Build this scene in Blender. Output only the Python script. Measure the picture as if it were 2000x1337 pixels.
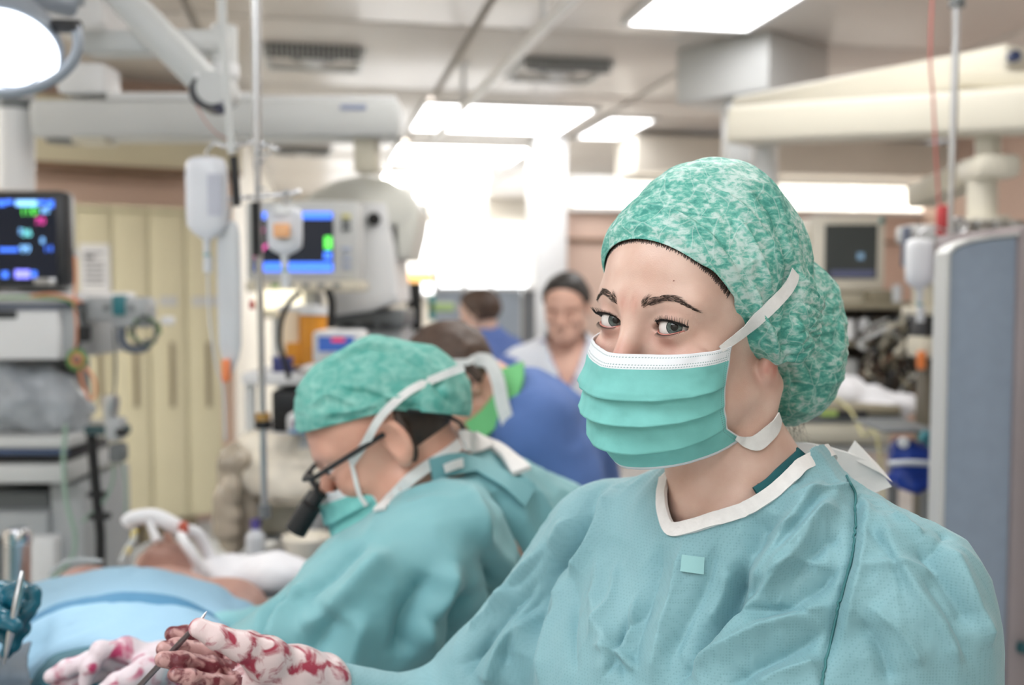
import bpy, bmesh, math, random
import numpy as np
from mathutils import Vector, Matrix, Euler
from mathutils.bvhtree import BVHTree

random.seed(7)
rng = np.random.default_rng(7)
SC = bpy.context.scene
COL = SC.collection
for _o in list(bpy.data.objects):
    bpy.data.objects.remove(_o)

# ------------------------------------------------------------------ camera, world, exposure
CAMZ = 1.58
FPX = 2000.0 * 35.0 / 36.0
PITCH = math.atan(108.5 / FPX)
YAW = math.radians(11.0)          # the room's long axis runs 11 degrees left of the camera heading
cam_d = bpy.data.cameras.new('camera')
cam_d.lens = 35.0
cam_d.sensor_width = 36.0
cam_d.clip_start = 0.02
cam_d.dof.use_dof = True
cam_d.dof.focus_distance = 0.80
cam_d.dof.aperture_fstop = 3.7
cam = bpy.data.objects.new('camera', cam_d)
COL.objects.link(cam)
cam.location = (0, 0, CAMZ)
cam.rotation_euler = (math.radians(90) - PITCH, 0, 0)
SC.camera = cam
SC.view_settings.view_transform = 'Standard'
SC.view_settings.look = 'None'
SC.view_settings.gamma = 1.0
SC.view_settings.use_curve_mapping = False
SC.view_settings.exposure = 0.72
try:
    SC.cycles.use_denoising = True
    SC.cycles.sample_clamp_indirect = 4.0
    SC.cycles.max_bounces = 6
    SC.cycles.diffuse_bounces = 3
    SC.cycles.glossy_bounces = 2
    SC.cycles.transmission_bounces = 2
    SC.cycles.transparent_max_bounces = 8
    SC.cycles.caustics_reflective = False
    SC.cycles.caustics_refractive = False
    SC.cycles.use_adaptive_sampling = True
    SC.cycles.adaptive_threshold = 0.03
    SC.cycles.adaptive_min_samples = 16
except Exception:
    pass
world = bpy.data.worlds.new('world')
SC.world = world
world.use_nodes = True
world.node_tree.nodes['Background'].inputs[0].default_value = (0.95, 0.97, 1.0, 1)
world.node_tree.nodes['Background'].inputs[1].default_value = 0.35
LIGHT_PANEL = 4.2                # emission of a ceiling panel
FAR_PANEL = 7.5

def at(px, py, y):
    """the point seen at that pixel of the 2000x1337 frame, at forward distance y (metres)"""
    cx = (px - 1000.0) / FPX
    cy = (668.5 - py) / FPX
    dx, dy, dz = cx, math.cos(PITCH) + cy * math.sin(PITCH), -math.sin(PITCH) + cy * math.cos(PITCH)
    t = y / dy
    return Vector((dx * t, y, CAMZ + dz * t))

def atz(px, py, z):
    p = at(px, py, 1.0)
    t = (z - CAMZ) / (p.z - CAMZ)
    return Vector((p.x * t, t, z))

# ------------------------------------------------------------------ materials
MATS = {}
def lin(c):
    """sRGB 0-255 to linear"""
    out = []
    for v in c[:3]:
        v = v / 255.0
        out.append(v / 12.92 if v <= 0.04045 else ((v + 0.055) / 1.055) ** 2.4)
    return (*out, 1.0)

def M(name, rgb, rough=0.5, metal=0.0, var=0.06, scale=6.0, bump=0.0, bscale=40.0, rgb2=None, mixlo=0.4, mixhi=0.6,
      sss=0.0, coat=0.0, emit=None, estr=0.0, alpha=1.0, trans=0.0, stretch=None, detail=4.0, distort=0.0, sheen=0.0, spec=None, ior=None):
    if name in MATS:
        return MATS[name]
    m = bpy.data.materials.new(name)
    m.use_nodes = True
    nt = m.node_tree
    b = nt.nodes['Principled BSDF']
    tc = nt.nodes.new('ShaderNodeTexCoord')
    mp = nt.nodes.new('ShaderNodeMapping')
    nt.links.new(tc.outputs['Object'], mp.inputs[0])
    if stretch:
        mp.inputs['Scale'].default_value = stretch
    no = nt.nodes.new('ShaderNodeTexNoise')
    no.inputs['Scale'].default_value = scale
    no.inputs['Detail'].default_value = detail
    no.inputs['Distortion'].default_value = distort
    nt.links.new(mp.outputs[0], no.inputs['Vector'])
    rp = nt.nodes.new('ShaderNodeValToRGB')
    c = lin(rgb)
    if rgb2 is None:
        rp.color_ramp.elements[0].color = tuple(max(0, x * (1 - var)) for x in c[:3]) + (1,)
        rp.color_ramp.elements[1].color = tuple(min(1, x * (1 + var)) for x in c[:3]) + (1,)
        rp.color_ramp.elements[0].position = 0.3
        rp.color_ramp.elements[1].position = 0.7
    else:
        rp.color_ramp.elements[0].color = c
        rp.color_ramp.elements[1].color = lin(rgb2)
        rp.color_ramp.elements[0].position = mixlo
        rp.color_ramp.elements[1].position = mixhi
    nt.links.new(no.outputs['Fac'], rp.inputs[0])
    nt.links.new(rp.outputs[0], b.inputs['Base Color'])
    b.inputs['Roughness'].default_value = rough
    b.inputs['Metallic'].default_value = metal
    if spec is not None:
        b.inputs['Specular IOR Level'].default_value = spec
    if ior is not None:
        b.inputs['IOR'].default_value = ior
    if sss:
        b.inputs['Subsurface Weight'].default_value = sss
        b.inputs['Subsurface Radius'].default_value = (0.012, 0.005, 0.003)
        b.inputs['Subsurface Scale'].default_value = 1.0
    if coat:
        b.inputs['Coat Weight'].default_value = coat
        b.inputs['Coat Roughness'].default_value = 0.05
    if sheen:
        b.inputs['Sheen Weight'].default_value = sheen
    if emit:
        b.inputs['Emission Color'].default_value = lin(emit)
        b.inputs['Emission Strength'].default_value = estr
    if trans:
        b.inputs['Transmission Weight'].default_value = trans
    if alpha < 1:
        b.inputs['Alpha'].default_value = alpha
    if bump:
        n2 = nt.nodes.new('ShaderNodeTexNoise')
        n2.inputs['Scale'].default_value = bscale
        n2.inputs['Detail'].default_value = 3
        nt.links.new(tc.outputs['Object'], n2.inputs['Vector'])
        bp = nt.nodes.new('ShaderNodeBump')
        bp.inputs['Strength'].default_value = bump
        bp.inputs['Distance'].default_value = 0.002
        nt.links.new(n2.outputs['Fac'], bp.inputs['Height'])
        nt.links.new(bp.outputs[0], b.inputs['Normal'])
    MATS[name] = m
    return m

# ------------------------------------------------------------------ objects
def thing(name, label, cat, loc=(0, 0, 0), rotz=0.0, group=None):
    o = bpy.data.objects.new(name, None)
    COL.objects.link(o)
    o.location = loc
    o.rotation_euler = (0, 0, rotz)
    o.empty_display_size = 0.05
    o['label'] = label
    o['category'] = cat
    if group:
        o['group'] = group
    return o

def tag(o, label, cat, group=None):
    o['label'] = label
    o['category'] = cat
    if group:
        o['group'] = group
    return o

def root_of(o):
    while o.parent is not None:
        o = o.parent
    return o

def put(name, me, mat, parent=None, loc=None, label=None, smooth=True):
    if smooth is True:
        me.polygons.foreach_set('use_smooth', [True] * len(me.polygons))
    if mat is not None and len(me.materials) == 0:
        me.materials.append(mat)
    o = bpy.data.objects.new(name, me)
    COL.objects.link(o)
    if parent is not None:
        o.parent = parent
    if loc is not None:
        o.location = loc
    if label:
        o['label'] = label
    return o

def mesh_np(name, V, Fq):
    me = bpy.data.meshes.new(name)
    V = np.asarray(V, dtype=np.float32)
    Fq = np.asarray(Fq, dtype=np.int32)
    me.vertices.add(len(V))
    me.vertices.foreach_set('co', V.ravel())
    k = Fq.shape[1]
    me.loops.add(Fq.size)
    me.loops.foreach_set('vertex_index', Fq.ravel())
    me.polygons.add(len(Fq))
    me.polygons.foreach_set('loop_start', np.arange(0, Fq.size, k, dtype=np.int32))
    me.polygons.foreach_set('loop_total', np.full(len(Fq), k, dtype=np.int32))
    me.update(calc_edges=True)
    me.validate()
    return me

def mesh_bm(name, bm):
    me = bpy.data.meshes.new(name)
    bmesh.ops.recalc_face_normals(bm, faces=bm.faces)
    bm.to_mesh(me)
    bm.free()
    return me

def auto_smooth(me, ang=35):
    me.polygons.foreach_set('use_smooth', [True] * len(me.polygons))
    try:
        me.set_sharp_from_angle(angle=math.radians(ang))
    except Exception:
        pass

def bm_box(bm, c, s, bev=0.0, rot=None, seg=2):
    m = Matrix.Translation(c)
    if rot is not None:
        m = m @ (rot if isinstance(rot, Matrix) else Euler(rot).to_matrix().to_4x4())
    r = bmesh.ops.create_cube(bm, size=1.0, matrix=m @ Matrix.Diagonal((s[0], s[1], s[2], 1)))
    if bev > 0:
        vs = r['verts']
        es = set()
        for v in vs:
            es.update(v.link_edges)
        bmesh.ops.bevel(bm, geom=list(es), offset=min(bev, min(s) * 0.45), segments=seg, affect='EDGES', profile=0.5)

def box(name, parent, mat, x0, x1, y0, y1, z0, z1, bev=0.004, rot=None, label=None, seg=2):
    bm = bmesh.new()
    bm_box(bm, ((x0 + x1) / 2, (y0 + y1) / 2, (z0 + z1) / 2), (abs(x1 - x0), abs(y1 - y0), abs(z1 - z0)), bev, rot, seg)
    me = mesh_bm(name, bm)
    auto_smooth(me)
    return put(name, me, mat, parent, label=label, smooth=None)

def frame_from(d):
    d = Vector(d).normalized()
    a = Vector((0, 0, 1)) if abs(d.z) < 0.9 else Vector((1, 0, 0))
    u = d.cross(a).normalized()
    return u, d.cross(u).normalized()

def tube_geo(pts, rs, n=8, caps=True):
    pts = [Vector(p) for p in pts]
    if not hasattr(rs, '__len__'):
        rs = [rs] * len(pts)
    V, Fc = [], []
    u = None
    for i, p in enumerate(pts):
        d = (pts[min(i + 1, len(pts) - 1)] - pts[max(i - 1, 0)])
        if d.length < 1e-9:
            d = Vector((0, 0, 1))
        d.normalize()
        if u is None:
            u, w = frame_from(d)
        else:
            u = (u - d * u.dot(d))
            if u.length < 1e-6:
                u, w = frame_from(d)
            u.normalize()
            w = d.cross(u)
        w = d.cross(u)
        for k in range(n):
            a = 2 * math.pi * k / n
            V.append(p + (u * math.cos(a) + w * math.sin(a)) * rs[i])
    for i in range(len(pts) - 1):
        for k in range(n):
            a, b = i * n + k, i * n + (k + 1) % n
            Fc.append((a, b, b + n, a + n))
    if caps:
        Fc.append(tuple(reversed(range(n))))
        Fc.append(tuple(range((len(pts) - 1) * n, len(pts) * n)))
    return V, Fc

def geo_mesh(name, V, Fc):
    me = bpy.data.meshes.new(name)
    me.from_pydata([tuple(v) for v in V], [], Fc)
    me.update()
    return me

def tube(name, parent, mat, pts, r, n=10, caps=True, label=None, ang=50):
    V, Fc = tube_geo(pts, r, n, caps)
    me = geo_mesh(name, V, Fc)
    auto_smooth(me, ang)
    return put(name, me, mat, parent, label=label, smooth=None)

def spline(pts, k=8):
    """Catmull-Rom through pts"""
    P = [Vector(p) for p in pts]
    P = [P[0] * 2 - P[1]] + P + [P[-1] * 2 - P[-2]]
    out = []
    for i in range(1, len(P) - 2):
        for j in range(k):
            t = j / k
            a, b, c, d = P[i - 1], P[i], P[i + 1], P[i + 2]
            out.append(0.5 * ((2 * b) + (c - a) * t + (2 * a - 5 * b + 4 * c - d) * t * t + (3 * b - a - 3 * c + d) * t ** 3))
    out.append(P[-2].copy())
    return out

def lathe(name, parent, mat, prof, n=24, loc=(0, 0, 0), axis='Z', label=None, ang=40):
    V, Fc = [], []
    for (r, z) in prof:
        for k in range(n):
            a = 2 * math.pi * k / n
            p = (r * math.cos(a), r * math.sin(a), z)
            if axis == 'Y':
                p = (p[0], p[2], p[1])
            elif axis == 'X':
                p = (p[2], p[0], p[1])
            V.append((p[0] + loc[0], p[1] + loc[1], p[2] + loc[2]))
    for i in range(len(prof) - 1):
        for k in range(n):
            a, b = i * n + k, i * n + (k + 1) % n
            Fc.append((a, b, b + n, a + n))
    if prof[0][0] > 1e-6:
        Fc.append(tuple(reversed(range(n))))
    if prof[-1][0] > 1e-6:
        Fc.append(tuple(range((len(prof) - 1) * n, len(prof) * n)))
    me = geo_mesh(name, V, Fc)
    bm = bmesh.new()
    bm.from_mesh(me)
    bmesh.ops.remove_doubles(bm, verts=bm.verts, dist=1e-6)
    bmesh.ops.recalc_face_normals(bm, faces=bm.faces)
    bm.to_mesh(me)
    bm.free()
    auto_smooth(me, ang)
    return put(name, me, mat, parent, label=label, smooth=None)

class Fr:
    """a thing standing on the floor, its front plane at distance `depth`; x()/z() turn pixels of that plane into local metres"""
    def __init__(s, name, label, cat, px, depth, group=None, z0=0.0):
        p = at(px, 560, depth)
        s.d = depth
        s.o = Vector((p.x, depth, z0))
        s.t = thing(name, label, cat, s.o, 0, group)
    def x(s, px, dy=0.0):
        return at(px, 560, s.d + dy).x - s.o.x
    def z(s, py, dy=0.0):
        return at(1000, py, s.d + dy).z - s.o.z
    def p(s, px, py, dy=0.0):
        q = at(px, py, s.d + dy)
        return Vector((q.x - s.o.x, dy, q.z - s.o.z))
    def box(s, name, mat, px0, px1, py0, py1, dy0=0.0, dy1=0.1, bev=0.006, parent=None, label=None, rot=None):
        return box(name, parent or s.t, mat, s.x(px0, dy0), s.x(px1, dy0), dy0, dy1, s.z(py1, dy0), s.z(py0, dy0), bev, rot, label)
    def tube(s, name, mat, pts, r, n=8, k=0, parent=None, label=None):
        P = [s.p(*q) for q in pts]
        if k:
            P = spline(P, k)
        return tube(name, parent or s.t, mat, P, r, n, True, label)

# ------------------------------------------------------------------ signed distance modelling
def V3(*a):
    return np.array(a, dtype=np.float32)

def nrm3(q):
    return np.sqrt(np.einsum('ij,ij->i', q, q))

def sd_ell(P, c, r):
    r = V3(*r)
    q = (P - V3(*c))
    k0 = nrm3(q / r)
    k1 = nrm3(q / (r * r))
    return k0 * (k0 - 1.0) / np.maximum(k1, 1e-6)

def sd_sph(P, c, r):
    return nrm3(P - V3(*c)) - r

def sd_cap(P, a, b, ra, rb=None):
    rb = ra if rb is None else rb
    a, b = V3(*a), V3(*b)
    ab = b - a
    q = P - a
    t = np.clip(q @ ab / max(float(ab @ ab), 1e-9), 0, 1)
    return nrm3(q - t[:, None] * ab) - (ra + (rb - ra) * t)

def sd_box(P, c, s, r=0.0):
    q = np.abs(P - V3(*c)) - (V3(*s) - r)
    return np.linalg.norm(np.maximum(q, 0), axis=1) + np.minimum(q.max(axis=1), 0) - r

def smin(a, b, k):
    h = np.maximum(k - np.abs(a - b), 0) / k
    return np.minimum(a, b) - h * h * k * 0.25

def smax(a, b, k):
    return -smin(-a, -b, k)

def sd_chain(P, pts, rs, k=0.004):
    d = None
    for i in range(len(pts) - 1):
        e = sd_cap(P, pts[i], pts[i + 1], rs[i], rs[i + 1])
        d = e if d is None else smin(d, e, k)
    return d

def to_local(P, mw):
    mi = np.array(mw.inverted(), dtype=np.float32)
    return P @ mi[:3, :3].T + mi[:3, 3]

def mesh_sdf(f, lo, hi, h, B=8, slack=1.7):
    """narrow-band surface nets of f<0 in the box lo..hi; returns verts, quads"""
    lo = np.array(lo, dtype=np.float32)
    nb = np.maximum(np.ceil((np.array(hi) - lo) / (h * B)).astype(int), 1)
    gi = np.stack(np.meshgrid(*[np.arange(n) for n in nb], indexing='ij'), -1).reshape(-1, 3)
    ctr = lo + (gi * B + (B - 1) / 2.0).astype(np.float32) * h
    dc = f(ctr.astype(np.float32))
    act = np.abs(dc) < B * h * 0.87 * slack
    D = np.empty((nb[0], nb[1], nb[2], B, B, B), dtype=np.float32)
    D[...] = dc.reshape(nb[0], nb[1], nb[2])[..., None, None, None]
    off = np.stack(np.meshgrid(*[np.arange(B)] * 3, indexing='ij'), -1).reshape(-1, 3)
    ga = gi[act]
    step = max(1, 400000 // (B ** 3))
    for s in range(0, len(ga), step):
        g = ga[s:s + step]
        pts = (lo + ((g[:, None, :] * B + off[None]).reshape(-1, 3)).astype(np.float32) * h).astype(np.float32)
        D[g[:, 0], g[:, 1], g[:, 2]] = f(pts).reshape(-1, B, B, B)
    D = D.transpose(0, 3, 1, 4, 2, 5).reshape(nb[0] * B, nb[1] * B, nb[2] * B)
    S = D < 0
    cnt = np.zeros(tuple(n - 1 for n in D.shape), dtype=np.uint8)
    for a in (0, 1):
        for b in (0, 1):
            for c in (0, 1):
                cnt += S[a:D.shape[0] - 1 + a, b:D.shape[1] - 1 + b, c:D.shape[2] - 1 + c]
    mixed = (cnt > 0) & (cnt < 8)
    idx = np.full(mixed.shape, -1, dtype=np.int32)
    ijk = np.argwhere(mixed)
    idx[mixed] = np.arange(len(ijk))
    acc = np.zeros((len(ijk), 3), dtype=np.float32)
    num = np.zeros(len(ijk), dtype=np.float32)
    cs = [(a, b, c) for a in (0, 1) for b in (0, 1) for c in (0, 1)]
    for A in cs:
        for ax in range(3):
            if A[ax]:
                continue
            Bc = list(A)
            Bc[ax] = 1
            da = D[ijk[:, 0] + A[0], ijk[:, 1] + A[1], ijk[:, 2] + A[2]]
            db = D[ijk[:, 0] + Bc[0], ijk[:, 1] + Bc[1], ijk[:, 2] + Bc[2]]
            cr = (da < 0) != (db < 0)
            t = np.where(cr, da / np.where(cr, da - db, 1), 0)
            p = np.tile(np.array(A, dtype=np.float32), (len(ijk), 1))
            p[:, ax] += t
            acc[cr] += p[cr]
            num[cr] += 1
    V = lo + (ijk + acc / num[:, None]) * h
    Q = []
    for ax in range(3):
        o1, o2 = [(1, 2), (2, 0), (0, 1)][ax]
        sl0 = [slice(1, -1)] * 3
        sl1 = [slice(1, -1)] * 3
        sl0[ax] = slice(0, -1)
        sl1[ax] = slice(1, None)
        s0, s1 = S[tuple(sl0)], S[tuple(sl1)]
        e = np.argwhere(s0 != s1)
        if not len(e):
            continue
        neg = s0[e[:, 0], e[:, 1], e[:, 2]]
        base = e.copy()
        base[:, o1] += 1
        base[:, o2] += 1
        def cell(d1, d2):
            c = base.copy()
            c[:, o1] -= d1
            c[:, o2] -= d2
            return idx[c[:, 0], c[:, 1], c[:, 2]]
        q = np.stack([cell(1, 1), cell(0, 1), cell(0, 0), cell(1, 0)], 1)
        q = np.where(neg[:, None], q, q[:, ::-1])
        Q.append(q)
    Q = np.concatenate(Q)
    Q = Q[(Q >= 0).all(axis=1)]
    return V.astype(np.float64), Q

def vnormals(V, Q):
    n = np.zeros_like(V)
    a, b, c, d = V[Q[:, 0]], V[Q[:, 1]], V[Q[:, 2]], V[Q[:, 3]]
    fn = np.cross(c - a, d - b)
    for k in range(4):
        np.add.at(n, Q[:, k], fn)
    return n / np.maximum(np.linalg.norm(n, axis=1), 1e-12)[:, None]

def relax(V, Q, it=1, w=0.5):
    for _ in range(it):
        acc = np.zeros_like(V)
        num = np.zeros(len(V))
        for k in range(4):
            for j in (1, 3):
                np.add.at(acc, Q[:, k], V[Q[:, (k + j) % 4]])
                np.add.at(num, Q[:, k], 1)
        V = V * (1 - w) + w * acc / np.maximum(num, 1)[:, None]
    return V

def subdiv(V, Q):
    """one linear quad split (then relax to smooth)"""
    e = np.concatenate([Q[:, [0, 1]], Q[:, [1, 2]], Q[:, [2, 3]], Q[:, [3, 0]]])
    es = np.sort(e, axis=1)
    u, inv = np.unique(es, axis=0, return_inverse=True)
    inv = inv.ravel()
    n, nq = len(V), len(Q)
    mid = (V[u[:, 0]] + V[u[:, 1]]) / 2
    cen = V[Q].mean(axis=1)
    e0, e1, e2, e3 = [n + inv[i * nq:(i + 1) * nq] for i in range(4)]
    cc = n + len(u) + np.arange(nq)
    Q2 = np.concatenate([np.stack([Q[:, 0], e0, cc, e3], 1), np.stack([Q[:, 1], e1, cc, e0], 1),
                         np.stack([Q[:, 2], e2, cc, e1], 1), np.stack([Q[:, 3], e3, cc, e2], 1)])
    return np.concatenate([V, mid, cen]), Q2

def keep_faces(V, Q, mask):
    Q = Q[mask]
    u, inv = np.unique(Q, return_inverse=True)
    return V[u], inv.reshape(Q.shape)

def _h(i, j, k, s):
    x = (i.astype(np.int64) * 374761393 + j.astype(np.int64) * 668265263 + k.astype(np.int64) * 2147483647 + s * 1274126177) & 0xffffffff
    x = ((x ^ (x >> 13)) * 1274126177) & 0xffffffff
    x = x ^ (x >> 16)
    return (x & 0xffff) / 32767.5 - 1.0

def noise3(P, s=0):
    """value noise, -1..1"""
    i = np.floor(P).astype(np.int64)
    f = P - i
    f = f * f * f * (f * (f * 6 - 15) + 10)
    out = 0
    for a in (0, 1):
        for b in (0, 1):
            for c in (0, 1):
                w = (f[:, 0] if a else 1 - f[:, 0]) * (f[:, 1] if b else 1 - f[:, 1]) * (f[:, 2] if c else 1 - f[:, 2])
                out = out + w * _h(i[:, 0] + a, i[:, 1] + b, i[:, 2] + c, s)
    return out

def ridged(P, s=0, octs=3):
    o, a, f = 0, 1.0, 1.0
    for k in range(octs):
        o = o + a * (1 - 2 * np.abs(noise3(P * f, s + k)))
        a *= 0.5
        f *= 2.1
    return o

def seg_dist(V, pts, reach=1e9):
    """distance of V to a polyline and its parameter 0..1 (only vertices within reach are measured)"""
    best = np.full(len(V), 1e9)
    par = np.zeros(len(V))
    A = np.array([tuple(p) for p in pts], dtype=np.float64)
    n = len(A) - 1
    sel = np.nonzero(((V > A.min(0) - reach) & (V < A.max(0) + reach)).all(axis=1))[0]
    if not len(sel):
        return best, par
    W = V[sel].astype(np.float64)
    bb = np.full(len(W), 1e18)
    pp = np.zeros(len(W))
    for i in range(n):
        ab = A[i + 1] - A[i]
        q = W - A[i]
        t = np.clip(q @ ab / max(float(ab @ ab), 1e-12), 0, 1)
        q = q - t[:, None] * ab
        d = np.einsum('ij,ij->i', q, q)
        m = d < bb
        bb[m] = d[m]
        pp[m] = (i + t[m]) / n
    best[sel] = np.sqrt(bb)
    par[sel] = pp
    return best, par

def bvh_np(V, Q):
    return BVHTree.FromPolygons(np.asarray(V).tolist(), np.asarray(Q).tolist())

def hit(bvh, px, py, back=None):
    """first surface of a built mesh along the sight line of that pixel"""
    o = Vector((0, 0, CAMZ))
    d = (at(px, py, 1.0) - o).normalized()
    r = bvh.ray_cast(o, d)
    if r[0] is None:
        return (at(px, py, back), Vector((0, -1, 0))) if back else (None, None)
    return r[0], r[1]

def folds(V, N, bvh, lst, cusp=2.0):
    """press creases (amp<0) and ridges (amp>0) into a cloth surface along pixel polylines found on that surface"""
    V = V.copy()
    base = V.copy()
    for pts, w, amp in lst:
        P = [hit(bvh, *p)[0] for p in pts]
        P = [p for p in P if p is not None]
        if len(P) < 2:
            continue
        P = [tuple(p) for p in spline(P, 4)]
        d, t = seg_dist(base, P, w * 3)
        m = d < w * 3
        prof = amp * np.exp(-(d[m] / w) ** cusp) * np.clip(np.minimum(t[m], 1 - t[m]) * 5 + 0.25, 0, 1)
        V[m] += N[m] * prof[:, None]
    return V

def ribbon(name, parent, mat, pts, nrm, width, off=0.0012, thick=0.0008, org=(0, 0, 0), widths=None, label=None):
    """flat band lying along pts with face normals nrm"""
    pts = [Vector(p) for p in pts]
    V, Fc = [], []
    n = len(pts)
    for i, p in enumerate(pts):
        d = (pts[min(i + 1, n - 1)] - pts[max(i - 1, 0)]).normalized()
        nn = Vector(nrm[i]).normalized()
        s = d.cross(nn).normalized()
        w = (widths[i] if widths else width) / 2
        q = p + nn * off - Vector(org)
        V += [q - s * w, q + s * w, q + s * w + nn * thick, q - s * w + nn * thick]
    for i in range(n - 1):
        a, b = i * 4, i * 4 + 4
        for k in range(4):
            Fc.append((a + k, a + (k + 1) % 4, b + (k + 1) % 4, b + k))
    Fc.append((3, 2, 1, 0))
    Fc.append((n * 4 - 4, n * 4 - 3, n * 4 - 2, n * 4 - 1))
    me = geo_mesh(name, V, Fc)
    bm = bmesh.new()
    bm.from_mesh(me)
    bmesh.ops.recalc_face_normals(bm, faces=bm.faces)
    bm.to_mesh(me)
    bm.free()
    auto_smooth(me, 40)
    return put(name, me, mat, parent, label=label, smooth=None)

def pmesh(name, V, Q, mat, root, parent=None, label=None):
    """mesh given in world coordinates, hung under a person's root (which is not rotated)"""
    V = np.asarray(V) - np.array(root.location)
    return put(name, mesh_np(name, V, Q), mat, parent or root, label=label)
# ------------------------------------------------------------------ the room
CE = 2.90
cY, sY = math.cos(YAW), math.sin(YAW)
def RW(x, y, z=0.0):
    return Vector((x * cY - y * sY, x * sY + y * cY, z))
def to_room(p):
    return (p.x * cY + p.y * sY, -p.x * sY + p.y * cY)

m_ceil = M('ceiling_metal', (224, 217, 210), 0.34, 0.0, 0.03, 1.2)
m_seam = M('ceiling_seam', (186, 178, 168), 0.6, 0.0, 0.05, 3)
m_pink = M('pink_wall', (226, 198, 182), 0.6, 0.0, 0.04, 1.5, 0.1, 60)
m_cream = M('cream_paint', (234, 228, 216), 0.55, 0.0, 0.04, 2.0)
m_olive = M('olive_cream', (214, 206, 178), 0.55, 0.0, 0.05, 2.0)
m_white = M('white_enamel', (232, 233, 234), 0.35, 0.0, 0.02, 4)
m_floor = M('floor_vinyl', (200, 204, 204), 0.35, 0.0, 0.10, 2.5, rgb2=None)
m_trim = M('trim_brown', (138, 112, 92), 0.5)
m_grey = M('grey_plastic', (176, 180, 182), 0.42, 0.0, 0.04, 4)
m_lgrey = M('light_grey_plastic', (205, 207, 206), 0.4, 0.0, 0.03, 4)
m_dark = M('dark_plastic', (38, 40, 44), 0.4, 0.0, 0.1, 8)
m_mid = M('mid_grey', (112, 116, 118), 0.45, 0.0, 0.06, 6)
m_steel = M('brushed_steel', (196, 198, 200), 0.28, 1.0, 0.05, 20)
m_chrome = M('chrome', (214, 216, 220), 0.12, 1.0, 0.02, 10)
m_beige = M('beige_plastic', (214, 208, 190), 0.45, 0.0, 0.04, 4)
m_rubber = M('black_rubber', (24, 25, 27), 0.55, 0.0, 0.1, 10)
m_panel = M('lamp_diffuser', (250, 250, 248), 0.5, emit=(252, 251, 252), estr=LIGHT_PANEL)
m_fill_side = M('fill_diffuser_side', (250, 250, 248), 0.5, emit=(255, 250, 242), estr=11.0)  # glow of the added unseen panel on the left
m_panel_far = M('lamp_diffuser_far', (250, 250, 248), 0.5, emit=(255, 250, 244), estr=FAR_PANEL)

def struct(o):
    o['kind'] = 'structure'
    return o

def rbox(name, parent, mat, x0, x1, y0, y1, z0, z1, bev=0.0):
    """box in room axes, world position, its own origin at its centre"""
    c = RW((x0 + x1) / 2, (y0 + y1) / 2, (z0 + z1) / 2)
    o = box(name, None, mat, -(x1 - x0) / 2, (x1 - x0) / 2, -(y1 - y0) / 2, (y1 - y0) / 2, -(z1 - z0) / 2, (z1 - z0) / 2, bev)
    o.location = c
    o.rotation_euler = (0, 0, YAW)
    if parent is not None:
        o.parent = parent
        o.location = (RW(0, 0) + c) - Vector(parent.location) if parent.rotation_euler.z == 0 else (Matrix.Rotation(-YAW, 3, 'Z') @ (c - Vector(parent.location)))
        o.rotation_euler = (0, 0, 0) if parent.rotation_euler.z != 0 else (0, 0, YAW)
    return o

RX0, RX1, RY0, RY1 = -4.6, 5.6, -2.6, 15.2
floor = struct(rbox('floor', None, m_floor, RX0, RX1, RY0, RY1, -0.1, 0.0))
ceiling = struct(rbox('ceiling', None, m_seam, RX0, RX1, RY0, RY1, CE + 0.03, CE + 0.12))
# metal ceiling panels, their joints following the seams seen in the photograph
sx0 = to_room(atz(960, 2, CE))[0]
sxd = to_room(atz(1560, 2, CE))[0] - sx0
sy0 = to_room(atz(900, 52, CE))[1]
syd = to_room(atz(900, 178, CE))[1] - sy0
pm = None
i0, i1 = math.floor((RX0 - sx0) / sxd), math.ceil((RX1 - sx0) / sxd)
j0, j1 = math.floor((RY0 - sy0) / syd), math.ceil((RY1 - sy0) / syd)
for i in range(i0, i1):
    for j in range(j0, j1):
        c = ((sx0 + (i + 0.5) * sxd), (sy0 + (j + 0.5) * syd))
        if not (RX0 < c[0] < RX1 and RY0 < c[1] < RY1):
            continue
        if pm is None:
            po = box('ceiling_panel', ceiling, m_ceil, -sxd / 2 + 0.018, sxd / 2 - 0.018, -syd / 2 + 0.018, syd / 2 - 0.018, -0.03, 0.0, 0.012)
            pm = po.data
        else:
            po = put('ceiling_panel', pm, None, ceiling, smooth=None)
        w = RW(c[0], c[1], CE + 0.029)
        po.location = Matrix.Rotation(-YAW, 3, 'Z') @ (w - Vector(ceiling.location))

def wallbox(name, mat, p, q, z0, z1, th=0.12):
    """straight wall between floor points p and q (its face on the p-q line, thickness behind)"""
    p, q = Vector((p[0], p[1], 0)), Vector((q[0], q[1], 0))
    d = q - p
    o = box(name, None, mat, 0, d.length, 0, th, z0, z1, 0.0)
    o.location = p
    o.rotation_euler = (0, 0, math.atan2(d.y, d.x))
    return struct(o)

# left: wall that carries the tall cupboards (pink band, cream bulkhead over it)
LA = at(300, 560, 6.0)
ld = Vector((math.sin(math.radians(60)), math.cos(math.radians(60)), 0))
def LP(s, off=0.0):
    p = Vector((LA.x, LA.y, 0)) + ld * s
    return p + Vector((-ld.y, ld.x, 0)) * off
lp0, lp1 = LP(-3.4), LP(0.55)
wall_left = wallbox('wall_left', m_pink, LP(-3.4, 0.55), LP(0.62, 0.55), 0, CE)
bulk = wallbox('trim_1', m_olive, LP(-3.4, 0.30), LP(0.62, 0.30), 2.33, 2.72, 0.24)
wallbox('trim_2', m_trim, LP(-3.4, 0.29), LP(0.62, 0.29), 2.30, 2.328, 0.25)
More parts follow.
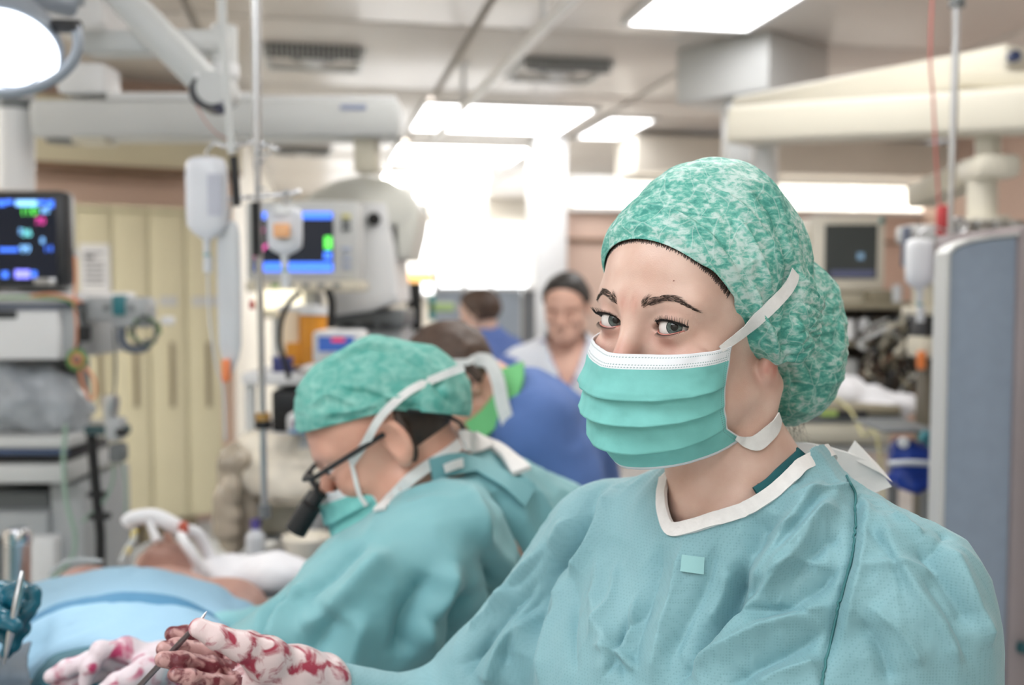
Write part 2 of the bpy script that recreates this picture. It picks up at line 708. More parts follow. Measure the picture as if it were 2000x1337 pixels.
# the hall goes on behind the cupboards
e = LP(0.62, 0.55)
er = to_room(e)
wall_hall = wallbox('wall_hall', m_cream, (e.x, e.y), RW(er[0], RY1), 0, CE)
wall_far = wallbox('wall_far', m_cream, RW(RX0, 14.6), RW(RX1, 14.6), 0, CE)
wall_near = wallbox('wall_near', m_cream, RW(RX1, RY0 + 0.1), RW(RX0, RY0 + 0.1), 0, CE)
wall_side = wallbox('wall_side', m_cream, RW(RX0, RY0), LP(-3.4, 0.55), 0, CE)
# right: cross wall with a bulkhead, a pale band and pink panels
BY = 8.6
cx0 = to_room(at(1110, 560, 8.7))[0]
wall_back = wallbox('wall_back', m_pink, RW(cx0, BY), RW(RX1, BY), 0, 2.24)
wallbox('trim_3', m_cream, RW(cx0, BY - 0.02), RW(RX1, BY - 0.02), 2.24, 2.56, 0.14)
# lit light-box band on the cross wall
m_cove = M('cove_diffuser', (252, 248, 240), 0.5, emit=(255, 248, 236), estr=1.6)
p_ = RW(cx0, BY - 0.03)
cove = thing('wall_light_band', 'long glowing light band along the top of the cross wall', 'wall light', (p_.x, p_.y, 2.40), YAW)
box('frame', cove, m_white, 0.04, 3.72, -0.05, 0.0, 0.11, 0.15, 0.003)
box('frame', cove, m_white, 0.04, 3.72, -0.05, 0.0, -0.15, -0.11, 0.003)
for k in range(4):
    box('diffuser', cove, m_cove, 0.06 + 0.9 * k, 0.94 + 0.9 * k, -0.04, -0.005, -0.11, 0.11, 0.0)
wallbox('trim_4', m_cream, RW(cx0 + 0.5, BY - 0.5), RW(RX1, BY - 0.5), 2.56, 2.86, 0.6)
wallbox('trim_5', m_trim, RW(cx0, BY - 0.03), RW(RX1, BY - 0.03), 1.98, 2.01, 0.03)
wall_right = wallbox('wall_right', m_pink, RW(RX1, BY), RW(RX1, RY0), 0, CE)
# white column at the end of the cross wall
struct(rbox('trim_6', None, m_white, cx0 - 0.30, cx0 - 0.02, BY - 0.2, BY + 0.2, 0.0, CE - 0.01, 0.02))
# frosted window band in the far wall, daylight behind it
wn = thing('window_1', 'wide frosted window', 'window', RW(0, 14.55, 0), YAW)
for k in ('label', 'category'):
    del wn[k]
wn['kind'] = 'structure'
m_day = M('frosted_daylight', (245, 248, 250), 0.5, emit=(250, 252, 255), estr=2.0)
wx0, wx1 = to_room(at(640, 560, 14.4))[0], to_room(at(1075, 560, 14.4))[0]
nw = 4
for k in range(nw):
    a, b = wx0 + (wx1 - wx0) * k / nw, wx0 + (wx1 - wx0) * (k + 1) / nw
    box('pane', wn, m_day, a + 0.03, b - 0.03, -0.02, 0.0, 1.50, 2.5, 0.0)
    box('window_frame', wn, m_white, a - 0.03, a + 0.03, -0.05, 0.03, 1.45, 2.55, 0.004)
box('window_sill', wn, m_white, wx0 - 0.05, wx1 + 0.05, -0.12, 0.03, 1.42, 1.48, 0.004)

# ------------------------------------------------------------------ ceiling lights
def ceiling_light(px, py, label, w=1.24, d=1.2, mat=None, loc=None, tilt=False):
    p = atz(px, py, CE) if loc is None else loc
    t = thing('ceiling_light', label, 'ceiling light', (p.x, p.y, CE - 0.002), YAW, 'recessed ceiling light panels')
    fw = 0.035
    box('frame', t, m_white, -w / 2 - fw, w / 2 + fw, -d / 2 - fw, -d / 2, -0.022, 0.0, 0.004)
    box('frame', t, m_white, -w / 2 - fw, w / 2 + fw, d / 2, d / 2 + fw, -0.022, 0.0, 0.004)
    box('frame', t, m_white, -w / 2 - fw, -w / 2, -d / 2, d / 2, -0.022, 0.0, 0.004)
    box('frame', t, m_white, w / 2, w / 2 + fw, -d / 2, d / 2, -0.022, 0.0, 0.004)
    box('diffuser', t, mat or m_panel, -w / 2, w / 2, -d / 2, d / 2, -0.014, -0.004, 0.0)
    return t
ceiling_light(972, 231, 'nearest large glowing panel of the receding row, crossed by the white rail')
ceiling_light(895, 300, 'second glowing panel of the receding ceiling row', mat=m_panel_far)
ceiling_light(845, 349, 'third glowing panel of the receding ceiling row', mat=m_panel_far)
ceiling_light(860, 386, 'small farthest glowing panel above the domed machine', w=1.0, mat=m_panel_far)
ceiling_light(1200, 248, 'narrow glowing panel beside the beige bulkhead', w=0.35, d=1.0)
ceiling_light(1440, -22, 'glowing panel cut off by the top edge above the green cap', w=0.62)
# unseen panels added overhead and behind the photographer to light the foreground
m_fill_key = M('fill_diffuser_key', (250, 250, 248), 0.5, emit=(248, 250, 255), estr=4.8)
m_fill_mid = M('fill_diffuser_mid', (250, 250, 248), 0.5, emit=(255, 252, 248), estr=3.4)
m_fill_dim = M('fill_diffuser_dim', (250, 250, 248), 0.5, emit=(255, 250, 244), estr=1.2)
for (x, y, w, mt) in ((-1.2, 0.3, 'just left over the photographer', m_fill_key), (1.0, 0.3, 'just right over the photographer', m_fill_dim), (-1.2, -1.7, 'behind left of the photographer', m_fill_key),
                      (1.0, -1.7, 'behind right of the photographer', m_fill_dim), (-3.0, 1.6, 'over the far side of the operating table', m_fill_dim), (0.95, 2.35, 'above the assistant in blue', m_fill_mid)):
    ceiling_light(0, 0, 'added unseen ceiling light panel ' + w, loc=RW(x, y, CE), mat=mt)
for (x, y, w) in ((-3.3, 3.3, 'outside the left edge, before the cream cupboards'), (3.7, 4.2, 'outside the right edge, before the pink wall'), (4.4, 6.6, 'outside the right edge, in the far corner')):  # unseen panels added beyond the side edges to brighten cupboards and walls
    ceiling_light(0, 0, 'added unseen ceiling light panel ' + w, loc=Vector((x, y, CE)), mat=m_fill_side if x < 0 else m_fill_mid)

# ------------------------------------------------------------------ ceiling vents
def ceiling_vent(px, py, label, w=0.50):
    p = atz(px, py, CE)
    t = thing('ceiling_vent', label, 'vent', (p.x, p.y, CE - 0.002), YAW, 'square ceiling vents')
    box('plate', t, m_ceil, -w / 2, w / 2, -w / 2, w / 2, -0.012, 0.0, 0.003)
    box('lip', t, m_lgrey, -w / 2, w / 2, w / 2, w / 2 + 0.03, -0.035, 0.0, 0.003)
    box('lip', t, m_lgrey, -w / 2 - 0.03, -w / 2, -w / 2, w / 2, -0.035, 0.0, 0.003)
    box('lip', t, m_lgrey, w / 2, w / 2 + 0.03, -w / 2, w / 2, -0.035, 0.0, 0.003)
    box('slot', t, m_dark, -w / 2, w / 2, -w / 2 - 0.02, -w / 2, -0.075, -0.0, 0.0)
    n = 18
    for k in range(n):
        x = -w / 2 + w * (k + 0.5) / n
        box('slat', t, m_lgrey, x - 0.006, x + 0.006, -w / 2 - 0.034, -w / 2 - 0.019, -0.07, -0.004, 0.002)
    lathe('hub', t, m_white, [(0.0, -0.06), (0.05, -0.055), (0.07, -0.03), (0.075, -0.01)], 24)
    lathe('hub_ring', t, m_mid, [(0.13, -0.018), (0.135, -0.012), (0.10, -0.012)], 24)
    return t
ceiling_vent(612, 108, 'square slatted ceiling vent above the grey beam')
ceiling_vent(1090, 132, 'square slatted ceiling vent right of the white rail')
ceiling_vent(590, 292, 'small distant ceiling vent under the grey beam', 0.5)

# ------------------------------------------------------------------ ceiling rail for drips
t = thing('ceiling_rail', 'white tubular rail running along the ceiling towards the light panels', 'rail', (0, 0, 0))
ra, rb = atz(1140, -25, 2.62), atz(845, 272, 2.62)
tube('rail_tube', t, M('bright_white', (248, 248, 248), 0.3), [ra, rb], 0.024, 14)
for (px, py) in ((905, 212), (1062, 52)):
    a = atz(px, py, 2.64)
    tube('hanger', t, m_white, [(a.x, a.y, 2.63), (a.x, a.y, CE - 0.002)], 0.014, 10)
    lathe('ceiling_rose', t, m_white, [(0.0, CE - 0.014), (0.04, CE - 0.012), (0.045, CE - 0.002)], 16, (a.x, a.y, 0))
# ------------------------------------------------------------------ people: heads
def head_sdf(P, male=False, detail=False, lobe_only=False):
    """head in its own frame: face towards -Y, eye line at z=0, metres. returns distance"""
    X = P.copy()
    ax = np.abs(X[:, 0])
    S = np.stack([ax, X[:, 1], X[:, 2]], 1)          # mirrored half
    d = sd_ell(X, (0, 0.014, 0.030), (0.0735, 0.092, 0.080))
    d = smin(d, sd_ell(X, (0, -0.034, 0.036), (0.058, 0.055, 0.058)), 0.03)
    d = smin(d, sd_ell(X, (0, -0.032, -0.030), (0.056, 0.052, 0.068)), 0.03)
    jw = 0.046 if not male else 0.052
    d = smin(d, sd_ell(X, (0, -0.036, -0.072), (jw, 0.050, 0.032)), 0.03)
    d = smin(d, sd_sph(X, (0, -0.079, -0.094), 0.015 if not male else 0.018), 0.03)
    d = smin(d, sd_cap(S, (0.052, -0.002, -0.060), (0.020, -0.070, -0.094), 0.012, 0.012), 0.03)   # jaw line
    d = smin(d, sd_ell(S, (0.040, -0.058, -0.030), (0.022, 0.022, 0.018)), 0.022)                  # cheek bone
    d = smin(d, sd_cap(S, (0.008, -0.0805, 0.018), (0.043, -0.066, 0.019), 0.010 if not male else 0.0125, 0.009), 0.018)  # brow
    # eye sockets
    d = smax(d, -sd_ell(S, (0.0315, -0.0985, -0.001), (0.0185, 0.017, 0.0125)), 0.014)
    # lids round the ball
    lid = sd_sph(S, (0.0315, -0.0735, 0.0), 0.0146)
    d = smin(d, lid, 0.007)
    ex = S[:, 0] - 0.0315
    ez = S[:, 2]
    q = np.clip(1 - (ex / 0.0158) ** 2, 0, 1)
    ti = 0.05 * ex
    zu, zl = 0.0064 * q ** 0.8 + ti, -0.0054 * q ** 0.8 + ti
    alm = np.maximum(ez - zu, zl - ez)
    alm = np.maximum(alm, np.abs(ex) - 0.0150)
    alm = np.maximum(alm, S[:, 1] + 0.072)
    d = smax(d, -alm, 0.0012)
    # nose
    d = smin(d, sd_cap(X, (0, -0.0835, 0.010), (0, -0.1105 if male else -0.1040, -0.036), 0.0075, 0.0105 if male else 0.0095), 0.012)
    d = smin(d, sd_ell(S, (0.011, -0.0960, -0.040), (0.008, 0.010, 0.007)), 0.008)
    # mouth
    d = smin(d, sd_ell(X, (0, -0.0885, -0.062), (0.022, 0.010, 0.007)), 0.010)
    d = smin(d, sd_ell(X, (0, -0.0880, -0.073), (0.019, 0.010, 0.007)), 0.010)
    d = d + 0.003 * np.exp(-((X[:, 2] + 0.0672) / 0.0016) ** 2) * (ax < 0.026) * (X[:, 1] < -0.06)
    # ear
    Q = S.copy()
    Q = Q - V3(0.074, 0.020, -0.006)
    ca, sa = math.cos(0.25), math.sin(0.25)
    Q = np.stack([Q[:, 0] * ca - Q[:, 1] * sa, Q[:, 0] * sa + Q[:, 1] * ca, Q[:, 2]], 1)
    ear = sd_ell(Q, (0.002, 0, 0), (0.0075, 0.0175, 0.030))
    ear = smin(ear, sd_ell(Q, (0.0, -0.006, -0.026), (0.006, 0.009, 0.011)), 0.008)
    ear = smax(ear, -sd_ell(Q, (0.0085, -0.003, 0.004), (0.006, 0.0115, 0.020)), 0.004)
    if lobe_only:
        ear = sd_ell(S, (0.0672, 0.012, -0.036), (0.0060, 0.0090, 0.0120))
    d = smin(d, ear, 0.006)
    if detail:
        def groove(c, amp, w):
            pts = [V3(*p) for p in c]
            dd, tt = seg_dist(S, pts, 0.012)
            return amp * np.exp(-(dd / w) ** 2) * np.clip(np.minimum(tt, 1 - tt) * 6, 0, 1)
        g = groove([(0.0175, -0.088, 0.0042), (0.024, -0.092, 0.0100), (0.033, -0.092, 0.0115), (0.042, -0.087, 0.0085), (0.050, -0.080, 0.002)], 0.0026, 0.0019)  # lid crease
        g = g + groove([(0.016, -0.086, -0.006), (0.024, -0.089, -0.0145), (0.034, -0.088, -0.017), (0.044, -0.083, -0.014)], 0.0032, 0.0026)  # eye bag
        g = g - groove([(0.020, -0.088, -0.009), (0.030, -0.090, -0.0115), (0.042, -0.085, -0.0085)], 0.0016, 0.0024)
        g = g + groove([(0.049, -0.078, -0.001), (0.056, -0.070, -0.001), (0.064, -0.060, 0.002)], 0.0026, 0.0019)
        g = g + groove([(0.049, -0.078, -0.004), (0.057, -0.068, -0.008), (0.063, -0.060, -0.011)], 0.0026, 0.0019)
        g = g + groove([(0.048, -0.078, -0.008), (0.055, -0.070, -0.015), (0.060, -0.062, -0.022)], 0.0022, 0.0020)
        g = g + groove([(0.049, -0.079, 0.002), (0.057, -0.070, 0.006), (0.063, -0.060, 0.010)], 0.0020, 0.0018)
        for (z, b) in ((0.046, 0.004), (0.057, 0.003), (0.038, 0.002)):
            g = g + groove([(0.0, -0.098, z - b * 0.3), (0.02, -0.094, z), (0.04, -0.084, z - b), (0.05, -0.074, z - 2 * b)], 0.0012, 0.0018)
        g = g + groove([(0.0045, -0.094, 0.012), (0.0045, -0.096, 0.024)], 0.0009, 0.0012)
        d = d + g
    return d

def head_matrix(c, yaw, pitch=0.0, roll=0.0, s=1.0):
    """yaw turns the face about z, pitch>0 tips it down, roll tilts it sideways"""
    return Matrix.Translation(c) @ Matrix.Rotation(yaw, 4, 'Z') @ Matrix.Rotation(pitch, 4, 'X') @ Matrix.Rotation(roll, 4, 'Y') @ Matrix.Scale(s, 4)

m_skin = M('skin_fair', (216, 178, 160), 0.42, 0, 0.0, 34, 0.12, 900, rgb2=(226, 194, 178), mixlo=0.35, mixhi=0.65, sss=0.10, detail=5)
m_skin2 = M('skin_ruddy', (214, 158, 136), 0.45, 0, 0.0, 22, 0.1, 500, rgb2=(224, 174, 152), mixlo=0.35, mixhi=0.65, sss=0.08)
m_sclera = M('eye_white', (226, 220, 216), 0.12, coat=0.6, var=0.03, scale=80)
m_iris = M('iris_grey_green', (56, 68, 68), 0.1, coat=1.0, rgb2=(88, 102, 98), scale=400, stretch=None)
m_irisrim = M('iris_rim', (44, 50, 52), 0.1, coat=1.0)
m_pupil = M('pupil', (4, 4, 5), 0.12)
m_hair = M('hair_dark_brown', (58, 44, 36), 0.45, var=0.25, scale=60)
m_lash = M('lash_black', (22, 18, 17), 0.6)
m_lip = M('pink_rim', (206, 132, 120), 0.25, coat=0.4)

def eyeball(root, parent, mw, side, target, org):
    """ball with iris and pupil caps turned to a target point"""
    c = mw @ Vector((0.0315 * side, -0.0735, 0.0))
    s = mw.to_scale()[0]
    R = 0.0128 * s
    d = (Vector(target) - c).normalized()
    rot = d.to_track_quat('Z', 'Y').to_matrix()
    def cap(name, a0, a1, r, mat, par, bulge=0.0):
        V, Fc = [], []
        n, m = 24, 12
        for i in range(m + 1):
            a = a0 + (a1 - a0) * i / m
            for k in range(n):
                b = 2 * math.pi * k / n
                rr = r
                V.append(tuple(c + rot @ Vector((math.sin(a) * math.cos(b), math.sin(a) * math.sin(b), math.cos(a))) * rr - Vector(org)))
        for i in range(m):
            for k in range(n):
                a, b = i * n + k, i * n + (k + 1) % n
                Fc.append((a, a + n, b + n, b))
        return put(name, geo_mesh(name, V, Fc), mat, par)
    e = cap('eyeball', 0.0, math.pi, R, m_sclera, parent)
    cap('iris_rim', 0.0, 0.54, R * 1.006, m_irisrim, e)
    cap('iris', 0.0, 0.475, R * 1.012, m_iris, e)
    cap('pupil', 0.0, 0.24, R * 1.018, m_pupil, e)
    return e

def hair_strands(name, root, parent, mat, strands, r0, n=4, org=None):
    V, Fc = [], []
    org = Vector(org if org is not None else root.location)
    for S in strands:
        k = len(S)
        v, f = tube_geo(S, [r0 * (1 - 0.85 * i / (k - 1)) for i in range(k)], n, False)
        b = len(V)
        V += [p - org for p in v]
        Fc += [tuple(b + i for i in q) for q in f]
    o = put(name, geo_mesh(name, V, Fc), mat, parent)
    return o

def mask_grid(mw, rows, nu=72, nv=60, pleats=((0.40, 0.0048), (0.60, 0.0058), (0.80, 0.0052)), nose=0.010, seed=3):
    """pleated mask from side/front control rows: (v, side(x,y,z), front(y,z)); returns verts, quads, uv, normals"""
    vs = [r[0] for r in rows]
    def ip(v, get):
        return np.interp(v, vs, [get(r) for r in rows])
    U = np.linspace(-1, 1, nu)
    Vv = np.linspace(0, 1, nv)
    uu, vv = np.meshgrid(U, Vv)
    sx, sy, sz = [ip(vv, lambda r, k=k: r[1][k]) for k in range(3)]
    fy, fz = [ip(vv, lambda r, k=k: r[2][k]) for k in range(2)]
    ph = uu * math.pi / 2
    c = 1 - np.cos(ph)
    x = sx * np.sin(ph) ** 1.0
    y = fy + (sy - fy) * c ** 0.92
    z = fz + (sz - fz) * c
    # nose bridge pushes the upper edge out
    y = y - nose * np.exp(-(uu / 0.20) ** 2) * np.exp(-(vv / 0.35) ** 2)
    # pleats: each drops outward then tucks back sharply
    for (vc, amp) in pleats:
        w = vc + 0.05 * np.cos(uu * 1.4) - 0.05
        t = (vv - w) / 0.16
        saw = np.where((t > -1) & (t < 0), np.clip(t + 1, 0, None) ** 1.6, 0) * np.where(t < 0, 1, 0)
        saw = np.where((t >= 0) & (t < 0.13), 1 - t / 0.13, saw)
        y = y - amp * saw * (1 - np.abs(uu) ** 6) * np.cos(ph) ** 0.3
        x = x + amp * saw * (1 - np.abs(uu) ** 6) * np.sin(ph)
        z = z - amp * 0.5 * saw * (1 - np.abs(uu) ** 6)
    P = np.stack([x, y, z], -1).reshape(-1, 3)
    nn = 0.0012 * noise3(P * 45, seed) + 0.0007 * noise3(P * 110, seed + 1)
    P[:, 1] -= nn * np.cos(ph).ravel()
    P[:, 0] += nn * np.sin(ph).ravel()
    Mw = np.array(mw)
    Pw = P @ Mw[:3, :3].T + Mw[:3, 3]
    Q = []
    for j in range(nv - 1):
        for i in range(nu - 1):
            a = j * nu + i
            Q.append((a, a + 1, a + nu + 1, a + nu))
    Q = np.array(Q)
    uv = np.stack([(uu.ravel() + 1) / 2, vv.ravel()], 1)
    return Pw, Q, uv

def mask_material(name, green, white, dots=True):
    if name in MATS:
        return MATS[name]
    m = bpy.data.materials.new(name)
    m.use_nodes = True
    nt = m.node_tree
    N, L = nt.nodes, nt.links
    b = N['Principled BSDF']
    b.inputs['Roughness'].default_value = 0.7
    uvn = N.new('ShaderNodeUVMap')
    sep = N.new('ShaderNodeSeparateXYZ')
    L.new(uvn.outputs[0], sep.inputs[0])
    def math_(op, a, bb=None, c=None):
        n = N.new('ShaderNodeMath')
        n.operation = op
        for i, v in enumerate((a, bb, c)):
            if v is None:
                continue
            if isinstance(v, (int, float)):
                n.inputs[i].default_value = v
            else:
                L.new(v, n.inputs[i])
        return n.outputs[0]
    u, v = sep.outputs[0], sep.outputs[1]
    top = math_('LESS_THAN', v, 0.135)
    bot = math_('GREATER_THAN', v, 0.975)
    e = math_('ABSOLUTE', math_('SUBTRACT', u, 0.5))
    side = math_('GREATER_THAN', e, 0.4915)
    wh = math_('MINIMUM', math_('ADD', math_('ADD', top, side), bot), 1.0)
    tc = N.new('ShaderNodeTexCoord')
    no = N.new('ShaderNodeTexNoise')
    no.inputs['Scale'].default_value = 30
    no.inputs['Detail'].default_value = 5
    L.new(tc.outputs['Object'], no.inputs['Vector'])
    rp = N.new('ShaderNodeValToRGB')
    g = lin(green)
    rp.color_ramp.elements[0].color = tuple(x * 0.93 for x in g[:3]) + (1,)
    rp.color_ramp.elements[1].color = tuple(min(1, x * 1.08 + 0.01) for x in g[:3]) + (1,)
    rp.color_ramp.elements[0].position = 0.35
    rp.color_ramp.elements[1].position = 0.65
    L.new(no.outputs['Fac'], rp.inputs[0])
    mx = N.new('ShaderNodeMix')
    mx.data_type = 'RGBA'
    L.new(wh, mx.inputs[0])
    L.new(rp.outputs[0], mx.inputs[6])
    mx.inputs[7].default_value = lin(white)
    out = mx.outputs[2]
    if dots:
        # stamped weld dots: three rows along the nose band, two columns by the side edge
        fu = math_('SUBTRACT', math_('FRACT', math_('MULTIPLY', u, 96.0)), 0.5)
        acc = None
        for vc in (0.030, 0.095, 0.118):
            fv = math_('MULTIPLY', math_('SUBTRACT', v, vc), 56.0)
            r2 = math_('ADD', math_('MULTIPLY', fu, fu), math_('MULTIPLY', fv, fv))
            dd = math_('LESS_THAN', r2, 0.085)
            acc = dd if acc is None else math_('MAXIMUM', acc, dd)
        acc = math_('MULTIPLY', acc, math_('LESS_THAN', e, 0.484))
        fv2 = math_('SUBTRACT', math_('FRACT', math_('MULTIPLY', v, 56.0)), 0.5)
        for uc in (0.4715, 0.4835):
            fu2 = math_('MULTIPLY', math_('SUBTRACT', e, uc), 96.0)
            r2 = math_('ADD', math_('MULTIPLY', fu2, fu2), math_('MULTIPLY', fv2, fv2))
            acc = math_('MAXIMUM', acc, math_('LESS_THAN', r2, 0.07))
        mx2 = N.new('ShaderNodeMix')
        mx2.data_type = 'RGBA'
        L.new(math_('MULTIPLY', acc, 0.75), mx2.inputs[0])
        L.new(out, mx2.inputs[6])
        mx2.inputs[7].default_value = lin((112, 150, 150))
        out = mx2.outputs[2]
    L.new(out, b.inputs['Base Color'])
    b.inputs['Subsurface Weight'].default_value = 0.0
    n2 = N.new('ShaderNodeTexNoise')
    n2.inputs['Scale'].default_value = 260
    L.new(tc.outputs['Object'], n2.inputs['Vector'])
    bp = N.new('ShaderNodeBump')
    bp.inputs['Strength'].default_value = 0.15
    bp.inputs['Distance'].default_value = 0.001
    L.new(n2.outputs['Fac'], bp.inputs['Height'])
    L.new(bp.outputs[0], b.inputs['Normal'])
    MATS[name] = m
    return m

def add_uv(me, uv):
    lay = me.uv_layers.new(name='UVMap')
    li = np.empty(len(me.loops), dtype=np.int32)
    me.loops.foreach_get('vertex_index', li)
    lay.data.foreach_set('uv', uv[li].astype(np.float32).ravel())

def build_mask(name, root, mw, rows, mat, **kw):
    P, Q, uv = mask_grid(mw, rows, **kw)
    me = mesh_np(name, P - np.array(root.location), Q)
    add_uv(me, uv)
    o = put(name, me, mat, root)
    md = o.modifiers.new('thick', 'SOLIDIFY')
    md.thickness = 0.0012
    md.offset = 1.0
    return o, P, Q

# ------------------------------------------------------------------ woman in front
HW = at(1362, 622, 0.885)
HWM = head_matrix(HW, math.radians(-47), math.radians(2), math.radians(4), 1.0)
woman = thing('person', 'smiling person in teal gown, green bouffant cap and pleated mask, turned to look out', 'person',
              (HW.x + 0.05, HW.y + 0.02, 0.0))
WORG = Vector(woman.location)

# torso frame: origin on the floor under the neck, x to her left, y to her back
TWc = Vector((0.205, 0.885, 0.0))
TWM = Matrix.Translation(TWc) @ Matrix.Rotation(math.radians(-43), 4, 'Z')
NECKB = TWM @ Vector((-0.012, 0.010, 1.395))
R_SH, R_EL, R_WR = TWM @ Vector((-0.165, 0.012, 1.312)), at(868, 1455, 1.03), at(650, 1378, 0.965)
L_SH, L_EL, L_WR = TWM @ Vector((0.150, 0.012, 1.328)), Vector((0.350, 0.79, 1.075)), Vector((0.16, 0.62, 1.00))

def torso_w(P, grow=0.0):
    T = to_local(P, TWM)
    S = T.copy()
    S[:, 0] = np.abs(S[:, 0])
    d = sd_ell(T, (0, 0.015, 1.20), (0.178, 0.118, 0.225))
    d = smin(d, sd_ell(S, (0.075, -0.075, 1.195), (0.078, 0.062, 0.085)), 0.07)
    d = smin(d, sd_cap(S, (0.03, 0.022, 1.358), (0.140, 0.014, 1.314), 0.036, 0.047), 0.06)
    d = smin(d, sd_cap(T, (0, 0.022, 1.33), (0, 0.018, 1.415), 0.060, 0.048), 0.05)
    d = smin(d, sd_ell(T, (0, 0.02, 0.95), (0.185, 0.135, 0.24)), 0.10)
    return d - grow

def body_w(P):
    H = to_local(P, HWM)
    d = head_sdf(H, False, True, True)
    j0 = HWM @ Vector((0, 0.022, -0.060))
    d = smin(d, sd_cap(P, tuple(j0), tuple(NECKB), 0.050, 0.053), 0.028)
    # throat and neck muscle
    d = smin(d, sd_cap(P, tuple(HWM @ Vector((0.058, 0.030, -0.055))), tuple(TWM @ Vector((0.012, -0.040, 1.385))), 0.010, 0.008), 0.024)
    d = smin(d, sd_cap(P, tuple(HWM @ Vector((-0.058, 0.030, -0.055))), tuple(TWM @ Vector((-0.022, -0.042, 1.385))), 0.010, 0.008), 0.024)
    d = smin(d, torso_w(P) + 0.014 + 0.45 * np.clip(1.380 - P[:, 2], 0, 0.1), 0.035)
    return d

lo = (HW.x - 0.15, HW.y - 0.19, 1.35)
hi = (HW.x + 0.30, HW.y + 0.19, HW.z + 0.13)
V, Q = mesh_sdf(body_w, lo, hi, 0.0014)
V = relax(V, Q, 1, 0.3)
BV_BODY = bvh_np(V, Q)
BODY_V, BODY_N = V, vnormals(V, Q)
w_body = pmesh('body', V, Q, m_skin, woman)
# natural redness of nose, cheeks, lids and ear lobe as a skin colour attribute
Hs = to_local(V.astype(np.float32), HWM).astype(np.float64)
Hs[:, 0] = np.abs(Hs[:, 0])
bl = np.zeros(len(V))
for (cc_, rr_, aa_) in (((0.0, -0.105, -0.030), 0.016, 0.55), ((0.042, -0.072, -0.032), 0.020, 0.42), ((0.031, -0.088, -0.013), 0.010, 0.40), ((0.016, -0.088, -0.004), 0.008, 0.45),
                        ((0.0705, 0.012, -0.036), 0.016, 0.75), ((0.055, -0.05, -0.05), 0.020, 0.25), ((0.006, -0.096, 0.018), 0.010, 0.30), ((0.035, -0.086, 0.010), 0.010, 0.25)):
    bl += aa_ * np.exp(-((np.linalg.norm(Hs - np.array(cc_), axis=1) / rr_) ** 2))
bl *= 0.75 + 0.5 * noise3(Hs * 160, 3)
at_ = w_body.data.attributes.new('blush', 'FLOAT', 'POINT')
at_.data.foreach_set('value', np.clip(bl, 0, 1).astype(np.float32))
nt = m_skin.node_tree
ba_ = nt.nodes.new('ShaderNodeAttribute')
ba_.attribute_name = 'blush'
mx_ = nt.nodes.new('ShaderNodeMix')
mx_.data_type = 'RGBA'
bs_ = nt.nodes['Principled BSDF']
src_ = bs_.inputs['Base Color'].links[0].from_socket
nt.links.new(ba_.outputs['Fac'], mx_.inputs[0])
nt.links.new(src_, mx_.inputs[6])
mx_.inputs[7].default_value = lin((196, 116, 104))
nt.links.new(mx_.outputs[2], bs_.inputs['Base Color'])

eyeL = eyeball(woman, w_body, HWM, 1, (0.0, 0.0, CAMZ + 0.01), WORG)
eyeR = eyeball(woman, w_body, HWM, -1, (0.0, 0.0, CAMZ + 0.01), WORG)

def on_face(x, z, y=-0.2):
    """surface point of the face in front of head-frame (x, z)"""
    o = HWM @ Vector((x, y, z))
    dr = (HWM.to_3x3() @ Vector((0, 1, 0))).normalized()
    r = BV_BODY.ray_cast(o, dr)
    return (r[0], r[1]) if r[0] is not None else (HWM @ Vector((x, -0.09, z)), -dr)

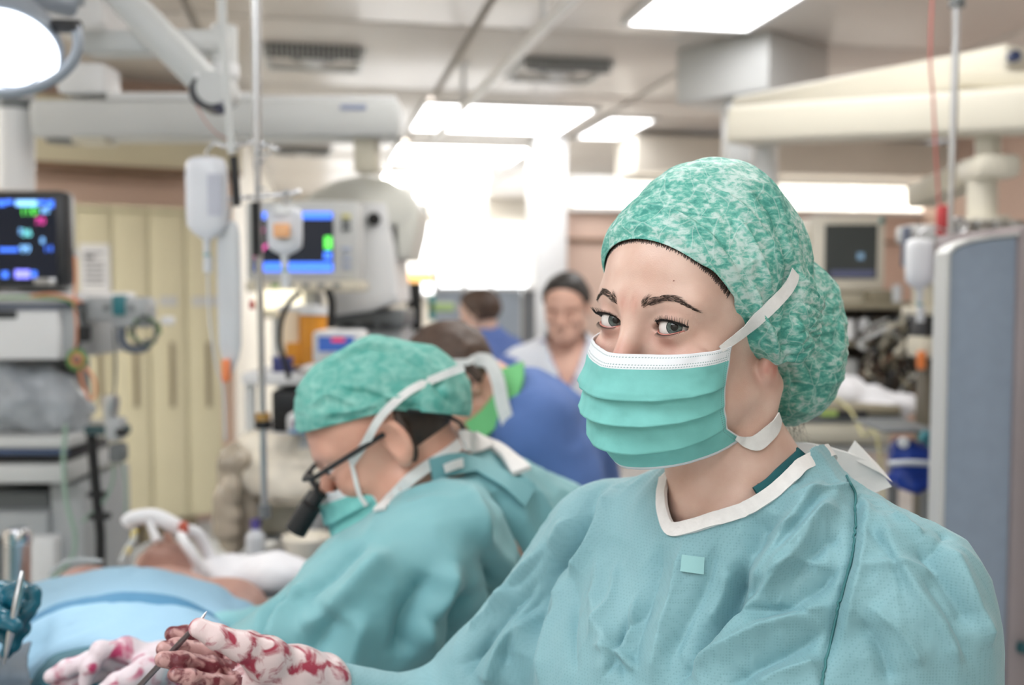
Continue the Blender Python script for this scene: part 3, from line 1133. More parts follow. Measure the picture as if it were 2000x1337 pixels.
H3 = HWM.to_3x3()
for side in (1, -1):
    st = []
    for i in range(280):
        t = random.random()
        # brow arc from inner end to tail
        xx = 0.0125 + 0.040 * t
        zz = 0.0175 + 0.0075 * math.sin(min(1, t / 0.62) * math.pi / 2) - 0.0095 * max(0, t - 0.6) / 0.4
        th = 0.0030 * (1 - t) ** 0.7 + 0.0005
        zz += random.uniform(-1, 1) * th
        p, n = on_face(side * xx, zz)
        d = H3 @ Vector((side * (0.9 if t > 0.12 else 0.25), 0.1, 0.42 - 0.75 * t + random.uniform(-0.15, 0.15)))
        d = (d - n * d.dot(n)).normalized()
        L = random.uniform(0.005, 0.008)
        st.append([p - n * 0.0004, p + d * L * 0.5 + n * 0.0009, p + d * L + n * 0.0004])
    hair_strands('eyebrow', woman, w_body, m_hair, st, 0.00018, 4)
    st = []
    ec = HWM @ Vector((0.0315 * side, -0.0735, 0.0))
    for i in range(60):                                        # upper lashes
        ex = -0.0125 + 0.0275 * i / 59
        q = max(0, 1 - (ex / 0.0158) ** 2)
        z = 0.0062 * q ** 0.8 + 0.05 * ex
        yy = -math.sqrt(max(0.0146 ** 2 - ex ** 2 - z ** 2, 1e-6))
        p = HWM @ Vector((side * (0.0315 + ex), -0.0735 + yy, z))
        o_ = H3 @ Vector((side * (0.25 * ex / 0.0125 + 0.12 * random.uniform(-1, 1)), -1.0, 0.25))
        up = H3 @ Vector((side * 0.4 * ex / 0.0125, 0, 1))
        L = 0.0056 + 0.0034 * (ex / 0.0125) + random.uniform(-0.001, 0.001)
        st.append([p - o_ * 0.0005, p + o_ * L * 0.55 + up * L * 0.12, p + o_ * L * 0.85 + up * L * 0.55])
    for i in range(22):                                        # lower lashes
        ex = -0.009 + 0.021 * i / 21
        q = max(0, 1 - (ex / 0.0158) ** 2)
        z = -0.0054 * q ** 0.8 + 0.05 * ex
        yy = -math.sqrt(max(0.0146 ** 2 - ex ** 2 - z ** 2, 1e-6))
        p = HWM @ Vector((side * (0.0315 + ex), -0.0735 + yy, z))
        o_ = H3 @ Vector((side * 0.25 * ex / 0.0125, -1.0, -0.5))
        st.append([p, p + o_ * 0.0018, p + o_ * 0.0032 + H3 @ Vector((0, 0, -0.0008))])
    hair_strands('eyelashes', woman, w_body, m_lash, st, 0.00030, 4)
    # wet pink rim of the lower lid
    rim = []
    for i in range(15):
        ex = -0.0135 + 0.0265 * i / 14
        q = max(0, 1 - (ex / 0.0158) ** 2)
        z = -0.0052 * q ** 0.8 + 0.05 * ex
        yy = -math.sqrt(max(0.0136 ** 2 - ex ** 2 - z ** 2, 1e-6))
        rim.append((HWM @ Vector((side * (0.0315 + ex), -0.0735 + yy, z))) - WORG)
    tube('lid_rim', w_body, m_lip, rim, 0.0007, 6)
    lash = []
    for i in range(15):
        ex = -0.0138 + 0.0285 * i / 14
        q = max(0, 1 - (ex / 0.0158) ** 2)
        z = 0.0064 * q ** 0.8 + 0.05 * ex
        yy = -math.sqrt(max(0.0144 ** 2 - ex ** 2 - z ** 2, 1e-6))
        lash.append((HWM @ Vector((side * (0.0315 + ex), -0.0735 + yy, z))) - WORG)
    tube('lash_line', w_body, m_lash, lash, [0.0005 + 0.0007 * i / 14 for i in range(15)], 6)
# moles
m_mole = M('mole', (132, 78, 62), 0.5)
for (px, py, r) in ((1404, 786, 0.0016), (1481, 944, 0.0009), (1316, 548, 0.0008)):
    p, n = hit(BV_BODY, px, py)
    if p is not None:
        lathe('mole', w_body, m_mole, [(0, r * 0.5), (r * 0.7, r * 0.35), (r, -r * 0.3)], 10, p - WORG)

# ---- bouffant cap
def cap_sdf(P):
    H = to_local(P, HWM)
    d = sd_ell(H, (0, 0.012, 0.036), (0.0805, 0.098, 0.088))
    d = smin(d, sd_ell(H, (0, -0.032, 0.040), (0.064, 0.062, 0.060)), 0.03)
    d = smin(d, sd_ell(H, (0.0, 0.020, 0.085), (0.052, 0.062, 0.050)), 0.04)
    d = smin(d, sd_ell(H * V3(1, 1, 1), (0.074, 0.024, 0.000), (0.019, 0.040, 0.036)), 0.02)
    d = smin(d, sd_ell(H, (-0.074, 0.024, 0.000), (0.019, 0.040, 0.036)), 0.02)
    bun = sd_ell(H, (0.008, 0.128, -0.030), (0.060, 0.058, 0.080))
    return smin(d, bun, 0.022)
CN = Vector((0, 1.20, 1.0)).normalized()
CP0 = Vector((0, -0.088, 0.0745))
lo = tuple(HW + Vector((-0.22, -0.24, -0.16)))
hi = tuple(HW + Vector((0.26, 0.26, 0.17)))
V, Q = mesh_sdf(cap_sdf, lo, hi, 0.0032)
V, Q = subdiv(V, Q)
V = relax(V, Q, 3, 0.5)
N = vnormals(V, Q)
H = to_local(V, HWM)
s = (H - np.array(CP0)) @ np.array(CN)
# gathers that run from the tie behind the ear to the crown, plus crumple
gat = np.array((0.074, 0.070, -0.002))
r = H - gat
ang = np.arctan2(r[:, 2], r[:, 1])
dist = np.linalg.norm(r, axis=1)
gather = np.abs(np.sin(ang * 13 + 2.2 * noise3(H * 14, 5))) ** 0.6
amt = np.clip((s - 0.004) / 0.02, 0, 1)
isbun = np.clip((H[:, 1] - 0.075) / 0.03, 0, 1)
dv = (gather - 0.5) * 0.0042 * np.exp(-(dist / 0.075) ** 2) * amt
dv += 0.0020 * ridged(H * 26, 11, 2) * amt * (0.25 + 0.75 * isbun)
dv += 0.0016 * ridged(H * np.array((60, 22, 60)), 21, 2) * amt * isbun
dv += 0.0010 * ridged(H * np.array((18, 50, 30)), 31, 2) * amt
dv += 0.0045 * noise3(H * 16, 41) * amt
dv += -0.0045 * np.exp(-(np.clip(s, 0, 1) / 0.006) ** 2)
V = V + N * dv[:, None]
capbvh = bvh_np(V, Q)
V = folds(V, N, capbvh, [
    ([(1250, 400), (1340, 430), (1420, 500), (1470, 580), (1500, 640)], 0.0034, 0.0053),
    ([(1345, 480), (1400, 540), (1440, 590), (1480, 640)], 0.0026, 0.0053),
    ([(1400, 470), (1450, 540), (1478, 600)], 0.0031, -0.0060),
    ([(1440, 430), (1480, 500), (1505, 570)], 0.0031, 0.0053),
    ([(1360, 360), (1440, 400), (1500, 470), (1530, 530)], 0.0034, 0.0045),
    ([(1480, 380), (1520, 440), (1540, 520)], 0.0036, -0.0053),
    ([(1545, 525), (1552, 600), (1545, 680), (1520, 740)], 0.0072, -0.0135),
    ([(1470, 560), (1505, 640), (1520, 700)], 0.0029, 0.0060),
    ([(1500, 620), (1530, 665), (1530, 720)], 0.0029, -0.0060),
    ([(1560, 540), (1600, 590), (1620, 640)], 0.0036, 0.0045),
    ([(1560, 600), (1590, 650), (1600, 700)], 0.0036, -0.0045),
])
Mh = np.array(HWM)
m_cap = bpy.data.materials.new('bouffant_fabric')
MATS['bouffant_fabric'] = m_cap
m_cap.use_nodes = True
nt = m_cap.node_tree
b = nt.nodes['Principled BSDF']
tc = nt.nodes.new('ShaderNodeTexCoord')
mp = nt.nodes.new('ShaderNodeMapping')
mp.inputs['Rotation'].default_value = (0.5, 0.35, 0.6)
mp.inputs['Scale'].default_value = (1.0, 1.0, 1.7)
nt.links.new(tc.outputs['Object'], mp.inputs[0])
n1 = nt.nodes.new('ShaderNodeTexNoise')
n1.inputs['Scale'].default_value = 130
n1.inputs['Detail'].default_value = 6.0
n1.inputs['Roughness'].default_value = 0.6
n1.inputs['Distortion'].default_value = 0.35
nt.links.new(mp.outputs[0], n1.inputs['Vector'])
n2 = nt.nodes.new('ShaderNodeTexNoise')
n2.inputs['Scale'].default_value = 22
n2.inputs['Detail'].default_value = 3
nt.links.new(tc.outputs['Object'], n2.inputs['Vector'])
ad = nt.nodes.new('ShaderNodeMath')
ad.operation = 'MULTIPLY_ADD'
nt.links.new(n2.outputs['Fac'], ad.inputs[0])
ad.inputs[1].default_value = 0.55
nt.links.new(n1.outputs['Fac'], ad.inputs[2])
rp = nt.nodes.new('ShaderNodeValToRGB')
rp.color_ramp.elements[0].position = 0.62
rp.color_ramp.elements[0].color = lin((60, 148, 136))
rp.color_ramp.elements[1].position = 0.93
rp.color_ramp.elements[1].color = lin((196, 220, 214))
em = rp.color_ramp.elements.new(0.76)
em.color = lin((104, 184, 168))
nt.links.new(ad.outputs[0], rp.inputs[0])
vo = nt.nodes.new('ShaderNodeTexVoronoi')
vo.feature = 'DISTANCE_TO_EDGE'
vo.inputs['Scale'].default_value = 26
mpv = nt.nodes.new('ShaderNodeMapping')
mpv.inputs['Rotation'].default_value = (0.3, 0.7, 0.5)
mpv.inputs['Scale'].default_value = (2.2, 0.7, 1.6)
nd = nt.nodes.new('ShaderNodeTexNoise')
nd.inputs['Scale'].default_value = 12
nt.links.new(tc.outputs['Object'], nd.inputs['Vector'])
vm = nt.nodes.new('ShaderNodeVectorMath')
vm.operation = 'MULTIPLY_ADD'
nt.links.new(nd.outputs['Color'], vm.inputs[0])
vm.inputs[1].default_value = (0.06, 0.06, 0.06)
nt.links.new(tc.outputs['Object'], vm.inputs[2])
nt.links.new(vm.outputs[0], mpv.inputs[0])
nt.links.new(mpv.outputs[0], vo.inputs['Vector'])
cr = nt.nodes.new('ShaderNodeValToRGB')
cr.color_ramp.elements[0].position = 0.0
cr.color_ramp.elements[0].color = (1, 1, 1, 1)
cr.color_ramp.elements[1].position = 0.035
cr.color_ramp.elements[1].color = (0, 0, 0, 1)
nt.links.new(vo.outputs['Distance'], cr.inputs[0])
mxc = nt.nodes.new('ShaderNodeMix')
mxc.data_type = 'RGBA'
ml = nt.nodes.new('ShaderNodeMath')
ml.operation = 'MULTIPLY'
ml.inputs[1].default_value = 0.45
nt.links.new(cr.outputs[0], ml.inputs[0])
nt.links.new(ml.outputs[0], mxc.inputs[0])
nt.links.new(rp.outputs[0], mxc.inputs[6])
mxc.inputs[7].default_value = lin((206, 232, 226))
nt.links.new(mxc.outputs[2], b.inputs['Base Color'])
b.inputs['Roughness'].default_value = 0.5
bp = nt.nodes.new('ShaderNodeBump')
bp.inputs['Strength'].default_value = 0.35
bp.inputs['Distance'].default_value = 0.0012
hadd = nt.nodes.new('ShaderNodeMath')
hadd.operation = 'MULTIPLY_ADD'
nt.links.new(cr.outputs[0], hadd.inputs[0])
hadd.inputs[1].default_value = 0.5
nt.links.new(n1.outputs['Fac'], hadd.inputs[2])
nt.links.new(hadd.outputs[0], bp.inputs['Height'])
nt.links.new(bp.outputs[0], b.inputs['Normal'])

bm = bmesh.new()
me = mesh_np('cap', V - np.array(WORG), Q)
bm.from_mesh(me)
pw = HWM @ CP0 - WORG
nw_ = (H3 @ CN).normalized()
bmesh.ops.bisect_plane(bm, geom=bm.verts[:] + bm.edges[:] + bm.faces[:], plane_co=pw, plane_no=nw_, clear_inner=True)
def drop_islands(bm):
    seen, best = set(), []
    for v0 in bm.verts:
        if v0 in seen:
            continue
        comp, stack = [v0], [v0]
        seen.add(v0)
        while stack:
            v = stack.pop()
            for e_ in v.link_edges:
                o_ = e_.other_vert(v)
                if o_ not in seen:
                    seen.add(o_)
                    comp.append(o_)
                    stack.append(o_)
        if len(comp) > len(best):
            best = comp
    keep = set(best)
    bmesh.ops.delete(bm, geom=[v for v in bm.verts if v not in keep], context='VERTS')
drop_islands(bm)
me2 = bpy.data.meshes.new('cap')
bm.to_mesh(me2)
bm.free()
w_cap = put('cap', me2, m_cap, woman, label='green mottled bouffant cap')
md = w_cap.modifiers.new('thick', 'SOLIDIFY')
md.thickness = 0.0008
md.offset = -1
# elastic hem
BV_CAP = capbvh

# ---- hair: dark line under the cap hem, wisps at temple and nape
st = []
Hb = to_local(BODY_V, HWM)
sb = (Hb - np.array(CP0)) @ np.array(CN)
cand = np.nonzero((np.abs(sb + 0.0002) < 0.0016) & (Hb[:, 1] < -0.048) & (Hb[:, 2] > 0.0))[0]
for i in rng.choice(cand, min(420, len(cand)), replace=False):
    p, n = Vector(BODY_V[i]), Vector(BODY_N[i])
    d = H3 @ Vector((Hb[i][0] * 3.0, 0.5, 1.0))
    d = (d - n * d.dot(n)).normalized()
    L = random.uniform(0.0, 0.0014) * min(1.0, max(0.0, (-0.050 - Hb[i][1]) / 0.03)) - 0.0008
    st.append([p - d * L - n * 0.0003, p + d * 0.004 + n * 0.0006, p + d * 0.010 + n * 0.0003])
hair_strands('hairline', woman, w_body, m_hair, st, 0.0004, 4)['kind'] = 'stuff'
st = []
def px_strand(pts, dep):
    return spline([at(p[0], p[1], d) for p, d in zip(pts, dep)], 5)
for i in range(46):
    j = random.uniform(-1, 1)
    x0 = 1512 + random.uniform(0, 26)
    st.append(px_strand([(x0, 745), (x0 + 10 + 8 * j, 790), (x0 + 22 + random.uniform(-18, 26), 828 + 8 * j), (x0 + 26 + random.uniform(-30, 34), 850 + 26 * random.random())],
                        [0.985, 0.985, 0.985, 0.98]))
for i in range(16):
    x0 = 1418 + random.uniform(-4, 6)
    st.append(px_strand([(x0, 566), (x0 - 6, 600), (x0 + 2, 628), (x0 + 10 + random.uniform(0, 10), 640)], [0.828, 0.826, 0.832, 0.84])) if i < 4 else None
    x1 = 1484 + random.uniform(-4, 8)
    st.append(px_strand([(x1, 650), (x1 + 8, 720), (x1 - 8 - 12 * random.random(), 770), (x1 - 40 * random.random() - 20, 830)], [0.858, 0.864, 0.872, 0.872])) if i < 7 else None
hair_strands('hair_wisps', woman, w_body, m_hair, [s for s in st if s], 0.00028, 4)['kind'] = 'stuff'

# ---- mask
MASK_ROWS = [
    (0.00, (0.0685, -0.0440, -0.0135), (-0.1020, -0.0215)),
    (0.12, (0.0685, -0.0460, -0.0235), (-0.1110, -0.0320)),
    (0.35, (0.0670, -0.0470, -0.0440), (-0.1180, -0.0510)),
    (0.60, (0.0635, -0.0440, -0.0660), (-0.1175, -0.0770)),
    (0.80, (0.0600, -0.0320, -0.0850), (-0.1090, -0.1020)),
    (1.00, (0.0570, -0.0040, -0.0980), (-0.0900, -0.1215)),
]
m_mask = mask_material('surgical_mask_fabric', (122, 200, 194), (232, 236, 240))
w_mask, MV, MQ = build_mask('mask', woman, HWM, MASK_ROWS, m_mask, nu=110, nv=90)
w_mask['label'] = 'pleated mint surgical mask with white nose band'
BV_MASK = bvh_np(MV, MQ)
m_strap = M('mask_tie_white', (232, 232, 230), 0.75, 0, 0.05, 90, 0.25, 500)
def surf_path(pts, bvhs, back=0.85):
    P, NN = [], []
    for q in pts:
        best = None
        for bv in bvhs:
            p, n = hit(bv, q[0], q[1])
            if p is not None and (best is None or p.y < best[0].y):
                best = (p, n)
        if best is None:
            best = (at(q[0], q[1], q[2] if len(q) > 2 else back), Vector((0.2, -1, 0)))
        P.append(best[0])
        NN.append(best[1] if best[1].y < 0 else -best[1])
    S = spline(P, 5)
    NS = []
    for i in range(len(S)):
        t = i / 5
        a = min(int(t), len(NN) - 1)
        c = min(a + 1, len(NN) - 1)
        NS.append(NN[a].lerp(NN[c], t - a).normalized())
    return S, NS
S, NS = surf_path([(1400, 684), (1425, 662), (1450, 641), (1478, 618), (1505, 594), (1528, 568), (1540, 548), (1546, 528)], [BV_CAP, BV_BODY, BV_MASK])
ribbon('tie_ribbon', woman, m_strap, S, NS, 0.010, 0.0045, 0.0007, WORG, [0.0055 + 0.0055 * min(1, i / 12) for i in range(len(S))], 'white upper mask tie')
S, NS = surf_path([(1432, 852), (1455, 862), (1475, 864), (1492, 850), (1508, 832), (1516, 812)], [BV_BODY, BV_MASK])
ribbon('tie_ribbon', woman, m_strap, S, NS, 0.010, 0.003, 0.0012, WORG, [0.004 + 0.010 * min(1, i / 10) for i in range(len(S))], 'white lower mask tie')

# ---- gown
def gown_w(P):
    d = torso_w(P, 0.004)
    d = smin(d, sd_cap(P, tuple(R_SH), tuple(R_EL), 0.056, 0.064), 0.05)
    d = smin(d, sd_cap(P, tuple(R_EL), tuple(R_WR), 0.062, 0.040), 0.03)
    d = smin(d, sd_cap(P, tuple(L_SH), tuple(L_EL), 0.055, 0.070), 0.05)
    d = smin(d, sd_cap(P, tuple(L_EL), tuple(L_WR), 0.070, 0.045), 0.03)
    T = to_local(P, TWM)
    sk = sd_ell(T, (0, 0.0, 0.62), (0.24, 0.19, 0.42))
    d = smin(d, np.maximum(sk, 0.36 - P[:, 2]), 0.12)
    return d
V, Q = mesh_sdf(gown_w, (-0.35, 0.40, 0.34), (0.60, 1.25, 1.50), 0.008)
V, Q = subdiv(V, Q)
V = relax(V, Q, 3, 0.5)
# finer in the part the photo shows
cz = V[Q].mean(axis=1)[:, 2]
up = cz > 1.12
V2, Q2 = keep_faces(V, Q, up)
V1, Q1 = keep_faces(V, Q, ~up)
V2, Q2 = subdiv(V2, Q2)
V2 = relax(V2, Q2, 2, 0.5)
GB = bvh_np(V2, Q2)
N2 = vnormals(V2, Q2)
base2 = V2.copy()
GFOLDS = [
    # sleeve seam and the big drags that leave it
    ([(1652, 925), (1668, 960), (1672, 1010), (1664, 1080), (1645, 1150), (1625, 1230), (1604, 1337)], 0.0030, -0.0101),
    ([(1665, 935), (1690, 990), (1692, 1060), (1680, 1140), (1650, 1240)], 0.0060, 0.0078),
    ([(1520, 1010), (1490, 1050), (1450, 1110), (1400, 1190), (1360, 1290)], 0.0130, -0.0200),
    ([(1600, 950), (1545, 1020), (1500, 1090), (1460, 1150)], 0.0120, 0.0186),
    ([(1640, 960), (1580, 1060), (1500, 1150), (1400, 1240), (1330, 1300)], 0.0100, 0.0155),
    ([(1500, 1130), (1440, 1180), (1380, 1240), (1340, 1290)], 0.0080, -0.0124),
    ([(1620, 1180), (1540, 1210), (1430, 1260), (1350, 1310)], 0.0100, 0.0155),
    ([(1620, 1110), (1560, 1100), (1500, 1130)], 0.0050, 0.0078),
    ([(1340, 1060), (1320, 1150), (1290, 1250), (1270, 1337)], 0.0100, 0.0109),
    ([(1290, 1060), (1270, 1150), (1245, 1240), (1230, 1337)], 0.0100, -0.0093),
    ([(1450, 1100), (1415, 1180), (1360, 1270), (1320, 1337)], 0.0080, -0.0155),
    ([(1740, 980), (1790, 1060), (1850, 1140), (1900, 1230)], 0.0100, -0.0139),
    ([(1790, 990), (1840, 1070), (1890, 1160), (1930, 1260)], 0.0100, 0.0124),
    ([(1720, 1010), (1760, 1110), (1840, 1220), (1870, 1300)], 0.0080, 0.0093),
    ([(1870, 1010), (1845, 1045), (1825, 1080)], 0.0040, -0.0062),
    ([(1690, 1110), (1760, 1105), (1830, 1120)], 0.0040, 0.0062),
    ([(1170, 960), (1130, 1040), (1070, 1110), (1045, 1180), (1040, 1280)], 0.0120, -0.0217),
    ([(1200, 960), (1160, 1050), (1110, 1120)], 0.0120, 0.0155),
    ([(1120, 1010), (1080, 1060), (1010, 1130), (960, 1190)], 0.0090, 0.0124),
    ([(1040, 1130), (990, 1190), (950, 1250), (900, 1300)], 0.0080, -0.0139),
    ([(1030, 1200), (990, 1240), (960, 1300), (950, 1337)], 0.0080, 0.0124),
    ([(1090, 1130), (1085, 1220), (1060, 1337)], 0.0100, 0.0124),
    ([(1170, 1080), (1160, 1170), (1180, 1260), (1175, 1337)], 0.0090, 0.0093),
    ([(1220, 1200), (1205, 1260), (1215, 1320)], 0.0040, -0.0078),
    ([(1180, 1230), (1210, 1280), (1240, 1310)], 0.0040, 0.0078),
    ([(1240, 1160), (1225, 1230), (1195, 1290)], 0.0040, 0.0070),
    ([(1430, 1200), (1520, 1190), (1600, 1200)], 0.0040, -0.0062),
    ([(1530, 980), (1600, 975), (1660, 965)], 0.0040, 0.0062),
    ([(1600, 985), (1570, 1020), (1540, 1055), (1510, 1085)], 0.0050, -0.0060),
    ([(1560, 1020), (1530, 1035), (1490, 1045)], 0.0035, 0.0060),
    ([(1640, 1010), (1590, 1030), (1540, 1080), (1505, 1120)], 0.0060, 0.0090),
    ([(1635, 1050), (1590, 1085), (1550, 1140)], 0.0050, -0.0080),
    ([(1640, 1100), (1600, 1150), (1540, 1190), (1470, 1215)], 0.0060, -0.0090),
    ([(1610, 1230), (1550, 1270), (1480, 1300), (1420, 1337)], 0.0070, -0.0110),
    ([(1600, 1290), (1530, 1310), (1470, 1337)], 0.0060, 0.0080),
    ([(1420, 1110), (1400, 1160), (1370, 1210)], 0.0045, 0.0070),
    ([(1395, 1060), (1375, 1130), (1340, 1210), (1310, 1290)], 0.0060, -0.0080),
    ([(1700, 960), (1740, 1010), (1800, 1050)], 0.0050, 0.0070),
    ([(1690, 1030), (1740, 1090), (1770, 1160)], 0.0050, -0.0080),
    ([(1700, 1180), (1760, 1230), (1800, 1300)], 0.0060, 0.0080),
    ([(1680, 1210), (1720, 1270), (1740, 1337)], 0.0060, -0.0090),
    ([(1800, 1130), (1850, 1200), (1890, 1290)], 0.0050, -0.0070),
    ([(1760, 1000), (1800, 1010), (1850, 1030)], 0.0040, -0.0050),
    ([(1150, 1000), (1100, 1070), (1060, 1120)], 0.0060, -0.0100),
    ([(1085, 1050), (1040, 1110), (985, 1160)], 0.0050, -0.0080),
    ([(1000, 1150), (960, 1190), (920, 1230)], 0.0050, 0.0080),
    ([(1040, 1160), (1000, 1230), (985, 1300)], 0.0055, -0.0100),
    ([(960, 1220), (930, 1270), (915, 1320)], 0.0050, -0.0080),
    ([(1120, 1150), (1110, 1230), (1120, 1310)], 0.0060, -0.0080),
    ([(1200, 1100), (1190, 1170), (1150, 1240)], 0.0050, 0.0060),
    ([(1190, 1240), (1200, 1280), (1180, 1320)], 0.0030, -0.0055),
    ([(1160, 1260), (1200, 1270), (1245, 1300)], 0.0030, 0.0055),
    ([(1250, 1200), (1210, 1240), (1190, 1300)], 0.0030, -0.0050),
]
V2 = folds(V2, N2, GB, GFOLDS, 1.25)
lowf = 0.5 + 0.5 * noise3(base2 * 6, 3)
V2 += N2 * (0.0050 * noise3(base2 * np.array((13, 13, 9)), 1) + 0.0030 * ridged(base2 * np.array((24, 24, 15)), 2, 2) * lowf
            + 0.0026 * ridged(base2 * np.array((50, 50, 32)), 8, 2) * np.clip(noise3(base2 * 8, 9), 0, 1))[:, None]
GB2 = bvh_np(V2, Q2)
# neck opening: delete cloth inside the neckline loop (in the torso's plan)
NECK_PX = [(1300, 930), (1294, 965), (1297, 1000), (1312, 1032), (1350, 1028), (1400, 1012), (1450, 996), (1495, 972), (1535, 940), (1566, 908)]
NL = []
for q in NECK_PX:
    p, n = hit(GB2, *q)
    NL.append(p if p is not None else at(q[0], q[1], 0.9))
NLt = [TWM.inverted() @ p for p in NL]
backc = [Vector((0.060, 0.050, 0)), Vector((0.036, 0.080, 0)), Vector((-0.02, 0.088, 0)), Vector((-0.066, 0.062, 0)), Vector((-0.085, 0.02, 0))]
poly = [(p.x, p.y) for p in NLt] + [(p.x, p.y) for p in backc]
def inside(px, py, poly):
    c = np.zeros(len(px), dtype=bool)
    n = len(poly)
    for i in range(n):
        x1, y1 = poly[i]
        x2, y2 = poly[(i + 1) % n]
        cond = ((y1 > py) != (y2 > py)) & (px < (x2 - x1) * (py - y1) / ((y2 - y1) if abs(y2 - y1) > 1e-9 else 1e-9) + x1)
        c ^= cond
    return c
cen = to_local(V2[Q2].mean(axis=1), TWM)
ins = inside(cen[:, 0], cen[:, 1], poly) & (cen[:, 2] > 1.368)
V2, Q2 = keep_faces(V2, Q2, ~ins)

def gown_material(name, c1, c2, dots=True):
    m = bpy.data.materials.new(name)
    MATS[name] = m
    m.use_nodes = True
    nt = m.node_tree
    N, L = nt.nodes, nt.links
    b = N['Principled BSDF']
    b.inputs['Roughness'].default_value = 0.62
    b.inputs['Sheen Weight'].default_value = 0.15
    tc = N.new('ShaderNodeTexCoord')
    no = N.new('ShaderNodeTexNoise')
    no.inputs['Scale'].default_value = 9
    no.inputs['Detail'].default_value = 5
    L.new(tc.outputs['Object'], no.inputs['Vector'])
    rp = N.new('ShaderNodeValToRGB')
    rp.color_ramp.elements[0].color = lin(c1)
    rp.color_ramp.elements[1].color = lin(c2)
    rp.color_ramp.elements[0].position = 0.3
    rp.color_ramp.elements[1].position = 0.7
    L.new(no.outputs['Fac'], rp.inputs[0])
    out = rp.outputs[0]
    if dots:
        vo = N.new('ShaderNodeTexVoronoi')
        vo.inputs['Scale'].default_value = 420
        vo.inputs['Randomness'].default_value = 0.25
        L.new(tc.outputs['Object'], vo.inputs['Vector'])
        r2 = N.new('ShaderNodeValToRGB')
        r2.color_ramp.elements[0].position = 0.16
        r2.color_ramp.elements[0].color = (0.80, 0.84, 0.84, 1)
        r2.color_ramp.elements[1].position = 0.42
        r2.color_ramp.elements[1].color = (1, 1, 1, 1)
        L.new(vo.outputs['Distance'], r2.inputs[0])
        mx = N.new('ShaderNodeMix')
        mx.data_type = 'RGBA'
        mx.blend_type = 'MULTIPLY'
        mx.inputs[0].default_value = 1.0
        L.new(out, mx.inputs[6])
        L.new(r2.outputs[0], mx.inputs[7])
        out = mx.outputs[2]
        bp = N.new('ShaderNodeBump')
        bp.inputs['Strength'].default_value = 0.3
        bp.inputs['Distance'].default_value = 0.0006
        L.new(vo.outputs['Distance'], bp.inputs['Height'])
        L.new(bp.outputs[0], b.inputs['Normal'])
    L.new(out, b.inputs['Base Color'])
    return m
m_gown = gown_material('teal_gown_fabric', (124, 170, 178), (138, 182, 190))
Vg = np.concatenate([V1, V2])
Qg = np.concatenate([Q1, Q2 + len(V1)])
w_gown = pmesh('gown', Vg, Qg, m_gown, woman, label='teal surgical gown')
# white binding along the neckline
NLb = [TWM @ Vector((p.x, p.y, 0)) for p in backc]
for p in NLb:
    r = GB2.ray_cast(Vector((p.x, p.y, 1.6)), Vector((0, 0, -1)))
    p.z = r[0].z if r[0] is not None else 1.43
loop = NL + NLb
S = spline(loop + [loop[0]], 6)
NS = []
for p in S:
    r = GB2.find_nearest(p)
    n = r[1] if r[1] is not None else Vector((0, -1, 0.3))
    c = (TWM @ Vector((0, 0.02, 1.42)))
    if n.dot(p - Vector((c.x, c.y, p.z - 0.1))) < 0:
        n = -n
    NS.append(n)
m_bind = M('white_binding', (236, 234, 232), 0.8, 0, 0.04, 120, 0.2, 400)
ribbon('neck_binding', woman, m_bind, S, NS, 0.012, -0.0005, 0.0035, WORG, label='white neckline binding')
# dark teal scrub collar showing between neck and gown
m_scrub = M('dark_teal_scrub', (44, 110, 116), 0.85, 0, 0.12, 60, 0.3, 300)
S2 = []
N2s = []
for q in [(1478, 968), (1505, 950), (1530, 925), (1552, 905), (1568, 888)]:
    p, n = hit(BV_BODY, *q)
    if p is None:
        p, n = at(q[0], q[1], 0.86), Vector((0, -1, 0.5))
    S2.append(p)
    N2s.append(n)
S2s = spline(S2, 4)
ribbon('scrub_collar', woman, m_scrub, S2s, [N2s[min(i // 4, len(N2s) - 1)] for i in range(len(S2s))], 0.016, 0.0015, 0.004, WORG, label='dark teal scrub collar')
# seam piping on the sleeve
_sp = [(1652, 930), (1668, 960), (1672, 1010), (1664, 1080), (1645, 1150), (1625, 1230), (1606, 1325), (1596, 1380)]
_sy = np.linspace(930, 1380, 70)
S3, N3 = surf_path([(float(np.interp(y_, [p[1] for p in _sp], [p[0] for p in _sp])), float(y_)) for y_ in _sy], [GB2])
m_seamt = M('gown_seam', (70, 128, 130), 0.8)
tube('sleeve_seam', woman, m_seamt, [p + n * 0.0010 - WORG for p, n in zip(S3, N3)], 0.0011, 6)
# pale sticker on the chest
S4, N4 = surf_path([(1330, 1099), (1352, 1102), (1374, 1104)], [GB2])
ribbon('chest_patch', woman, M('pale_patch', (150, 198, 200), 0.6), S4, N4, 0.014, 0.0012, 0.0006, WORG, label='pale square patch')
# white paper flaps at the nape
m_paper = M('white_paper', (238, 238, 238), 0.8, 0, 0.03, 40, 0.1, 200)
def flap(pts, dep):
    P = [at(p[0], p[1], d) - WORG for p, d in zip(pts, dep)]
    n = len(P)
    off = Vector((0.0, 0.0035, 0.001))
    V = P + [p + off for p in P]
    Fc = [tuple(range(n)), tuple(reversed(range(n, 2 * n)))] + [(i, i + n, (i + 1) % n + n, (i + 1) % n) for i in range(n)]
    me = geo_mesh('nape_flap', V, Fc)
    return put('nape_flap', me, m_paper, woman, label='white paper neck tie flap', smooth=None)
flap([(1548, 866), (1576, 866), (1620, 874), (1660, 886), (1702, 902), (1722, 922), (1742, 950), (1690, 968), (1640, 966), (1590, 955), (1566, 915)],
     [0.955, 0.955, 0.955, 0.955, 0.955, 0.955, 0.95, 0.95, 0.955, 0.955, 0.955])
flap([(1655, 890), (1672, 862), (1690, 884), (1718, 910), (1744, 942), (1722, 925)], [0.957, 0.965, 0.965, 0.960, 0.950, 0.948])
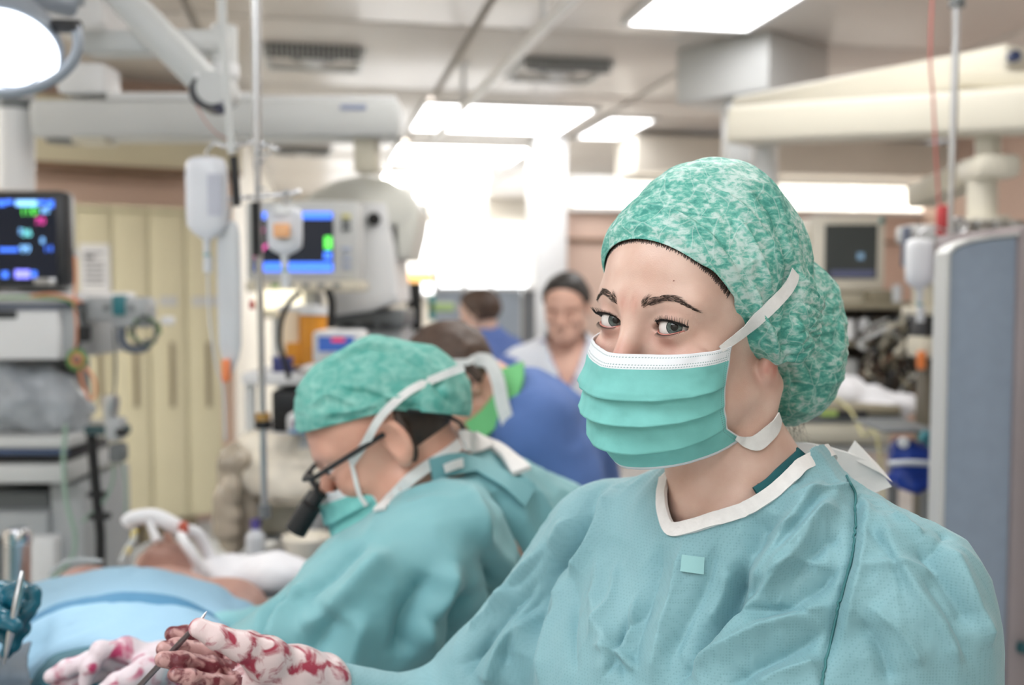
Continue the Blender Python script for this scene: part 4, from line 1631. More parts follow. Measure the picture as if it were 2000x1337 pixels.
# legs and shoes under the gown, down to the floor
m_trous = M('teal_trousers', (90, 150, 150), 0.8, 0, 0.05, 12)
for sx in (-1, 1):
    a = TWM @ Vector((0.09 * sx, 0.02, 0.62)) - WORG
    k = TWM @ Vector((0.095 * sx, 0.01, 0.10)) - WORG
    tube('trouser_leg', woman, m_trous, [a, a.lerp(k, 0.5), k, k + Vector((0, 0, -0.05))], [0.085, 0.07, 0.062, 0.06], 16)
    f = TWM @ Vector((0.095 * sx, -0.11, 0.03)) - WORG
    tube('shoe', woman, m_white, [TWM @ Vector((0.095 * sx, 0.07, 0.032)) - WORG, TWM @ Vector((0.095 * sx, 0.03, 0.045)) - WORG, TWM @ Vector((0.095 * sx, -0.06, 0.04)) - WORG, f], [0.025, 0.043, 0.04, 0.026], 14)

# ------------------------------------------------------------------ hands
def hand_mesh(wrist, fingers, thumb, palm_r=0.016, rs=(0.0092, 0.0088, 0.0084, 0.0073), h=0.0016, cuff=None, cuff_r=0.034):
    """fingers: list of 4 chains MCP..tip (world points); thumb chain from its base near the wrist"""
    def f(P):
        d = None
        for c in fingers:
            e = sd_cap(P, wrist, c[0], palm_r * 1.35, palm_r * 0.85)
            d = e if d is None else smin(d, e, 0.012)
        for a, b_ in zip(fingers[:-1], fingers[1:]):
            d = smin(d, sd_cap(P, a[0], b_[0], palm_r * 0.85), 0.010)
        d = smin(d, sd_cap(P, wrist, thumb[0], palm_r * 1.35, 0.018), 0.014)
        d = smin(d, sd_cap(P, thumb[0], thumb[1], 0.0180, 0.0128), 0.012)
        for k, c in enumerate(fingers):
            sc = (1.0, 1.03, 1.0, 0.88)[k]
            e = sd_chain(P, c, [r * sc for r in rs], 0.003)
            for p in c[1:-1]:
                e = smin(e, sd_sph(P, p, rs[1] * sc * 1.05), 0.004)
            d = smin(d, e, 0.0025)
        d = smin(d, sd_chain(P, thumb[1:], [0.0128, 0.0112, 0.0088], 0.003), 0.006)
        if cuff is not None:
            d = smin(d, sd_cap(P, wrist, cuff, palm_r * 1.6, cuff_r), 0.012)
        q = noise3(P.astype(np.float64) * 80, 3) * 0.0005
        return d + q.astype(np.float32)
    A = np.array([list(p) for c in fingers for p in c] + [list(p) for p in thumb] + [list(wrist)] + ([list(cuff)] if cuff is not None else []))
    V, Q = mesh_sdf(f, A.min(0) - 0.045, A.max(0) + 0.045, h)
    return relax(V, Q, 1, 0.4), Q

def glove_mat(name, base, blood, lo=0.5, hi=0.6, scale=38):
    return M(name, base, 0.38, 0, 0.0, scale, 0.2, 300, rgb2=blood, mixlo=lo, mixhi=hi, detail=6, distort=0.8)
m_glove_b = glove_mat('bloodied_latex', (228, 206, 206), (164, 52, 74), 0.48, 0.62, 55)
m_glove_c = glove_mat('soiled_latex', (196, 154, 150), (108, 44, 52), 0.44, 0.58, 75)
m_glove_w = glove_mat('white_latex', (224, 210, 216), (182, 60, 104), 0.53, 0.64, 34)
m_glove_t = M('dark_teal_glove', (22, 92, 112), 0.25, 0, 0.2, 40, 0.2, 200)

def PX(l):
    return [tuple(at(*q)) for q in l]
# her right hand, palm half turned to us, thumb on top
wr = tuple(at(575, 1322, 0.925))
fing = [PX([(484, 1262, 0.955), (415, 1251, 0.945), (362, 1240, 0.932), (337, 1238, 0.926)]),
        PX([(474, 1284, 0.940), (405, 1272, 0.922), (345, 1266, 0.905), (320, 1266, 0.900)]),
        PX([(468, 1309, 0.922), (412, 1301, 0.898), (352, 1291, 0.880), (318, 1287, 0.874)]),
        PX([(472, 1338, 0.906), (425, 1334, 0.885), (372, 1323, 0.868), (342, 1316, 0.862)])]
th = PX([(520, 1285, 0.895), (474, 1262, 0.876), (424, 1243, 0.866), (388, 1226, 0.862)])
V, Q = hand_mesh(wr, fing, th, cuff=tuple(at(625, 1335, 0.945)), cuff_r=0.030)
w_glove = pmesh('glove', V, Q, m_glove_b, woman, label='blood-smeared white latex glove')
w_glove.data.materials.append(m_glove_c)
cx = V[Q].mean(axis=1)
lim = np.array([p[1] for p in (at(440, 1280, 0.9),)])
fx = np.array([at(452, 1290, 0.9).x])[0]
ondig = np.zeros(len(Q), dtype=bool)
for c in fing:
    dd, _ = seg_dist(cx, c[0:4])
    ondig |= (dd < 0.0125)
w_glove.data.polygons.foreach_set('material_index', (ondig & (cx[:, 0] < fx + 0.012)).astype(np.int32))
w_glove.data.update()
# cuff edge of the sleeve
t = thing('dissector', 'thin steel instrument held in the bloodied gloved hand', 'instrument', at(330, 1280, 0.89))
o0 = Vector(t.location)
pts = [at(255, 1358, 0.885), at(300, 1310, 0.888), at(345, 1262, 0.889), at(385, 1219, 0.890), at(397, 1203, 0.891), at(404, 1193, 0.893)]
tube('shaft', t, M('dull_steel', (120, 112, 116), 0.3, 0.9), [p - o0 for p in pts[:4]], [0.0026, 0.0027, 0.0028, 0.0022], 10)
tube('tip', t, m_steel, [p - o0 for p in pts[3:]], [0.0021, 0.0014, 0.0004], 10)
# ------------------------------------------------------------------ surgeon bending over the table
SH = at(752, 850, 1.40)
SHM = head_matrix(SH, math.radians(-86), math.radians(30), 0, 1.06)
SH3 = SHM.to_3x3()
surgeon = thing('person', 'surgeon bent over the patient in teal gown, round green cap and black loupes', 'person', at(960, 560, 1.52).xy.to_3d())
SO = Vector(surgeon.location)
S_NB = at(905, 985, 1.46)
def s_torso(P, g=0.0):
    d = sd_ell(P, tuple(at(960, 1170, 1.52)), (0.135, 0.19, 0.23))
    d = smin(d, sd_cap(P, tuple(at(930, 1010, 1.46)), tuple(at(850, 1085, 1.30)), 0.062, 0.080), 0.08)
    d = smin(d, sd_cap(P, tuple(at(930, 1010, 1.46)), tuple(at(880, 1040, 1.64)), 0.062, 0.075), 0.08)
    d = smin(d, sd_cap(P, tuple(at(915, 975, 1.45)), tuple(at(1030, 1060, 1.53)), 0.050, 0.085), 0.06)
    d = smin(d, sd_cap(P, tuple(at(1000, 1250, 1.56)), tuple(at(1020, 1337, 1.60)), 0.17, 0.17), 0.1)
    return d - g
def s_body(P):
    H = to_local(P, SHM)
    d = head_sdf(H, True) * 1.06
    d = smin(d, sd_cap(P, tuple(SHM @ Vector((0, 0.030, -0.055))), tuple(S_NB), 0.054, 0.060), 0.03)
    return smin(d, s_torso(P, -0.018), 0.03)
V, Q = mesh_sdf(s_body, tuple(SH + Vector((-0.17, -0.20, -0.19))), tuple(SH + Vector((0.24, 0.24, 0.16))), 0.0032)
V = relax(V, Q, 1, 0.4)
BVS = bvh_np(V, Q)
s_skin = pmesh('body', V, Q, m_skin2, surgeon)
for sd in (1, -1):
    eyeball(surgeon, s_skin, SHM, sd, at(300, 1280, 1.2), SO)
# cropped hair at the back of the head
def s_hair(P):
    H = to_local(P, SHM)
    d = head_sdf(H, True) * 1.06 - 0.005
    reg = np.maximum(np.maximum(0.022 - H[:, 1] + 0.35 * np.maximum(H[:, 2], 0), -0.075 + 0.3 * (H[:, 1] - 0.05) - H[:, 2]), H[:, 2] - 0.05)
    near = np.abs(H[:, 0]) > 0.078
    d = smax(d, reg, 0.008)
    return np.where(near, np.maximum(d, 0.004), d)
V, Q = mesh_sdf(s_hair, tuple(SH + Vector((-0.17, -0.15, -0.15))), tuple(SH + Vector((0.20, 0.15, 0.16))), 0.0035)
pmesh('hair', V, Q, m_hair, surgeon)
# cap
m_scap = M('green_cap_cloth', (84, 166, 154), 0.7, 0, 0, 70, 0.4, 260, rgb2=(136, 196, 184), mixlo=0.35, mixhi=0.68, detail=5, distort=0.6)
CC = at(752, 792, 1.40)
def s_cap(P):
    d = sd_ell(P, tuple(CC + Vector((0, 0, 0))), (0.108, 0.088, 0.098))
    d = smin(d, sd_ell(P, tuple(at(838, 778, 1.40)), (0.050, 0.070, 0.050)), 0.04)
    d = smin(d, sd_ell(P, tuple(at(640, 795, 1.40)), (0.036, 0.072, 0.055)), 0.04)
    return d
V, Q = mesh_sdf(s_cap, tuple(CC + Vector((-0.16, -0.14, -0.13))), tuple(CC + Vector((0.17, 0.14, 0.13))), 0.005)
V, Q = subdiv(V, Q)
V = relax(V, Q, 3, 0.5)
N = vnormals(V, Q)
V = V + N * (0.004 * noise3(V * 20, 2) + 0.0025 * ridged(V * np.array((18, 18, 40)), 4, 2))[:, None]
bS = bvh_np(V, Q)
V = folds(V, N, bS, [
    ([(640, 720), (690, 690), (760, 685), (830, 720), (870, 760)], 0.006, -0.006),
    ([(660, 700), (720, 672), (790, 682), (850, 722)], 0.007, 0.006),
    ([(668, 765), (720, 770), (770, 790), (830, 800)], 0.006, -0.008),
    ([(610, 790), (640, 770), (700, 790)], 0.005, 0.004),
    ([(850, 740), (865, 770), (900, 800)], 0.006, -0.006),
    ([(620, 810), (700, 800), (780, 775), (890, 790)], 0.004, 0.004)])
BVSC = bvh_np(V, Q)
bm = bmesh.new()
bm.from_mesh(mesh_np('cap', V - np.array(SO), Q))
hems = []
for pa, pb in ((at(603, 842, 1.40), at(768, 800, 1.40)), (at(768, 798, 1.40), at(905, 812, 1.40))):
    pn = (pb - pa).cross(pa - Vector((0, 0, CAMZ)))
    pn = (-pn if pn.z < 0 else pn).normalized()
    hems.append((pa - SO, pn))
    bmesh.ops.bisect_plane(bm, geom=bm.verts[:] + bm.edges[:] + bm.faces[:], plane_co=pa - SO, plane_no=pn)
low = [f_ for f_ in bm.faces if all((f_.calc_center_median() - a_).dot(n_) < 0 for a_, n_ in hems)]
bmesh.ops.delete(bm, geom=low, context='FACES')
drop_islands(bm)
me2 = bpy.data.meshes.new('cap')
bm.to_mesh(me2)
bm.free()
put('cap', me2, m_scap, surgeon, label='round mottled green cloth cap').modifiers.new('thick', 'SOLIDIFY').thickness = 0.002
# mask
m_mask2 = mask_material('surgical_mask_plain', (128, 206, 200), (232, 236, 238), dots=False)
sm, MV, MQ = build_mask('mask', surgeon, SHM, [
    (0.00, (0.0600, -0.0440, -0.0300), (-0.1060, -0.0240)),
    (0.20, (0.0600, -0.0440, -0.0450), (-0.1200, -0.0400)),
    (0.55, (0.0580, -0.0440, -0.0720), (-0.1260, -0.0760)),
    (1.00, (0.0540, -0.0280, -0.1000), (-0.0960, -0.1230))], m_mask2, nu=50, nv=44)
BVSM = bvh_np(MV, MQ)
S, NS = surf_path([(688, 902), (715, 860), (735, 826), (757, 798), (800, 765), (850, 738), (905, 716)], [BVS, BVSC, BVSM], 1.33)
ribbon('tie_ribbon', surgeon, m_strap, S, NS, 0.011, 0.004, 0.0012, SO)
S, NS = surf_path([(688, 902), (694, 930), (702, 962), (715, 985)], [BVS, BVSM], 1.33)
ribbon('tie_ribbon', surgeon, m_strap, S, NS, 0.006, 0.003, 0.0012, SO)
# glasses with loupes
def hp(x, y, z):
    return SHM @ Vector((x, y, z)) - SO
g = tube('glasses_arm', surgeon, m_rubber, [hp(0.078, 0.010, 0.010), hp(0.076, -0.050, 0.008), hp(0.070, -0.092, 0.006)], 0.0036, 8)
tube('glasses_arm', surgeon, m_rubber, [hp(-0.078, 0.010, 0.010), hp(-0.076, -0.050, 0.008), hp(-0.070, -0.092, 0.006)], 0.0036, 8)
tube('glasses_front', surgeon, m_rubber, [hp(0.070, -0.092, 0.006), hp(0.045, -0.112, 0.008), hp(0.0, -0.118, 0.006), hp(-0.045, -0.112, 0.008), hp(-0.070, -0.092, 0.006)], 0.0036, 8)
for sd in (1, -1):
    tube('lens_rim', surgeon, m_rubber, [hp(sd * (0.036 + 0.026 * math.cos(a)), -0.108 + 0.006 * math.cos(a), -0.008 + 0.019 * math.sin(a)) for a in [2 * math.pi * k / 16 for k in range(17)]], 0.002, 6)
    tube('loupe', surgeon, m_rubber, [hp(sd * 0.030, -0.105, -0.018), hp(sd * 0.030, -0.122, -0.026), hp(sd * 0.030, -0.124, -0.027), hp(sd * 0.028, -0.160, -0.046)], [0.010, 0.010, 0.015, 0.016], 14)
tube('head_strap', surgeon, m_rubber, [p - SO for p in spline([at(795, 802, 1.315), at(850, 806, 1.33), at(893, 822, 1.38), at(905, 838, 1.40), at(908, 858, 1.40)], 5)], 0.0028, 8)
# gown
s_el, s_wr = at(585, 1312, 1.20), at(385, 1338, 1.235)
def s_gown(P):
    d = s_torso(P, 0.0)
    d = smin(d, sd_cap(P, tuple(at(842, 1090, 1.29)), tuple(at(730, 1190, 1.24)), 0.084, 0.090), 0.06)
    d = smin(d, sd_cap(P, tuple(at(730, 1190, 1.24)), tuple(s_el), 0.090, 0.074), 0.06)
    d = smin(d, sd_cap(P, tuple(s_el), tuple(s_wr), 0.070, 0.045), 0.05)
    d = smin(d, sd_cap(P, tuple(at(880, 1050, 1.64)), tuple(at(640, 1250, 1.62)), 0.072, 0.07), 0.05)
    d = smin(d, sd_cap(P, tuple(at(640, 1250, 1.62)), tuple(at(430, 1260, 1.50)), 0.06, 0.042), 0.04)
    sk = sd_cap(P, (SO.x + 0.05, SO.y + 0.06, 1.05), (SO.x + 0.02, SO.y + 0.08, 0.45), 0.19, 0.22)
    return smin(d, np.maximum(sk, 0.4 - P[:, 2]), 0.1)
V, Q = mesh_sdf(s_gown, (-0.62, 1.0, 0.38), (0.36, 1.90, 1.50), 0.010)
V, Q = subdiv(V, Q)
V = relax(V, Q, 3, 0.5)
N = vnormals(V, Q)
b0 = bvh_np(V, Q)
base = V.copy()
V = folds(V, N, b0, [
    ([(960, 960), (1000, 1010), (1040, 1080), (1065, 1130)], 0.0138, -0.0266),
    ([(900, 960), (950, 1060), (1010, 1140)], 0.0161, 0.0228),
    ([(1000, 930), (1050, 980), (1085, 1030)], 0.0138, 0.0190),
    ([(930, 1060), (980, 1130), (1010, 1200), (1010, 1290)], 0.0184, -0.0342),
    ([(880, 1100), (860, 1170), (830, 1240), (820, 1337)], 0.0161, 0.0266),
    ([(840, 1120), (800, 1200), (780, 1290)], 0.0161, -0.0304),
    ([(760, 1080), (700, 1140), (640, 1200), (590, 1230)], 0.0149, 0.0228),
    ([(720, 1060), (650, 1120), (560, 1190)], 0.0115, -0.0190),
    ([(600, 1140), (560, 1200), (530, 1270)], 0.0138, 0.0228),
    ([(560, 1160), (530, 1220), (500, 1290)], 0.0115, -0.0228),
    ([(660, 1190), (620, 1250), (580, 1320)], 0.0161, -0.0266),
    ([(720, 1200), (690, 1270), (680, 1337)], 0.0138, 0.0190),
    ([(910, 1150), (900, 1230), (880, 1310)], 0.0161, -0.0266),
    ([(950, 1180), (960, 1260), (940, 1337)], 0.0138, 0.0228)], 1.4)
V += N * (0.011 * noise3(base * 7, 1) + 0.0055 * ridged(base * np.array((12, 12, 8)), 2, 2))[:, None]
m_gown2 = gown_material('surgeon_gown_fabric', (114, 170, 176), (130, 184, 190), dots=False)
pmesh('gown', V, Q, m_gown2, surgeon, label='loose teal surgical gown')
BVG = bvh_np(V, Q)
# white neckline of the gown and the collar flap at the back
S, NS = surf_path([(742, 1000), (770, 965), (800, 935), (835, 908), (868, 888), (893, 868)], [BVG, BVS], 1.34)
ribbon('neck_binding', surgeon, m_bind, S, NS, 0.016, 0.002, 0.004, SO)
S, NS = surf_path([(893, 864), (920, 862), (955, 874), (990, 900), (1020, 930)], [BVG, BVS], 1.42)
ribbon('collar_flap', surgeon, m_bind, S, NS, 0.030, 0.006, 0.006, SO, label='white collar at the back of the neck')
S, NS = surf_path([(838, 915), (880, 905), (930, 915), (985, 945), (1030, 975)], [BVG, BVS], 1.36)
ribbon('gown_tie', surgeon, m_gown2, S, NS, 0.030, 0.005, 0.005, SO)
S, NS = surf_path([(860, 912), (875, 906), (890, 903)], [BVG, BVS], 1.35)
ribbon('white_tab', surgeon, m_bind, S, NS, 0.012, 0.012, 0.003, SO)
for sx in (-0.10, 0.10):
    tube('trouser_leg', surgeon, m_trous, [Vector((0.03 + 0.02, 0.08 + sx, 0.62)), Vector((0.04, 0.08 + sx, 0.05))], [0.085, 0.06], 14)
    tube('shoe', surgeon, m_white, [Vector((0.10, 0.08 + sx, 0.03)), Vector((0.05, 0.08 + sx, 0.045)), Vector((-0.08, 0.08 + sx, 0.035)), Vector((-0.13, 0.08 + sx, 0.026))], [0.02, 0.043, 0.04, 0.022], 12)

# his left hand at the wound: back of the hand up, index bent down, others reaching left
fing = [PX([(246, 1268, 1.170), (196, 1270, 1.150), (176, 1300, 1.140), (168, 1332, 1.140)]),
        PX([(232, 1288, 1.185), (176, 1290, 1.170), (130, 1306, 1.160), (100, 1320, 1.155)]),
        PX([(236, 1306, 1.195), (186, 1316, 1.180), (140, 1330, 1.170), (112, 1342, 1.165)]),
        PX([(246, 1322, 1.200), (206, 1334, 1.190), (170, 1346, 1.180), (148, 1356, 1.175)])]
th = PX([(290, 1312, 1.150), (258, 1322, 1.125), (226, 1332, 1.115), (205, 1345, 1.110)])
V, Q = hand_mesh(tuple(at(318, 1300, 1.19)), fing, th, cuff=tuple(s_wr), cuff_r=0.036, h=0.0022, rs=(0.0118, 0.0108, 0.0100, 0.0085))
pmesh('glove', V, Q, m_glove_w, surgeon, label='white latex glove with pink stains')

# ------------------------------------------------------------------ teal gloved hand with forceps at the left edge
helper = thing('person', 'teal gloved hand of a person cut off by the left edge, holding forceps', 'person', at(-160, 560, 1.25).xy.to_3d())
fing = [PX([(2, 1158, 1.22), (38, 1150, 1.21), (62, 1160, 1.20), (66, 1178, 1.195)]),
        PX([(0, 1176, 1.22), (34, 1172, 1.20), (52, 1192, 1.19), (42, 1214, 1.185)]),
        PX([(-6, 1205, 1.22), (26, 1206, 1.20), (42, 1226, 1.19), (30, 1246, 1.19)]),
        PX([(-12, 1232, 1.22), (14, 1240, 1.20), (24, 1258, 1.19), (12, 1274, 1.19)])]
th = PX([(-40, 1190, 1.19), (-14, 1200, 1.175), (12, 1210, 1.168), (30, 1222, 1.165)])
hc = at(-130, 1215, 1.27)
V, Q = hand_mesh(tuple(at(-62, 1205, 1.23)), fing, th, cuff=tuple(hc), cuff_r=0.036, h=0.0022, rs=(0.0115, 0.0105, 0.0098, 0.0085))
pmesh('glove', V, Q, m_glove_t, helper, label='dark teal glove')
def h_gown(P):
    e0, s0 = at(-330, 1290, 1.32), at(-330, 1000, 1.42)
    d = smin(sd_cap(P, tuple(hc), tuple(e0), 0.045, 0.07), sd_cap(P, tuple(e0), tuple(s0), 0.07, 0.08), 0.04)
    d = smin(d, sd_cap(P, (s0.x - 0.10, s0.y + 0.05, 1.22), (s0.x - 0.12, s0.y + 0.05, 0.5), 0.16, 0.2), 0.08)
    return np.maximum(d, 0.4 - P[:, 2])
V, Q = mesh_sdf(h_gown, (-1.45, 1.0, 0.38), (-0.62, 1.75, 1.45), 0.016)
pmesh('gown', relax(V, Q, 3, 0.5), Q, m_gown, helper)
ho = Vector(helper.location)
HH = Vector((at(-330, 560, 1.42).x - 0.06, 1.44, 1.56))
HHM = head_matrix(HH, math.radians(60), math.radians(25), 0, 1.03)
def h_body(P):
    d = head_sdf(to_local(P, HHM), True) * 1.03
    return smin(d, sd_cap(P, tuple(HHM @ Vector((0, 0.03, -0.06))), (HH.x - 0.04, HH.y + 0.03, 1.30), 0.054, 0.075), 0.03)
V, Q = mesh_sdf(h_body, tuple(HH - Vector((0.2, 0.2, 0.26))), tuple(HH + Vector((0.2, 0.2, 0.16))), 0.006)
pmesh('body', relax(V, Q, 1, 0.4), Q, m_skin2, helper)
def h_cap(P):
    H = to_local(P, HHM)
    return np.maximum(sd_ell(H, (0, 0.012, 0.036), (0.082, 0.100, 0.088)), 0.062 - H[:, 2] - 0.8 * (H[:, 1] + 0.088))
V, Q = mesh_sdf(h_cap, tuple(HH - Vector((0.18, 0.18, 0.16))), tuple(HH + Vector((0.18, 0.18, 0.18))), 0.006)
pmesh('cap', relax(V, Q, 2, 0.4), Q, m_scap, helper)
build_mask('mask', helper, HHM, [(0.0, (0.064, -0.044, -0.02), (-0.108, -0.022)), (0.5, (0.062, -0.044, -0.06), (-0.124, -0.068)), (1.0, (0.056, -0.02, -0.098), (-0.094, -0.122))], m_mask2, nu=30, nv=24)
hx = at(-330, 560, 1.42).x - 0.11 - ho.x
for sx in (-0.1, 0.1):
    tube('trouser_leg', helper, m_trous, [Vector((hx, 0.2 + sx, 0.6)), Vector((hx, 0.2 + sx, 0.03))], [0.085, 0.06], 12)
t = thing('forceps', 'slim steel forceps upright in the teal gloved hand', 'instrument', at(25, 1210, 1.17))
o0 = Vector(t.location)
tube('blade', t, m_steel, [at(44, 1116, 1.185) - o0, at(34, 1160, 1.17) - o0, at(18, 1240, 1.16) - o0, at(8, 1296, 1.16) - o0], [0.0030, 0.0036, 0.0032, 0.0010], 8)
tube('blade', t, m_steel, [at(44, 1116, 1.190) - o0, at(38, 1160, 1.178) - o0, at(22, 1240, 1.168) - o0, at(9, 1296, 1.161) - o0], [0.0030, 0.0034, 0.0030, 0.0010], 8)

# ------------------------------------------------------------------ standing and bending staff
def scrub_person(label, base, headm, hs, torso, sleeves, forearms, hair_reg, skin, hairm, topm, trousm, hh=0.006, ht=0.012, grip=None, hips=None, collar=None):
    """torso/sleeves: list of capsules (a, b, ra, rb); forearms: skin capsules"""
    t = thing('person', label, 'person', base)
    hc_ = headm.translation
    def topf(P):
        d = None
        for (a, b_, ra, rb) in torso:
            e_ = sd_cap(P, tuple(a), tuple(b_), ra, rb)
            d = e_ if d is None else smin(d, e_, 0.09)
        for (a, b_, ra, rb) in sleeves:
            d = smin(d, sd_cap(P, tuple(a), tuple(b_), ra, rb), 0.05)
        return d
    nb = torso[0][0]
    def skinf(P):
        d = head_sdf(to_local(P, headm), True) * hs
        d = smin(d, sd_cap(P, tuple(headm @ Vector((0, 0.03, -0.06))), tuple(nb), 0.052, 0.058), 0.03)
        d = smin(d, topf(P) + 0.02, 0.02)
        for (a, b_, ra, rb) in forearms:
            d = smin(d, sd_cap(P, tuple(a), tuple(b_), ra, rb), 0.02)
        return d
    pts = [np.array(p) for c in torso + sleeves + forearms for p in c[:2]]
    A = np.array(pts)
    lo_, hi_ = A.min(0) - 0.26, A.max(0) + 0.26
    def skin_cut(P):
        return np.maximum(skinf(P), (A[:, 2].min() - 0.05) - P[:, 2])
    lo_s = np.minimum(lo_, np.array(hc_) - 0.17)
    hi_s = np.maximum(hi_, np.array(hc_) + 0.17)
    V, Q = mesh_sdf(skin_cut, lo_s, hi_s, hh)
    pmesh('body', relax(V, Q, 1, 0.4), Q, skin, t)
    V, Q = mesh_sdf(topf, lo_, hi_, ht)
    V = relax(V, Q, 2, 0.5)
    N = vnormals(V, Q)
    V = V + N * (0.007 * noise3(V * 11, 5) + 0.004 * ridged(V * 13, 6, 2))[:, None]
    if collar is not None:
        cen = V[Q].mean(axis=1)
        V, Q = keep_faces(V, Q, ~collar(cen))
    pmesh('scrub_top', V, Q, topm, t)
    def hairf(P):
        H = to_local(P, headm)
        d = head_sdf(H, True) * hs - 0.010
        d = d + 0.003 * noise3(P.astype(np.float64) * 60, 2).astype(np.float32)
        d = smax(d, hair_reg(H), 0.010)
        return np.where(np.abs(H[:, 0]) > 0.082, np.maximum(d, 0.004), d)
    V, Q = mesh_sdf(hairf, np.array(hc_) - 0.17, np.array(hc_) + 0.17, 0.005)
    pmesh('hair', relax(V, Q, 1, 0.4), Q, hairm, t)
    hb = hips if hips is not None else torso[-1][1]
    for sx in (-1, 1):
        a = Vector((hb[0], hb[1], hb[2])) - Vector(base)
        tube('trouser_leg', t, trousm, [a + Vector((0.09 * sx, 0, 0.05)), a * 0.5 + Vector((0.10 * sx, 0, 0)), Vector((a.x + 0.11 * sx, a.y, 0.05))], [0.105, 0.085, 0.065], 14)
        tube('shoe', t, m_white, [Vector((a.x + 0.11 * sx, a.y + 0.08, 0.03)), Vector((a.x + 0.11 * sx, a.y + 0.03, 0.045)), Vector((a.x + 0.11 * sx, a.y - 0.1, 0.038)), Vector((a.x + 0.11 * sx, a.y - 0.15, 0.026))], [0.022, 0.044, 0.042, 0.024], 12)
    return t

m_blue = M('blue_scrub', (88, 118, 178), 0.8, 0, 0.08, 14, 0.2, 120)
m_blue2 = M('blue_scrub_far', (92, 118, 182), 0.8, 0, 0.06, 10)
m_whiteblue = M('white_tunic', (226, 232, 242), 0.8, 0, 0.04, 8)
m_hair2 = M('hair_brown', (78, 60, 50), 0.5, 0, 0.25, 40)
m_hair3 = M('hair_near_black', (44, 40, 38), 0.5, 0, 0.2, 40)

# the assistant in blue bending down behind the surgeon
AH = at(890, 752, 1.98)
AHM = head_matrix(AH, math.radians(-84), math.radians(62), 0, 1.05)
nb = at(1010, 800, 2.02)
assistant = scrub_person('dark haired assistant in blue scrubs and green collar, bending behind the surgeon', at(1100, 560, 2.15).xy.to_3d(), AHM, 1.05,
    [(nb, at(1060, 900, 2.08), 0.085, 0.13), (at(1060, 880, 2.08), at(1100, 1150, 2.15), 0.13, 0.17), (at(1100, 1150, 2.15), at(1100, 1337, 2.15), 0.17, 0.16)],
    [(at(1040, 830, 1.93), at(1105, 960, 1.92), 0.085, 0.075), (at(1105, 960, 1.92), at(1020, 1080, 1.90), 0.07, 0.06), (at(1000, 820, 2.16), at(960, 960, 2.2), 0.08, 0.07)],
    [(at(1020, 1080, 1.90), at(900, 1100, 1.90), 0.042, 0.032), (at(960, 960, 2.2), at(860, 1050, 2.1), 0.045, 0.03)],
    lambda H: np.maximum(-0.012 - H[:, 2] - 0.6 * (H[:, 1] - 0.0) + np.where(H[:, 1] < -0.03, (-0.03 - H[:, 1]) * 1.6, 0), -0.05 - H[:, 2]),
    m_skin2, m_hair2, m_blue, m_blue)
ao = Vector(assistant.location)
S = spline([at(925, 845, 1.91), at(958, 820, 1.905), at(985, 785, 1.905), at(1003, 745, 1.92), at(1005, 715, 1.96)], 5)
ribbon('green_collar', assistant, M('green_collar', (116, 196, 128), 0.8), S, [Vector((-0.3, -0.9, 0.2))] * len(S), 0.045, 0.004, 0.012, ao, label='bright green undershirt collar')
def ahp(x, y, z):
    return AHM @ Vector((x, y, z)) - ao
tube('glasses_arm', assistant, m_rubber, [ahp(0.080, 0.012, 0.012), ahp(0.078, -0.05, 0.010), ahp(0.07, -0.09, 0.004)], 0.004, 8)
tube('glasses_front', assistant, m_rubber, [ahp(0.07, -0.09, 0.004), ahp(0.04, -0.11, 0), ahp(0, -0.116, 0.002), ahp(-0.04, -0.11, 0)], 0.004, 8)
def bandp(l, w, nm):
    S = spline([at(*q) for q in l], 5)
    return ribbon(nm, assistant, m_strap, S, [Vector((-0.1, -1, 0.1))] * len(S), w, 0.003, 0.0015, ao)
bandp([(842, 715, 1.885), (880, 708, 1.885), (915, 706, 1.885), (928, 698, 1.89), (934, 712, 1.89)], 0.012, 'tie_ribbon')
bandp([(842, 716, 1.882), (870, 728, 1.882), (902, 732, 1.882)], 0.010, 'tie_ribbon')
bandp([(930, 702, 1.90), (955, 706, 1.885), (972, 740, 1.875), (982, 790, 1.872), (1000, 850, 1.87), (1016, 900, 1.87)], 0.026, 'tie_ribbon')

